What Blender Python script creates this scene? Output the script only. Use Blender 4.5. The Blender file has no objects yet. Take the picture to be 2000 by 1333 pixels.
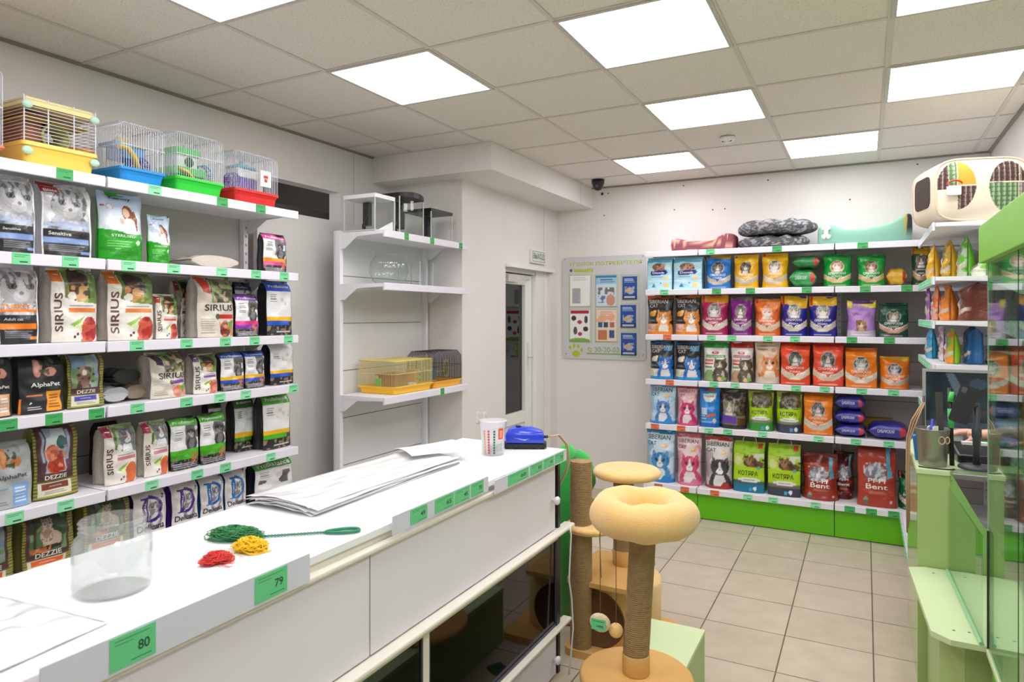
import bpy, bmesh, math, random
import numpy as np
from mathutils import Vector, Matrix
SC = bpy.context.scene
COL = SC.collection
# ---------------------------------------------------------------- camera
F, YAW, CY, ZC = 1318.0, 0.4825, 617.0, 1.6
cd = bpy.data.cameras.new('camera'); cam = bpy.data.objects.new('camera', cd); COL.objects.link(cam)
cam.location = (0, 0, ZC); cam.rotation_euler = (math.radians(90), 0, YAW)
cd.sensor_width = 36; cd.lens = 36 * F / 2000.0; cd.shift_y = (CY - 666.5) / 2000.0
cd.clip_start = .02
cd.dof.use_dof = True; cd.dof.focus_distance = 3.6; cd.dof.aperture_fstop = 5.6
SC.camera = cam
# ---------------------------------------------------------------- world and exposure
W = bpy.data.worlds.new('world'); SC.world = W; W.use_nodes = True
W.node_tree.nodes['Background'].inputs[0].default_value = (.95, .97, 1, 1)
W.node_tree.nodes['Background'].inputs[1].default_value = 1.2
SC.view_settings.view_transform = 'Standard'; SC.view_settings.look = 'None'
SC.view_settings.gamma = 1; SC.view_settings.exposure = 0.56
PANEL_POWER = 7.5
SC.cycles.max_bounces = 8; SC.cycles.transparent_max_bounces = 24
SC.cycles.sample_clamp_indirect = 6

# ---------------------------------------------------------------- measuring (where a sight line meets a plane of the room)
def ray(px, py):
    a = (px - 1000) / F; b = -(py - CY) / F; c, s = math.cos(YAW), math.sin(YAW)
    return (c * a - s, s * a + c, b)
def at_x(px, py, X): d = ray(px, py); k = X / d[0]; return Vector((X, d[1] * k, ZC + d[2] * k))
def at_y(px, py, Y): d = ray(px, py); k = Y / d[1]; return Vector((d[0] * k, Y, ZC + d[2] * k))
def at_z(px, py, Z): d = ray(px, py); k = (Z - ZC) / d[2]; return Vector((d[0] * k, d[1] * k, Z))

# ---------------------------------------------------------------- colours and materials
def lin(v): v /= 255.; return v / 12.92 if v <= .04045 else ((v + .055) / 1.055) ** 2.4
def C(h):
    if isinstance(h, str):
        h = h.lstrip('#'); h = tuple(int(h[i:i + 2], 16) for i in (0, 2, 4))
    return tuple(lin(x) for x in h)
MATS = {}
def mat(name, col=(200, 200, 200), rough=.5, metal=0, coat=0, bump=0, bscale=200, mottle=0, mscale=8, emit=0, sheen=0, sub=0):
    if name in MATS: return MATS[name]
    m = bpy.data.materials.new(name); m.use_nodes = True; nt = m.node_tree; b = nt.nodes['Principled BSDF']
    c = C(col) + (1,)
    b.inputs['Base Color'].default_value = c; b.inputs['Roughness'].default_value = rough
    b.inputs['Metallic'].default_value = metal; b.inputs['Coat Weight'].default_value = coat
    b.inputs['Sheen Weight'].default_value = sheen
    tc = nt.nodes.new('ShaderNodeTexCoord')
    n = nt.nodes.new('ShaderNodeTexNoise'); n.inputs['Scale'].default_value = mscale; n.inputs['Detail'].default_value = 5
    nt.links.new(tc.outputs['Object'], n.inputs['Vector'])
    if True:
        r = nt.nodes.new('ShaderNodeMix'); r.data_type = 'RGBA'; r.blend_type = 'MULTIPLY'
        r.inputs[0].default_value = max(mottle, .03); r.inputs[6].default_value = c
        nt.links.new(n.outputs['Color' if False else 'Fac'], r.inputs[7]); 
        mx = nt.nodes.new('ShaderNodeMapRange'); mx.inputs[1].default_value = .3; mx.inputs[2].default_value = .7; mx.inputs[3].default_value = .55; mx.inputs[4].default_value = 1.15
        nt.links.new(n.outputs['Fac'], mx.inputs[0]); nt.links.new(mx.outputs[0], r.inputs[7])
        nt.links.new(r.outputs[2], b.inputs['Base Color'])
    if bump:
        n2 = nt.nodes.new('ShaderNodeTexNoise'); n2.inputs['Scale'].default_value = bscale; n2.inputs['Detail'].default_value = 4
        nt.links.new(tc.outputs['Object'], n2.inputs['Vector'])
        bp = nt.nodes.new('ShaderNodeBump'); bp.inputs['Strength'].default_value = bump; bp.inputs['Distance'].default_value = .01
        nt.links.new(n2.outputs['Fac'], bp.inputs['Height']); nt.links.new(bp.outputs[0], b.inputs['Normal'])
    if emit:
        b.inputs['Emission Color'].default_value = c; b.inputs['Emission Strength'].default_value = emit
    MATS[name] = m; return m
def glass(name, tint=(250, 255, 252), refl=.06, rough=.02, dens=0.0):
    """thin pane: clear with a mirror reflection that grows at grazing angles"""
    if name in MATS: return MATS[name]
    m = bpy.data.materials.new(name); m.use_nodes = True; nt = m.node_tree; nt.nodes.clear()
    out = nt.nodes.new('ShaderNodeOutputMaterial'); t = nt.nodes.new('ShaderNodeBsdfTransparent'); g = nt.nodes.new('ShaderNodeBsdfGlossy')
    t.inputs[0].default_value = C(tint) + (1,); g.inputs['Roughness'].default_value = rough
    fr = nt.nodes.new('ShaderNodeLayerWeight'); fr.inputs[0].default_value = .5
    pw = nt.nodes.new('ShaderNodeMath'); pw.operation = 'POWER'; pw.inputs[1].default_value = 5; nt.links.new(fr.outputs['Facing'], pw.inputs[0])
    ad = nt.nodes.new('ShaderNodeMath'); ad.operation = 'MULTIPLY_ADD'; ad.inputs[1].default_value = .9; ad.inputs[2].default_value = refl; ad.use_clamp = True
    nt.links.new(pw.outputs[0], ad.inputs[0])
    mx = nt.nodes.new('ShaderNodeMixShader'); nt.links.new(ad.outputs[0], mx.inputs[0])
    if dens:
        d = nt.nodes.new('ShaderNodeBsdfDiffuse'); d.inputs[0].default_value = (.97, .97, .98, 1)
        m2 = nt.nodes.new('ShaderNodeMixShader'); m2.inputs[0].default_value = dens
        nt.links.new(t.outputs[0], m2.inputs[1]); nt.links.new(d.outputs[0], m2.inputs[2]); nt.links.new(m2.outputs[0], mx.inputs[1])
    else: nt.links.new(t.outputs[0], mx.inputs[1])
    nt.links.new(g.outputs[0], mx.inputs[2]); nt.links.new(mx.outputs[0], out.inputs[0])
    MATS[name] = m; return m
def printed(name, rough=.4, coat=0, bump=0.0):
    """material that takes its colours from what is printed on the mesh"""
    if name in MATS: return MATS[name]
    m = bpy.data.materials.new(name); m.use_nodes = True; nt = m.node_tree; b = nt.nodes['Principled BSDF']
    a = nt.nodes.new('ShaderNodeVertexColor'); a.layer_name = 'print'
    nt.links.new(a.outputs[0], b.inputs['Base Color']); b.inputs['Roughness'].default_value = rough; b.inputs['Coat Weight'].default_value = coat
    b.inputs['Coat Roughness'].default_value = .15
    if bump:
        tc = nt.nodes.new('ShaderNodeTexCoord'); n2 = nt.nodes.new('ShaderNodeTexNoise'); n2.inputs['Scale'].default_value = 30; n2.inputs['Detail'].default_value = 3
        n2.inputs['Distortion'].default_value = 1.2
        nt.links.new(tc.outputs['Object'], n2.inputs['Vector'])
        bp = nt.nodes.new('ShaderNodeBump'); bp.inputs['Strength'].default_value = bump; bp.inputs['Distance'].default_value = .02
        nt.links.new(n2.outputs['Fac'], bp.inputs['Height']); nt.links.new(bp.outputs[0], b.inputs['Normal'])
    MATS[name] = m; return m

# ---------------------------------------------------------------- mesh builder
class MB:
    def __init__(s): s.v = []; s.f = []; s.sm = []; s.c = []
    def add(s, vs, fs, smooth=False, col=None):
        n = len(s.v); s.v += [tuple(p) for p in vs]; s.f += [tuple(i + n for i in f) for f in fs]; s.sm += [smooth] * len(fs)
        s.c += [(col if col else (.8, .8, .8))] * len(vs); return s
    def box(s, x0, y0, z0, x1, y1, z1, col=None, M=None):
        vs = [Vector((x, y, z)) for x in (x0, x1) for y in (y0, y1) for z in (z0, z1)]
        if M: vs = [M @ p for p in vs]
        return s.add(vs, [(0, 1, 3, 2), (4, 6, 7, 5), (0, 4, 5, 1), (2, 3, 7, 6), (0, 2, 6, 4), (1, 5, 7, 3)], col=col)
    def rbox(s, x0, y0, z0, x1, y1, z1, r=.01, n=3, col=None, M=None, axis='z'):
        """box with its four edges along one axis rounded"""
        pts = []
        if axis == 'z': a0, b0, a1, b1, c0, c1 = x0, y0, x1, y1, z0, z1
        elif axis == 'x': a0, b0, a1, b1, c0, c1 = y0, z0, y1, z1, x0, x1
        else: a0, b0, a1, b1, c0, c1 = z0, x0, z1, x1, y0, y1
        for (cx, cy, t0) in ((a1 - r, b1 - r, 0), (a0 + r, b1 - r, 90), (a0 + r, b0 + r, 180), (a1 - r, b0 + r, 270)):
            for k in range(n + 1):
                t = math.radians(t0 + 90 * k / n); pts.append((cx + r * math.cos(t), cy + r * math.sin(t)))
        f = {'z': lambda a, b, c: (a, b, c), 'x': lambda a, b, c: (c, a, b), 'y': lambda a, b, c: (b, c, a)}[axis]
        N = len(pts); vs = [f(a, b, c0) for a, b in pts] + [f(a, b, c1) for a, b in pts]
        if M: vs = [M @ Vector(p) for p in vs]
        fs = [(i, (i + 1) % N, N + (i + 1) % N, N + i) for i in range(N)] + [tuple(range(N))[::-1], tuple(range(N, 2 * N))]
        return s.add(vs, fs, col=col)
    def prism(s, pts, z0, z1, col=None, M=None):
        N = len(pts); vs = [Vector((a, b, z0)) for a, b in pts] + [Vector((a, b, z1)) for a, b in pts]
        if M: vs = [M @ p for p in vs]
        return s.add(vs, [(i, (i + 1) % N, N + (i + 1) % N, N + i) for i in range(N)] + [tuple(range(N))[::-1], tuple(range(N, 2 * N))], col=col)
    def lathe(s, prof, n=32, cx=0, cy=0, sx=1, sy=1, smooth=True, cap=True, col=None, M=None):
        vs = []; L = len(prof)
        for r, z in prof:
            for k in range(n):
                t = 2 * math.pi * k / n; vs.append(Vector((cx + r * sx * math.cos(t), cy + r * sy * math.sin(t), z)))
        if M: vs = [M @ p for p in vs]
        fs = [(j * n + k, j * n + (k + 1) % n, (j + 1) * n + (k + 1) % n, (j + 1) * n + k) for j in range(L - 1) for k in range(n)]
        s.add(vs, fs, smooth, col)
        if cap:
            b = len(s.v) - len(vs)
            s.f += [tuple(b + k for k in range(n))[::-1], tuple(b + (L - 1) * n + k for k in range(n))]; s.sm += [False, False]
        return s
    def tube(s, path, r, n=8, closed=False, col=None, smooth=True, flat=1.0):
        P = [Vector(p) for p in path]; L = len(P); vs = []
        up = Vector((0, 0, 1)); prev = None
        for i, p in enumerate(P):
            a = P[(i - 1) % L] if (closed or i > 0) else p; b = P[(i + 1) % L] if (closed or i < L - 1) else p
            t = (b - a).normalized() if (b - a).length > 1e-9 else Vector((0, 0, 1))
            if prev is None:
                u = t.cross(up) if abs(t.z) < .95 else t.cross(Vector((1, 0, 0)))
            else: u = prev - t * prev.dot(t)
            u.normalize(); prev = u; w = t.cross(u)
            rr = r[i] if isinstance(r, (list, tuple)) else r
            for k in range(n):
                q = 2 * math.pi * k / n; vs.append(p + u * (rr * math.cos(q)) + w * (rr * math.sin(q) * flat))
        m = L if closed else L - 1
        fs = [(i * n + k, i * n + (k + 1) % n, ((i + 1) % L) * n + (k + 1) % n, ((i + 1) % L) * n + k) for i in range(m) for k in range(n)]
        if not closed: fs += [tuple(range(n))[::-1], tuple((L - 1) * n + k for k in range(n))]
        return s.add(vs, fs, smooth, col)
    def bar(s, a, b, r=.001, col=None):
        return s.tube([a, b], r, 4, col=col, smooth=False)
    def ball(s, c, r, n=16, m=10, col=None, M=None):
        pr = [(max(1e-4, math.sin(math.pi * j / m)), -math.cos(math.pi * j / m)) for j in range(m + 1)]
        rx, ry, rz = r if isinstance(r, (tuple, list)) else (r, r, r)
        T = Matrix.Translation(Vector(c)) @ (M or Matrix()) @ Matrix.Diagonal((rx, ry, rz, 1))
        return s.lathe(pr, n, M=T, col=col, cap=False)
def O(name, mb, m, parent=None, loc=None, rz=0, bevel=0, solid=0, sub=0, cols=False):
    me = bpy.data.meshes.new(name); me.from_pydata(mb.v, [], mb.f)
    me.polygons.foreach_set('use_smooth', mb.sm)
    if cols:
        a = me.color_attributes.new('print', 'FLOAT_COLOR', 'POINT')
        arr = np.ones((len(mb.v), 4), 'f'); arr[:, :3] = np.array(mb.c, 'f'); a.data.foreach_set('color', arr.ravel())
    me.update(); me.materials.append(m)
    o = bpy.data.objects.new(name, me); COL.objects.link(o)
    if parent: o.parent = parent
    if loc is not None: o.location = loc
    if rz: o.rotation_euler[2] = rz
    if bevel:
        b = o.modifiers.new('bevel', 'BEVEL'); b.width = bevel; b.segments = 2; b.limit_method = 'ANGLE'
    if sub:
        b = o.modifiers.new('sub', 'SUBSURF'); b.levels = sub; b.render_levels = sub
    return o
def tag(o, label, cat, group=None):
    o['label'] = label; o['category'] = cat
    if group: o['group'] = group
    return o
def thing(name, label, cat, loc=(0, 0, 0), rz=0, group=None):
    o = bpy.data.objects.new(name, None); o.empty_display_size = .05; COL.objects.link(o)
    o.location = loc; o.rotation_euler = (0, 0, rz); return tag(o, label, cat, group)
def struct(name, mb, m, **k):
    o = O(name, mb, m, **k); o['kind'] = 'structure'; return o
def dup(root, loc=None, rz=None, label=None, group=None, rot=None):
    r = root.copy(); COL.objects.link(r)
    if loc is not None: r.location = loc
    if rz is not None: r.rotation_euler = (0, 0, rz)
    if rot is not None: r.rotation_euler = rot
    if label: r['label'] = label
    if group: r['group'] = group
    for ch in list(root.children):
        c = ch.copy(); COL.objects.link(c); c.parent = r
        for g in ch.children:
            d = g.copy(); COL.objects.link(d); d.parent = c
    return r
# letters: triangulated once from the built-in font
GL = {}
def letters(t):
    if t in GL: return GL[t]
    cu = bpy.data.curves.new('lettering', 'FONT'); cu.body = t; cu.resolution_u = 3
    o = bpy.data.objects.new('lettering', cu); COL.objects.link(o)
    cu.offset = .014
    me0 = o.to_mesh(); bm = bmesh.new(); bm.from_mesh(me0); bmesh.ops.triangulate(bm, faces=bm.faces)
    for _ in range(4):
        le = [e for e in bm.edges if e.calc_length() > .16]
        if not le: break
        bmesh.ops.subdivide_edges(bm, edges=le, cuts=1); bmesh.ops.triangulate(bm, faces=bm.faces)
    bmesh.ops.remove_doubles(bm, verts=bm.verts, dist=1e-4)
    me = bpy.data.meshes.new('lettering'); bm.to_mesh(me); bm.free(); vs = [(v.co.x, v.co.y) for v in me.vertices]; fs = [tuple(p.vertices) for p in me.polygons]
    o.to_mesh_clear(); bpy.data.objects.remove(o); bpy.data.curves.remove(cu)
    if not vs: vs = [(0, 0)]
    xs = [v[0] for v in vs]; ys = [v[1] for v in vs]; x0, x1, y0, y1 = min(xs), max(xs), min(ys), max(ys)
    w = max(x1 - x0, 1e-6); h = max(y1 - y0, 1e-6)
    GL[t] = ([((x - x0) / w, (y - y0) / h) for x, y in vs], fs, w / h); return GL[t]
def write(mb, t, O3, ux, uy, w, h, col=None):
    """flat lettering: origin O3 (left bottom), unit vectors ux, uy, overall width w and height h"""
    vs, fs, _ = letters(t); ux, uy, O3 = Vector(ux), Vector(uy), Vector(O3)
    mb.add([O3 + ux * (x * w) + uy * (y * h) for x, y in vs], fs, col=col)
# ================================================================ THE ROOM
XL, XR, YB, ZT = -3.27, .80, 5.9, 2.785          # left wall, right wall, back wall, ceiling
XD, YD = -2.605, 4.19                            # door wall plane, face of the pier
white = mat('white_laminate', (236, 236, 238), .35, mottle=.03)
wallm = mat('wall_paint', (234, 230, 227), .7, bump=.12, bscale=60, mottle=.06, mscale=3)
def tile_floor():
    m = mat('floor_tile', (197, 183, 165), .32); nt = m.node_tree; b = nt.nodes['Principled BSDF']
    tc = nt.nodes.new('ShaderNodeTexCoord'); mp = nt.nodes.new('ShaderNodeMapping'); mp.inputs[1].default_value = (-.033 + 39 , -5.18 + 39, 0)
    br = nt.nodes.new('ShaderNodeTexBrick'); br.offset = 0; br.squash = 1
    br.inputs['Scale'].default_value = 1; br.inputs['Brick Width'].default_value = .39; br.inputs['Row Height'].default_value = .39
    br.inputs['Mortar Size'].default_value = .0035; br.inputs['Mortar Smooth'].default_value = .1
    br.inputs['Color1'].default_value = C((200, 186, 168)) + (1,); br.inputs['Color2'].default_value = C((193, 179, 160)) + (1,); br.inputs['Mortar'].default_value = C((112, 100, 88)) + (1,)
    nt.links.new(tc.outputs['Object'], mp.inputs[0]); nt.links.new(mp.outputs[0], br.inputs['Vector'])
    n = nt.nodes.new('ShaderNodeTexNoise'); n.inputs['Scale'].default_value = 9; n.inputs['Detail'].default_value = 8
    nt.links.new(tc.outputs['Object'], n.inputs['Vector'])
    mx = nt.nodes.new('ShaderNodeMix'); mx.data_type = 'RGBA'; mx.blend_type = 'SOFT_LIGHT'; mx.inputs[0].default_value = .35
    nt.links.new(br.outputs['Color'], mx.inputs[6]); nt.links.new(n.outputs['Fac'], mx.inputs[7]); nt.links.new(mx.outputs[2], b.inputs['Base Color'])
    return m
struct('floor', MB().box(-4.6, -1.6, -.05, 1.9, YB + .1, 0), tile_floor())
def ceil_mat():
    m = mat('ceiling_tile', (178, 170, 156), .9); nt = m.node_tree; b = nt.nodes['Principled BSDF']
    tc = nt.nodes.new('ShaderNodeTexCoord'); n = nt.nodes.new('ShaderNodeTexNoise'); n.inputs['Scale'].default_value = 130; n.inputs['Detail'].default_value = 3
    r = nt.nodes.new('ShaderNodeValToRGB'); r.color_ramp.elements[0].position = .34; r.color_ramp.elements[1].position = .42
    r.color_ramp.elements[0].color = C((202, 196, 186)) + (1,); r.color_ramp.elements[1].color = C((232, 227, 219)) + (1,)
    nt.links.new(tc.outputs['Object'], n.inputs['Vector']); nt.links.new(n.outputs['Fac'], r.inputs[0]); nt.links.new(r.outputs[0], b.inputs['Base Color'])
    return m
GX0, GY0, G = -1.11, 2.47, .6
struct('ceiling', MB().box(-4.6, -1.6, ZT, 1.9, YB + .1, ZT + .05), ceil_mat())
g = MB()
for i in range(-3, 6):
    x = GX0 + G * i
    if XL < x < 1.85: g.box(x - .011, -1.5, ZT - .004, x + .011, YB, ZT - .0005)
for j in range(-6, 6): 
    y = GY0 + G * j; g.box(XL if y < 4 else -2.245, y - .011, ZT - .0042, 1.85, y + .011, ZT - .0005)
struct('trim_1', g, mat('ceiling_grid', (214, 208, 200), .6))
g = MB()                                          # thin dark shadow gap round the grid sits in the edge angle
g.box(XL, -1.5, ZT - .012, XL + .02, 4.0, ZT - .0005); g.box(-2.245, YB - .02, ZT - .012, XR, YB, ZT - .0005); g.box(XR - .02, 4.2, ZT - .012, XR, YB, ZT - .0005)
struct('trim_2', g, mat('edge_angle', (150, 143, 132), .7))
# walls
struct('wall_left', MB().box(XL - .1, -1.6, 0, XL, 2.95, ZT).box(XL - .1, 2.95, 2.464, XL, 3.64, ZT).box(XL - .1, 3.64, 0, XL, YD, ZT), wallm)
struct('wall_pier', MB().box(XL - .1, YD, 0, XD, 4.86, ZT).box(XD - .42, 4.86, 2.02, XD, 5.74, ZT).box(XD - .42, 5.74, 0, XD, YB, ZT), wallm)
struct('wall_back', MB().box(XD - .5, YB, 0, 1.9, YB + .1, ZT), wallm)
struct('wall_right', MB().box(XR, 4.3, 0, XR + .1, YB, ZT).box(XR, 4.22, 0, 1.9, 4.3, ZT).box(1.8, -1.6, 0, 1.9, 4.22, ZT), wallm)
struct('wall_front', MB().box(-4.6, -1.7, 0, 1.9, -1.6, ZT), wallm)
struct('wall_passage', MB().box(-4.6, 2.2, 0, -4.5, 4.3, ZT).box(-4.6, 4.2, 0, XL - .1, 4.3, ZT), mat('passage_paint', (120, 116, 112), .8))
sof = MB().box(XL, 3.985, 2.594, -2.245, 4.19, ZT - .002).box(XD, 4.19, 2.594, -2.245, YB, ZT - .002)
struct('trim_3', sof, wallm)
struct('trim_4', MB().box(-2.2452, 5.60, 2.594, -2.2442, 5.603, ZT - .004).box(XD, 5.598, .0, XD + .0012, 5.601, 2.59).box(XL, 3.78, 2.0, XL + .0012, 3.783, ZT - .012), mat('seam', (170, 165, 160), .8))
# small screw holes left in the back wall
h = MB()
for px, py in ((1176, 379), (1188, 378), (1335, 363), (1317, 410), (1180, 421), (1392, 410), (1416, 408), (1792, 321), (1500, 352), (1660, 390)):
    p = at_y(px, py, YB - .001); r = .014 if px == 1176 else .006
    h.lathe([(r, 0), (r * .4, .001)], 10, M=Matrix.Translation(p) @ Matrix.Rotation(math.radians(90), 4, 'X'))
struct('trim_5', h, mat('hole', (70, 60, 50), .9))
# door in the side wall
dm = mat('door_pvc', (240, 240, 236), .3)
xd = XD - .13
struct('window_1', MB().box(xd + .02, 4.93, .76, xd + .028, 5.36, 1.87), glass('dark_glass', (96, 100, 102), .10))
d = MB().box(xd, 4.87, .004, xd + .06, 4.93, 1.96).box(xd, 5.36, .004, xd + .06, 5.49, 1.96).box(xd, 4.93, 1.87, xd + .06, 5.36, 1.96).box(xd, 4.93, .66, xd + .06, 5.36, .76).box(xd + .015, 4.93, .004, xd + .045, 5.36, .66)
door = struct('door_1', d, dm, bevel=.004)
struct('trim_6', MB().box(xd - .01, 5.498, 0, xd + .10, 5.74, 2.018).box(xd - .01, 4.862, 1.968, xd + .09, 5.498, 2.018).box(XD + .0005, 4.86, 2.0, XD + .035, 5.78, 2.03), dm, bevel=.003)
hd = MB().box(xd + .06, 5.385, 1.12, xd + .075, 5.415, 1.36); hd.tube([(xd + .075, 5.40, 1.24), (xd + .115, 5.40, 1.24), (xd + .115, 5.31, 1.24)], .009, 8)
O('door_handle', hd, mat('handle_plastic', (232, 232, 230), .3), door)
cl = MB().box(xd + .06, 4.95, 1.885, xd + .11, 5.12, 1.945); cl.tube([(xd + .09, 5.1, 1.90), (xd + .12, 5.3, 1.92), (xd + .07, 5.42, 1.93)], .007, 6)
O('door_closer', cl, mat('closer_metal', (205, 200, 190), .4), door)
# dark store room seen through the upper part of the door glass and above the partition
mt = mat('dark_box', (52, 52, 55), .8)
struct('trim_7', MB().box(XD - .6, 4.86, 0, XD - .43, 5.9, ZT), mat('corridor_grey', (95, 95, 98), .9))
w = MB().box(XD - .42, 4.95, 1.15, XD - .40, 5.3, 1.6, col=C('777777')); 
# switches beside the door
for py_, lab in ((934, 'left'), (947, 'right')):
    p = at_x(py_, 808, XD)
    o = thing('light_switch', 'small white wall switch beside the door, the %s one of the pair' % lab, 'light switch', (XD, p.y, p.z - .03))
    O('face_plate', MB().rbox(0, -.026, -.04, .008, .026, .04, .006, axis='x'), white, o); O('rocker', MB().box(.008, -.013, -.022, .012, .013, .022), mat('rocker', (225, 222, 216), .3), o)
# partition panel closing the passage
pt = thing('partition_panel', 'tall plain white partition panel between the left rack and the middle rack', 'partition', (-3.16, 2.80, 0))
O('panel', MB().box(-.02, 0, 0, .015, .94, 2.235), mat('partition_white', (226, 222, 220), .45), pt, bevel=.002)
hh = MB().box(.015, .88, 1.10, .03, .905, 1.13).box(.015, .88, .99, .03, .905, 1.02)
O('bolt', hh, mat('steel', (190, 190, 190), .3, .8), pt)
# long cable tray glimpsed in the dark passage
tr = O('cable_duct', MB().box(-3.9, 2.4, 2.33, -3.80, 4.15, 2.42), mat('duct_grey', (150, 150, 150), .6)); tag(tr, 'grey horizontal duct in the dark opening above the partition panel', 'duct')
# ceiling light panels
em = bpy.data.materials.new('lit_diffuser'); em.use_nodes = True; nt = em.node_tree; nt.nodes.clear()
e = nt.nodes.new('ShaderNodeEmission'); e.inputs[0].default_value = (.985, .96, .985, 1); e.inputs[1].default_value = PANEL_POWER
o_ = nt.nodes.new('ShaderNodeOutputMaterial'); nt.links.new(e.outputs[0], o_.inputs[0])
L0 = None
for k, (i, j, lab) in enumerate([(-2, 0, 'over the middle of the sales counter'), (0, 0, 'largest in view, cut by the top edge of the picture'), (0, 2, 'just in front of the smoke detector'), (-1, 4, 'nearest the black dome camera'),
        (1, 4, 'nearest the back wall, above the cushions'), (2, 2, 'nearest the right wall'), (2, 0, 'cut off at the top right of the picture'), (-2, -2, 'cut off at the top left of the picture'),
        (0, -2, 'behind the viewer'), (2, -2, 'behind the viewer'), (0, -4, 'behind the viewer'), (2, -4, 'behind the viewer'), (-2, -4, 'behind the viewer')]):  # panels behind the viewer are unseen, added for even light
    lab = 'square lit ceiling panel, ' + lab
    pos = (GX0 + G * (i + .5), GY0 + G * (j + .5), ZT - .0065)
    if L0 is None:
        L0 = thing('ceiling_light', lab, 'ceiling light', pos, 0, 'square ceiling light panels')
        q = .281
        O('diffuser', MB().box(-q, -q, 0, q, q, .003), em, L0)
        fr = MB()
        for a, b_ in ((-1, 0), (1, 0)): fr.box(a * .2905 - .009, -.2995, -.002, a * .2905 + .009, .2995, .0055)
        for a in (-1, 1): fr.box(-.281, a * .2905 - .009, -.002, .281, a * .2905 + .009, .0055)
        O('frame', fr, mat('light_frame', (200, 196, 190), .4), L0)
    else: dup(L0, pos, label=lab, group='square ceiling light panels' if j >= -2 and lab.find('behind') < 0 else 'ceiling panels added behind the viewer for even light')
# smoke detector and dome camera
p = at_z(1421, 267, ZT)
sd = thing('smoke_detector', 'small round white smoke detector on the ceiling', 'smoke detector', p)
O('body', MB().lathe([(.05, -.004), (.05, -.02), (.034, -.038), (.01, -.04)], 24), white, sd)
O('sensor_slot', MB().box(-.03, -.028, -.039, -.008, -.02, -.033).box(.008, -.028, -.039, .03, -.02, -.033), mat('black_plastic', (22, 22, 24), .35), sd)
p = at_y(1168, 360, 5.55); bk = mat('black_plastic')
dc = thing('dome_camera', 'black dome security camera under the ceiling by the back corner', 'security camera', (p.x, 5.55, ZT))
O('housing', MB().lathe([(.055, -.0045), (.056, -.03), (.045, -.06), (.03, -.088), (.004, -.098)], 28), bk, dc)
O('lens', MB().lathe([(.016, 0), (.014, .008), (.008, .009)], 16, M=Matrix.Translation((0.005, -.043, -.062)) @ Matrix.Rotation(math.radians(115), 4, 'X')), mat('lens_grey', (90, 90, 92), .2), dc)
# exit sign
p = at_x(1048, 505, XD); p.z += .012
ex = thing('exit_sign', 'small white exit sign with green lettering above the door', 'exit sign', (XD + .002, p.y, p.z))
O('case', MB().rbox(0, -.15, -.06, .02, .15, .06, .008, axis='x'), mat('sign_white', (232, 232, 226), .4), ex)
O('border', MB().box(.02, -.125, -.046, .0208, .125, -.042).box(.02, -.125, .042, .0208, .125, .046).box(.02, -.125, -.042, .0208, -.121, .042).box(.02, .121, -.042, .0208, .125, .042), mat('sign_green', (70, 110, 90), .5), ex)
t = MB(); write(t, 'ВЫХОД', (.0212, -.11, -.030), (0, 1, 0), (0, 0, 1), .22, .060)
O('lettering', t, MATS['sign_green'], ex)

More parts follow.
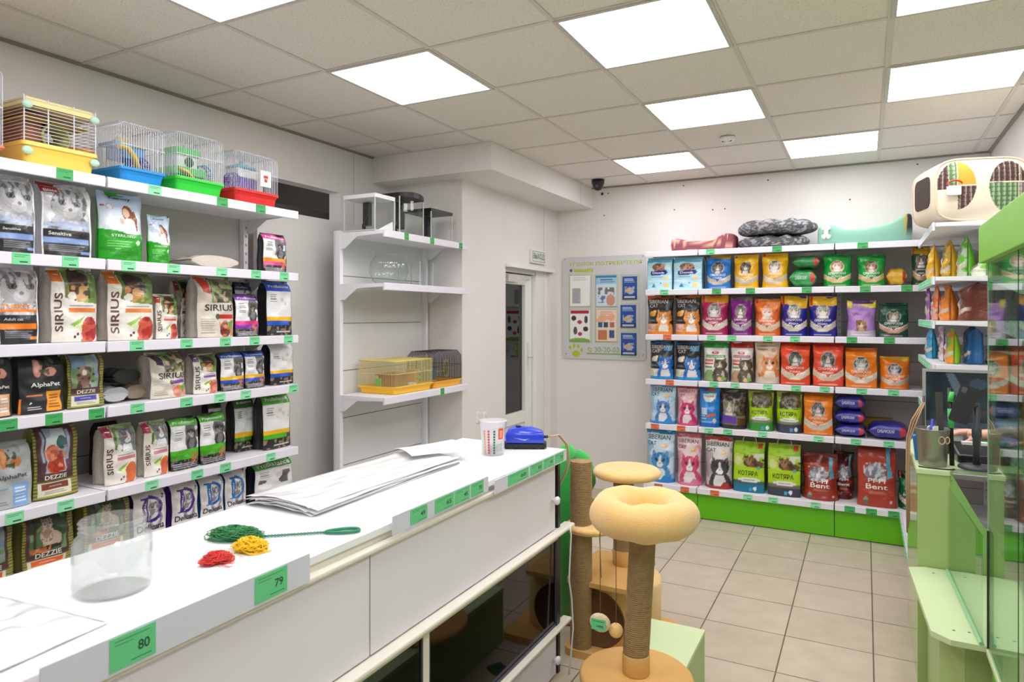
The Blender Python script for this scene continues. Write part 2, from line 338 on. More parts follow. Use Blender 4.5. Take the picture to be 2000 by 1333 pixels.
# ================================================================ RACKS
rackw = mat('rack_white', (238, 238, 242), .4, mottle=.02); railm = mat('rail_plastic', (236, 234, 244), .25)
panel_grey = mat('rack_panel', (196, 193, 189), .55); panel_white = mat('rack_panel_white', (222, 222, 220), .5)
tag_g = mat('tag_green', (126, 222, 160), .5); tag_d = mat('tag_dark_green', (72, 178, 98), .5); tag_o = mat('tag_orange', (232, 120, 84), .5); tag_l = mat('tag_light_green', (150, 232, 182), .5)
ink = mat('tag_ink', (30, 70, 45), .7)
def tag_mesh(w, h, n=2):
    b = MB().box(-w / 2, -.0012, -h / 2, w / 2, 0, h / 2)
    return b
def rack(label, loc, rz, Wd, D, levels, base, z_top, kick, panel=panel_grey, tags={}, side=None, back_seams=True, rails=None, depth={}, group='shelving racks', lo=0, brackets=True, low=0, perf=True):
    r = thing('shelving_rack', label, 'shelving rack', loc, rz, group)
    b = MB().box(.0, D - .02, low, Wd, D - .005, z_top)
    O('back_panel', b, panel, r)
    if back_seams:
        s_ = MB(); z = .35
        while z < z_top - .1: s_.box(.04, D - .0212, z, Wd - .04, D - .0195, z + .004); z += .30
        O('panel_seam', s_, mat('panel_seam', (105, 102, 98), .7), r)
    for x in (.0, Wd - .03):
        u = MB().box(x, D - .055, 0, x + .03, D - .0213, z_top)
        ur = O('upright', u, rackw, r)
        if not perf: continue
        sl = MB(); z = .3
        while z < z_top - .05: sl.box(x + .011, D - .0562, z, x + .015, D - .055, z + .014); sl.box(x + .018, D - .0562, z, x + .022, D - .055, z + .014); z += .05
        O('perforation', sl, mat('slot_dark', (150, 150, 152), .8), ur)
    if base:
        zb, fb, hk = base
        sh = O('base_shelf', MB().box(.002, -fb, zb - .03, Wd - .002, D - .056, zb), rackw, r)
        if kick: O('kick_panel', MB().box(.001, -fb + .025, .006, Wd - .001, -fb + .04, zb - .03), kick, r)
        levels = [(zb, fb)] + [(z, 0) for z in levels]
    else: levels = [(z, 0) for z in levels]
    for k, (z, fb) in enumerate(levels):
        dz = depth.get(round(z, 3), 0)
        if not (base and k == 0):
            sh = O('shelf', MB().box(.002, dz + .002, z - .022, Wd - .002, D - .056, z - .001), rackw, r)
            if brackets:
              for x in (.003, Wd - .006):
                pts = [(D - .056, z - .022), (D - .056, z - .10), (D - .09, z - .10), (D * .52, z - .030), (dz + .03, z - .022)]
                O('bracket', MB().add([(x, a, c) for a, c in pts] + [(x + .003, a, c) for a, c in pts], [(0, 1, 2, 3, 4), (9, 8, 7, 6, 5)] + [(i, i + 5, (i + 1) % 5 + 5, (i + 1) % 5) for i in range(5)]), rackw, r)
        y0 = -fb + dz
        rl = O('price_rail', MB().rbox(.003, y0 - .012, z - .043, Wd - .003, y0, z + .002, .004, axis='x'), railm, r)
        for (x, tm, tw) in tags.get(k if base else k + 1, []):
            tcol = tuple(tm.node_tree.nodes['Principled BSDF'].inputs['Base Color'].default_value)[:3]; ic = C((40, 90, 60)) if tm != tag_o else C((120, 40, 30))
            tg = MB().box(x - tw / 2, y0 - .0138, z - .042, x + tw / 2, y0 - .012, z + .001, col=tcol)
            tg.box(x - tw * .1, y0 - .0141, z - .035, x + tw * .34, y0 - .0137, z - .030, col=ic).box(x - tw * .4, y0 - .0141, z - .008, x + tw * .4, y0 - .0137, z - .0065, col=ic).box(x - tw * .4, y0 - .0141, z - .014, x + tw * .2, y0 - .0137, z - .0125, col=ic)
            o = O('price_tag', tg, printed('tag_paper', .5), rl, cols=True)
    return r
kick_green = mat('kick_green', (98, 190, 8), .3, mottle=.05)
# ---- left racks (front plane x = -2.78)
LX = -2.78; LZ = [1.22 - 0, .878]; LLEV = [.878, 1.222, 1.492, 1.832, 2.173]
def ltag(y0, k, pxs):   # tags on a left rack level: photo columns to distance along the rack
    zz = ([.60] + LLEV)[k]; return [(at_x(px, 600, LX).y - y0, m, .062) for px, m in pxs]
Y0a, Y0b, Y0c = .64, 1.69, 2.765
rack('long white rack of pet food on the left wall, part nearest the camera', (LX, Y0a, 0), math.pi / 2, 1.045, .44, LLEV, (.60, .02, 0), 2.20, rackw,
     tags={5: ltag(Y0a, 5, [(123, tag_d)]), 4: ltag(Y0a, 4, [(38, tag_g), (134, tag_g)]), 2: ltag(Y0a, 2, [(12, tag_d), (102, tag_d), (185, tag_d)]), 1: ltag(Y0a, 1, [(25, tag_l), (125, tag_l)]), 3: []}, group='racks of pet food on the left wall')
rack('white rack of pet food on the left wall, part next to the partition panel', (LX, Y0b, 0), math.pi / 2, 1.06, .44, LLEV, (.60, .02, 0), 2.20, rackw,
     tags={5: ltag(Y0b, 5, [(299, tag_l), (431, tag_d), (506, tag_d)]), 4: ltag(Y0b, 4, [(248, tag_l), (336, tag_l), (430, tag_l), (497, tag_g), (552, tag_g)]), 3: ltag(Y0b, 3, [(264, tag_g), (361, tag_g), (437, tag_g), (494, tag_g), (560, tag_g)]),
           2: ltag(Y0b, 2, [(265, tag_g), (361, tag_g), (426, tag_l), (477, tag_l), (570, tag_g)]), 1: ltag(Y0b, 1, [(293, tag_l), (382, tag_g), (437, tag_g), (526, tag_l)])}, group='racks of pet food on the left wall')
# ---- middle rack
MX, MY0, MW = -2.56, 3.22, 0.955
zm = [at_x(751, 449, MX).z, at_x(752, 553, MX).z, at_x(760, 776, MX).z]
def mtag(pxs): return [(at_x(px, 600, MX).y - MY0, tag_d, .045) for px in pxs]
rack('sparse white rack with fish tanks and small cages beside the partition', (MX, MY0, 0), math.pi / 2, MW, .39, [.55] + zm[::-1], (.30, .03, 0), 2.13, rackw, panel=panel_white,
     tags={2: mtag([861]), 3: mtag([]), 4: mtag([791, 841, 897])}, group=None, perf=False)
# ---- back racks (front plane y = 5.42)
BY = 5.42; BLEV = [.718, 1.081, 1.446, 1.81]; BTOP = 2.121
def btag(x0, pxs): return [(at_y(px, 600, BY).x - x0, m, .068) for px, m in pxs]
XA, XB, XC = -1.60, -1.172, -.197
rack('narrow rack section of cat litter at the left end of the back wall', (XA, BY, 0), 0, .425, .46, BLEV + [BTOP], (.245, .05, 0), 2.118, kick_green,
     tags={4: btag(XA, [(1298, tag_g)]), 3: btag(XA, [(1304, tag_o)]), 2: btag(XA, [(1309, tag_o)]), 1: btag(XA, [(1280, tag_o), (1331, tag_o)]), 0: btag(XA, [(1290, tag_o), (1341, tag_o)])}, group='racks of cat litter along the back wall')
rack('wide middle rack section of cat litter on the back wall', (XB, BY, 0), 0, .972, .46, BLEV + [BTOP], (.245, .05, 0), 2.118, kick_green,
     tags={5: btag(XB, [(1388, tag_g), (1518, tag_d)]), 4: btag(XB, [(1400, tag_d), (1466, tag_d), (1576, tag_d)]), 3: btag(XB, [(1390, tag_g), (1430, tag_g), (1500, tag_g), (1553, tag_g)]), 2: btag(XB, [(1395, tag_g), (1436, tag_l), (1500, tag_l), (1555, tag_g), (1611, tag_g)]),
           1: btag(XB, [(1385, tag_l), (1422, tag_g), (1490, tag_l), (1599, tag_l)]), 0: btag(XB, [(1399, tag_o), (1463, tag_l), (1512, tag_l), (1594, tag_l)])}, group='racks of cat litter along the back wall')
rack('rack section of cat litter in the right corner of the back wall', (XC, BY, 0), 0, .975, .46, BLEV + [BTOP], (.245, .05, 0), 2.118, kick_green,
     tags={5: btag(XC, [(1685, tag_d)]), 4: btag(XC, [(1690, tag_d), (1771, tag_d)]), 3: btag(XC, [(1664, tag_d), (1737, tag_d)]), 2: btag(XC, [(1683, tag_g), (1745, tag_g)]), 1: btag(XC, [(1672, tag_g), (1736, tag_g)]), 0: btag(XC, [(1660, tag_d), (1702, tag_d), (1745, tag_d)])}, group='racks of cat litter along the back wall')
# ---- right rack (front plane x = .33, runs towards the camera)
RLEV = [.76, 1.05, 1.337, 1.573, 1.81, 2.10]
rr_ = rack('white corner rack standing along the right wall behind the cash desk', (.33, 5.355, 0), -math.pi / 2, 1.10, .465, RLEV, (.245, .11, 0), 2.12, rackw,
     tags={k: [(.07 + .1 * q, tag_l, .07) for q in range(10)] for k in (0, 2, 3, 4, 5)}, group=None)
# ================================================================ PRINTED BAGS
film = printed('printed_film', .30, .35, .25); matte = printed('printed_matte', .5, 0, .12)
def vnoise(x, y, seed, f):
    """smooth value noise of arrays x, y"""
    x = x * f + seed * 17.3; y = y * f + seed * 9.1
    xi, yi = np.floor(x), np.floor(y); fx, fy = x - xi, y - yi
    fx = fx * fx * (3 - 2 * fx); fy = fy * fy * (3 - 2 * fy)
    def h(a, b): v = np.sin(a * 127.1 + b * 311.7 + seed * 7.7) * 43758.5453; return v - np.floor(v)
    return (h(xi, yi) * (1 - fx) + h(xi + 1, yi) * fx) * (1 - fy) + (h(xi, yi + 1) * (1 - fx) + h(xi + 1, yi + 1) * fx) * fy
def inpoly(x, y, pts):
    c = np.zeros(x.shape, bool); n = len(pts)
    for i in range(n):
        (x0, y0), (x1, y1) = pts[i], pts[(i + 1) % n]
        if y0 == y1: continue
        c ^= ((y0 > y) != (y1 > y)) & (x < (x1 - x0) * (y - y0) / (y1 - y0) + x0)
    return c
def paint(ops, x, y, A):
    """colours printed at x, y in 0..1 (y up); A = width/height so that circles stay round"""
    out = np.zeros(x.shape + (3,)); out[:] = C(ops[0])
    def put(m, col, a=1.0): 
        cc = np.array(C(col)); out[m] = out[m] * (1 - a) + cc * a
    def cat(cx, cy, s, fur, mark='#404040', chest='#f4f0ea', eye='#6a8a50', nose='#d89088'):
        q = s / A   # half head width in x units is q*.5
        X = (x - cx) / q; Y = (y - cy) / s
        n = vnoise(X, Y, 3, 9)
        body = ((X / .62) ** 2 + ((Y + .95) / .8) ** 2 < 1)
        put(body, fur); put(body & (n > .6), mark, .6)
        put(((X / .34) ** 2 + ((Y + .85) / .55) ** 2 < 1), chest, .9)
        for sg in (-1, 1): 
            put(inpoly(X * sg, Y, [(.12, .30), (.50, .10), (.44, .60)]), fur); put(inpoly(X * sg, Y, [(.22, .32), (.42, .22), (.40, .48)]), nose, .5)
        hd = ((X / .54) ** 2 + (Y / .46) ** 2 < 1); put(hd, fur)
        put(hd & (np.abs(np.sin(X * 16 + 2 * n)) > .75) & (Y > .05), mark, .8); put(hd & (np.abs(X) > .38) & (n > .45), mark, .7)
        put(((X / .20) ** 2 + ((Y + .22) / .17) ** 2 < 1), chest); put(inpoly(X, Y, [(-.1, -.05), (.1, -.05), (.04, .3), (-.04, .3)]), chest, .8)
        for sg in (-1, 1): put((((X - sg * .22) / .11) ** 2 + ((Y - .04) / .08) ** 2 < 1), '#26221e'); put((((X - sg * .22) / .085) ** 2 + ((Y - .04) / .07) ** 2 < 1), eye); put((((X - sg * .22) / .035) ** 2 + ((Y - .04) / .06) ** 2 < 1), '#101010')
        put(((X / .06) ** 2 + ((Y + .14) / .045) ** 2 < 1), nose)
    for o in ops[1:]:
        k = o[0]
        if k == 'r': put((x >= o[1]) & (x <= o[3]) & (y >= o[2]) & (y <= o[4]), o[5], o[6] if len(o) > 6 else 1)
        elif k == 'e': put(((x - o[1]) / o[3]) ** 2 + ((y - o[2]) / o[4]) ** 2 < 1, o[5], o[6] if len(o) > 6 else 1)
        elif k == 'p': put(inpoly(x, y, o[1]), o[2])
        elif k == 'n':   # blotches of a second colour inside a box: photographs of grass, fur, food
            m = (x >= o[1]) & (x <= o[3]) & (y >= o[2]) & (y <= o[4]); put(m & (vnoise(x, y / A, o[6], o[7]) > (o[8] if len(o) > 8 else .52)), o[5], .85)
        elif k == 'g':   # a printed tint that runs from one colour into the next, part of the artwork
            m = (x >= o[1]) & (x <= o[3]) & (y >= o[2]) & (y <= o[4]); t = ((y - o[2]) / (o[4] - o[2]))[..., None]
            gg = np.array(C(o[5])) * (1 - t) + np.array(C(o[6])) * t; out[m] = gg[m]
        elif k == 'arc':  # curved band: centre height, sag, half thickness
            yy = o[1] + o[2] * ((x - .5) * 2) ** 2; put(np.abs(y - yy) < o[3], o[4])
        elif k == 'under':  # everything below a curve
            yy = o[1] + o[2] * ((x - .5) * 2) ** 2; put(y < yy, o[3])
        elif k == 'hat':  # everything above a slanted line
            put(y > o[1] + o[2] * (x - .5) + (o[4] if len(o) > 4 else 0) * np.sin(x * 6), o[3])
        elif k == 'cat': cat(*o[1:])
        elif k == 'lines':  # fine print
            x0, y0, x1, y1, col, n = o[1:7]
            for i in range(n):
                yy = y0 + (y1 - y0) * (i + .5) / n
                put((x > x0) & (x < x1 - (x1 - x0) * .25 * ((i * 37) % 5) / 5) & (np.abs(y - yy) < (y1 - y0) / n * .2), col, .8)
    return out
BAGC = {}
def bag_mesh(key, w, h, d, ops, texts, side, kind, nx, ny, seed, seal=.05, wr=1.0, lean=0, cap=None):
    h = min(h, cap) if cap else h
    rnd = random.Random(seed); ph = [rnd.uniform(0, 6.28) for _ in range(12)]
    A = w / h
    ns, nb = 3, 5
    us = np.concatenate([np.linspace(0, 1, nx + 1)])
    rows = []; cols = []; side = np.array(C(side))
    vs_ = np.linspace(0, 1, ny + 1)
    def wrinkle(u, v):
        top = max(0, (v - .55) / .45)
        return wr * ((.0035 + .007 * top) * math.sin(5.1 * u + 7 * v + ph[0]) * math.sin(11 * v + ph[1]) + .003 * math.sin(17 * u + 3 * v + ph[2]) * top + .0022 * math.sin(9 * u - 19 * v + ph[3]) + .0016 * math.sin(27 * v + 6 * u + ph[4]))
    V = []; front = {}
    for j, v in enumerate(vs_):
        if kind == 'block': D = d * (1 - .12 * v) if v < .8 else d * (.904 - .83 * ((v - .8) / .2) ** 1.2)
        elif kind == 'box': D = d
        else: D = d * max(.02, (1 - v ** 2.6)) * (1 + .15 * math.sin(math.pi * v))
        if v > 1 - seal and kind != 'box': D = .006
        D = max(D, .006)
        narrow = 1 - (.05 * math.sin(math.pi * min(1, v * 1.15)) if kind == 'pillow' else .015 * math.sin(math.pi * v)) 
        hw = w / 2 * narrow + wr * .002 * math.sin(9 * v + ph[5])
        zz = v * h; off = lean * v * v
        edge = .10 if kind != 'box' else 1.0
        ring = []
        for i, u in enumerate(us):
            e = 2 * u - 1; bul = (1 - abs(e) ** 3.5) if kind != 'box' else 1
            base = D / 2 * (edge + (1 - edge) * bul) if kind == 'pillow' else D / 2 * (.72 + .28 * bul)
            if kind == 'box': base = D / 2
            damp = min(1, (1 - abs(e)) * 5) 
            zt = zz - (.012 * wr * (math.sin(3.1 * u + ph[6]) ** 2) * max(0, (v - .9) * 10))
            ring.append((e * hw, -(base + wrinkle(u, v) * damp * min(1, v * 8 + .2) * (0.2 if kind == 'box' else 1)) + off, zt)); 
        e0 = ring[0][1] - off; e1 = ring[-1][1] - off
        for k in range(1, ns + 1):
            t = k / (ns + 1); cr = min(D * .22, hw * .3) * math.sin(math.pi * t) if kind != 'box' else 0
            ring.append((hw - cr, e1 * (1 - 2 * t) + off, zz))
        for k in range(nb + 1):
            e = 1 - 2 * k / nb; base = D / 2 * (edge + (1 - edge) * (1 - abs(e) ** 3.5)) if kind == 'pillow' else D / 2 * (.72 + .28 * (1 - abs(e) ** 3))
            if kind == 'box': base = D / 2
            ring.append((e * hw, base + off, zz))
        for k in range(1, ns + 1):
            t = k / (ns + 1); cr = min(D * .22, hw * .3) * math.sin(math.pi * t) if kind != 'box' else 0
            ring.append((-hw + cr, -e0 * (1 - 2 * t) + off, zz))
        V += ring
    N = len(ring); R = ny + 1
    xs, ys = np.meshgrid(us, vs_); pc = paint(ops, xs, ys, A) ** 1.13
    colr = np.zeros((R, N, 3)); colr[:] = side; colr[:, :nx + 1] = pc
    fs = [(j * N + k, j * N + (k + 1) % N, (j + 1) * N + (k + 1) % N, (j + 1) * N + k) for j in range(ny) for k in range(N)]
    fs += [tuple(range(N))[::-1], tuple(ny * N + k for k in range(N))]
    cl = [tuple(c) for c in colr.reshape(-1, 3)]
    Vn = np.array(V).reshape(R, N, 3); sm = [True] * (len(fs) - 2) + [False, False]
    def S(u, v):
        a = min(max(u, 0), .9999) * nx; b = min(max(v, 0), .9999) * ny; i, j = int(a), int(b); a -= i; b -= j
        p = Vn[j, i] * (1 - a) * (1 - b) + Vn[j, i + 1] * a * (1 - b) + Vn[j + 1, i] * (1 - a) * b + Vn[j + 1, i + 1] * a * b
        return (p[0], p[1] - .0016, p[2])
    for (t, cx, cy, tw, th, col, *rot) in texts:
        lv, lf, asp = letters(t); rr = math.radians(rot[0]) if rot else 0; n0 = len(V); cc = C(col)
        c_, s_ = math.cos(rr), math.sin(rr)
        for x, y in lv:
            # tw, th are fractions of the bag's width (both), so turned lettering keeps its shape
            X = (x - .5) * tw * w; Y = (y - .5) * th * w
            V.append(S(cx + (X * c_ - Y * s_) / w, cy + (X * s_ + Y * c_) / h)); cl.append(cc)
        fs += [tuple(i + n0 for i in f) for f in lf]; sm += [False] * len(lf)
    me = bpy.data.meshes.new(key); me.from_pydata([tuple(p) for p in V], [], fs); me.polygons.foreach_set('use_smooth', sm)
    a = me.color_attributes.new('print', 'FLOAT_COLOR', 'POINT'); arr = np.ones((len(V), 4), 'f'); arr[:, :3] = np.array(cl, 'f'); a.data.foreach_set('color', arr.ravel()); me.update()
    return me
def bag(name, label, cat, group, loc, rz, w, h, d, design, kind='pillow', nx=34, ny=46, seed=None, m=film, wr=1.0, tilt=0, roll=0, lean=0, seal=.05):
    ops, texts, side = design
    seed = seed if seed is not None else (hash_(label) % 997)
    me = bag_mesh(name, w, h, d, ops, texts, side, kind, nx, ny, seed, wr=wr, lean=lean, seal=seal); me.materials.append(m)
    o = bpy.data.objects.new(name, me); COL.objects.link(o); o.location = loc; o.rotation_euler = (tilt, roll, rz)
    return tag(o, label, cat, group)
def hash_(s):
    v = 7
    for ch in s: v = (v * 31 + ord(ch)) % 1000003
    return v
# ---------------------------------------------------------------- artwork
def D_greycat(sub, band, black='#2c2c32', word=None, wcol='#f28c1e', logo=None):
    ops = ['#e6e6e6', ('r', 0, .86, 1, 1, '#e9e9ea'), ('n', 0, .42, 1, .98, '#c9c9cb', 4, 7), ('e', .5, .52, .42, .10, '#d8d8da'), ('cat', .52, .70, .46, '#b8b8ba', '#58585c', '#cfcfd1', '#70706a', '#8a7c7a'), ('n', .1, .35, .9, .5, '#aab4cc' if not word else '#e6e6e6', 2, 14),
           ('r', 0, .40, 1, .44, '#b9c8e6' if not word else '#f28c1e'), ('r', .02, 0, .94, .36, black), ('r', .02, .19, .9, .26, band), ('lines', .1, .07, .85, .17, '#9a9aa0', 4), ('r', .72, .05, .94, .085, band), ('r', 0, 0, .02, 1, '#f2f2f2'), ('r', .94, 0, 1, 1, '#f5f5f5')]
    tx = [(sub, .32, .31, .42, .075, '#d8d8da')]
    if word: tx.append((word, .40, .47, .72, .13, wcol))
    if logo: ops += [('r', .0, .84, .34, 1, '#a8202c')]; tx.append((logo, .18, .87, .24, .06, '#f4f4f4')); ops += [('lines', .1, .92, .28, .98, '#e8c8c8', 3)]
    return ops, tx, '#e9e9ec'
def D_green_girl(txt):
    ops = ['#dfe7f4', ('g', 0, .45, 1, 1, '#eef2f8', '#bcd3ee'), ('e', .56, .70, .13, .12, '#8a5434'), ('e', .52, .70, .075, .075, '#e6bfa4'), ('p', [(.5, .62), (.72, .75), (.76, .46), (.66, .4)], '#8f5838'), ('e', .55, .47, .17, .16, '#f4f1ee'), ('e', .40, .58, .05, .05, '#e6bfa4'), ('e', .44, .5, .07, .04, '#f4f1ee'),
           ('under', .40, .02, '#38b82c'), ('p', [(.0, .46), (.35, .42), (1, .30), (1, 0), (0, 0)], '#2fae26'), ('e', .72, .28, .055, .035, '#e8f4e4'), ('lines', .1, .16, .6, .3, '#9be08c', 4), ('n', 0, 0, 1, .2, '#27981f', 5, 9), ('r', .04, .78, .1, .8, '#c84a3c'), ('e', .2, .78, .07, .045, '#d86a60', .6), ('e', .2, .78, .055, .035, '#eef2f8')]
    return ops, [('Karmy', .48, .92, .46, .11, '#20283c'), (txt, .40, .365, .48, .055, '#f2fff0')], '#1f9a1c'
def D_pro(top, b2='#f2c21c', b3=None, body='#2e3034', txt='ProBalance', big=True):
    b3 = b3 or top
    ops = [body, ('n', 0, 0, 1, .22, '#8e7a6a', 6, 16, .62), ('r', .0, .84, 1, .985, top), ('r', 0, .30, .97, .84, '#ececec'), ('n', .5, .45, .97, .84, '#54565c', 8, 5, .40), ('cat', .72, .66, .20, '#54565c', '#2a2a2c', '#8c8c90', '#d8b040'), ('p', [(.04, .84), (.5, .84), (.44, .5), (.2, .42), (.04, .45)], '#f2f2f2'),
           ('r', 0, .28, .97, .37, b2), ('r', .0, .19, .97, .285, b3), ('n', .68, .1, 1, .3, '#c87a4a', 9, 14), ('lines', .1, .66, .4, .78, '#303038', 3), ('lines', .1, .56, .36, .62, '#606068', 2), ('lines', .05, .02, .95, .13, '#c8c8cc', 3)]
    return ops, [(txt, .5, .905, .78, .085, '#f4f4f6')], '#2a2c30'
def D_pro_wide(top, b2='#f2c21c', b3='#2a62c8', body='#2e3034', txt='ProBalance'):
    ops = [body, ('r', .0, .80, 1, .99, top), ('r', 0, .26, .98, .80, '#eeeeee'), ('r', 0, .26, .98, .34, b2), ('r', .0, .19, .80, .265, b3), ('n', 0, 0, 1, .17, '#a08a6c', 6, 14, .6), ('lines', .1, .6, .34, .76, '#34343c', 4), ('n', .45, .55, .9, .72, '#cdd6cd', 3, 9), ('lines', .3, .04, .9, .1, '#dadada', 1)]
    return ops, [(txt, .5, .895, .8, .09, '#f4f4f6')], '#26282c'
def D_sirius(top, band, strip='#e8e2d8', dog=True, fruit='#b43030', cut=True, ink_='#5c3c30', cat=None):
    ops = [strip, ('r', .26, .52, 1, 1, '#7d9a52'), ('n', .26, .52, 1, 1, '#a5bb70', 3, 6), ('n', .26, .52, 1, 1, '#5f7a3c', 5, 5, .62)]
    if cat: ops += [('r', .34, .5, 1, 1, '#a9bf8c'), ('n', .34, .5, 1, 1, '#7ea05a', 3, 6), ('cat', .68, .80, .30, '#8c909c', '#5a5e6c', '#f2f2f2', '#d8a040')]
    else: ops += [('e', .56, .84, .22, .16, '#4a3326'), ('e', .52, .70, .20, .14, '#c98f4c'), ('n', .34, .55, .8, .95, '#2e2018', 6, 8, .5), ('n', .4, .55, .75, .75, '#e0b070', 9, 10, .6)]
    ops += [('p', [(.26, .0), (1, 0), (1, .52), (.55, .54), (.26, .60)], '#ece8e0'), ('r', .34, .40, .94, .46, band), ('lines', .36, .47, .9, .51, '#6a5c50', 1), ('e', .42, .62, .09, .055, '#e9e4da'),
            ('p', [(.36, .24), (.72, .36), (.62, .30), (.5, .18)], '#94c04c'), ('p', [(.42, .2), (.8, .36), (.7, .24), (.6, .14)], '#dbe8b8'), ('e', .80, .17, .20, .17, fruit), ('n', .6, 0, 1, .32, '#d86a50', 7, 12, .6), ('e', .45, .07, .03, .02, '#5a1c28'), ('e', .52, .11, .03, .02, '#5a1c28'),
            ('r', 0, 0, .26, .8, strip), ('p', [(0, .8), (.24, .8), (.24, 1), (0, 1)], top)]
    return ops, [('SIRIUS', .135, .40, .86 if not cat else .74, .155, ink_, 90), ('SIRIUS' if False else '—', .13, .9, .12, .02, '#ffffff')], '#d8d0c4'
def D_sirius_side(top, acc, fruit):
    ops = ['#dcd4c8', ('r', .34, .56, 1, 1, '#8ba86a'), ('n', .34, .56, 1, 1, '#4c4038', 5, 11, .46), ('n', .4, .56, .95, 1, '#c8b098', 8, 12, .6), ('r', 0, .56, .34, 1, '#cfc6b8'), ('p', [(.0, 1), (.3, 1), (.34, .70), (.14, .74)], top), ('r', .55, .30, .98, .37, acc), ('e', .72, .13, .17, .13, fruit), ('n', .55, .02, 1, .28, '#e0884c', 6, 10, .55), ('p', [(.78, .24), (.98, .28), (.86, .08)], '#7aa84c'),
           ('lines', .08, .06, .42, .32, '#9a8e80', 7), ('e', .5, .34, .06, .045, '#5a6a54'), ('r', .9, .5, 1, .56, '#dcd4c8')]
    return ops, [('SIRIUS', .56, .485, .78, .155, '#3c3434')], '#cfc6ba'
def D_alpha(body, tc, lab, sub, food, name=True):
    ops = [body, ('n', 0, .45, 1, 1, '#%02x%02x%02x' % tuple(min(255, int(body[i:i + 2], 16) + 10) for i in (1, 3, 5)), 4, 5), ('e', .38, .77, .09, .16, food), ('e', .64, .70, .13, .08, food), ('e', .37, .79, .05, .1, '#f0c0b0' if food != '#d8935c' else '#e8b080'), ('n', .42, .6, .62, .9, '#3c5a34', 3, 12, .5), ('e', .72, .9, .06, .06, '#8a9a90', .5),
           ('r', .56, .02, .9, .36, lab), ('lines', .6, .06, .86, .32, '#7a4a1c' if lab.startswith('#f') else '#e6f0fa', 5), ('lines', .12, .27, .48, .33, sub, 1), ('lines', .16, .05, .46, .12, tc, 2), ('p', [(.18, .15), (.24, .17), (.22, .2)], tc), ('r', 0, 0, .04, .26, sub)]
    return ops, [('AlphaPet', .55, .475, .66, .13, tc)], body
def D_dezzie(pic, label, lc, bars='#a8a452', brown='#5b3d38', low=True):
    ops = [bars] + [('r', 0, y, 1, y + .022, '#6c6a34') for y in np.arange(0, 1, .045)] + [('r', .06, .24, .88, .97, brown)]
    if pic == 'lobster': ops += [('r', .13, .34, .80, .93, '#a9c4d4'), ('n', .13, .55, .8, .93, '#dfe8ea', 2, 5), ('r', .13, .34, .24, .93, '#6a4a58'), ('r', .69, .34, .80, .93, '#6a4a58'), ('r', .16, .5, .215, .9, '#a8b8c8'), ('r', .715, .5, .77, .9, '#a8b8c8'), ('e', .58, .74, .12, .09, '#3f7068'), ('e', .46, .45, .20, .12, '#d05030'), ('e', .38, .6, .13, .12, '#cc7048'), ('n', .22, .34, .7, .7, '#e89878', 8, 12, .55), ('n', .3, .34, .65, .62, '#a83820', 5, 10, .6)]
    elif pic == 'siamese': ops += [('r', .12, .32, .82, .93, '#5c7c50'), ('n', .12, .32, .82, .93, '#87a070', 4, 6), ('n', .12, .4, .82, .93, '#33442c', 7, 5, .6), ('r', .2, .34, .24, .93, '#4a4438'), ('r', .68, .34, .71, .93, '#4a4438'), ('e', .54, .50, .19, .14, '#cdb8a4'), ('e', .46, .60, .10, .16, '#d8c8b4'), ('cat', .45, .76, .17, '#cdb9a2', '#5a4438', '#a8907a', '#6c94c0', '#3a2a24'), ('e', .50, .39, .22, .035, '#3a2c2c'), ('r', .13, .34, .42, .4, '#b8703c'), ('n', .13, .33, .5, .44, '#e89050', 3, 16)]
    else: ops += [('r', .08, .35, .80, .93, '#9aa8a0'), ('n', .08, .5, .8, .93, '#7a98b4', 4, 5), ('n', .08, .35, .8, .7, '#7a9a58', 6, 7, .45), ('e', .40, .50, .2, .14, '#8a6c58'), ('e', .40, .66, .12, .1, '#a08a7a'), ('n', .2, .35, .7, .72, '#4a3428', 8, 10, .6), ('e', .4, .62, .06, .05, '#e8e0d8')]
    ops += [('r', .08, .04, .80, .22, '#e0dcc4'), ('r', .14, .13, .74, .205, lc), ('lines', .2, .06, .7, .11, '#7a7668', 2)]
    return ops, [('DEZZIE', .46, .285, .50, .095, '#ece4dc'), (label, .44, .168, .3, .03, '#f0f0f0')], '#8f8a4a'
def D_delicana(col):
    ops = ['#ece8e4', ('n', 0, 0, 1, 1, '#e0dcd8', 3, 5), ('cat', .62, .62, .26, '#a8a8ac', '#5c5c62', '#e6e6e6', '#90a060'), ('n', .45, .4, .8, .62, '#8a8a90', 6, 12)]
    for t in np.linspace(-1.45, 1.45, 16):
        ops.append(('e', .46 + .34 * math.cos(t), .60 + .24 * math.sin(t), .055, .035, col))
    ops += [('r', .26, .36, .40, .84, col), ('r', .18, .82, .5, .85, col), ('r', .18, .35, .5, .38, col), ('e', .9, .84, .035, .02, col), ('e', .86, .80, .03, .02, col), ('lines', .6, .17, .9, .2, '#8a8a8a', 1)]
    return ops, [('Delicana', .50, .24, .84, .19, '#2c2440'), ('FORMULA', .33, .6, .42, .055, '#f0eef4', 90)], col
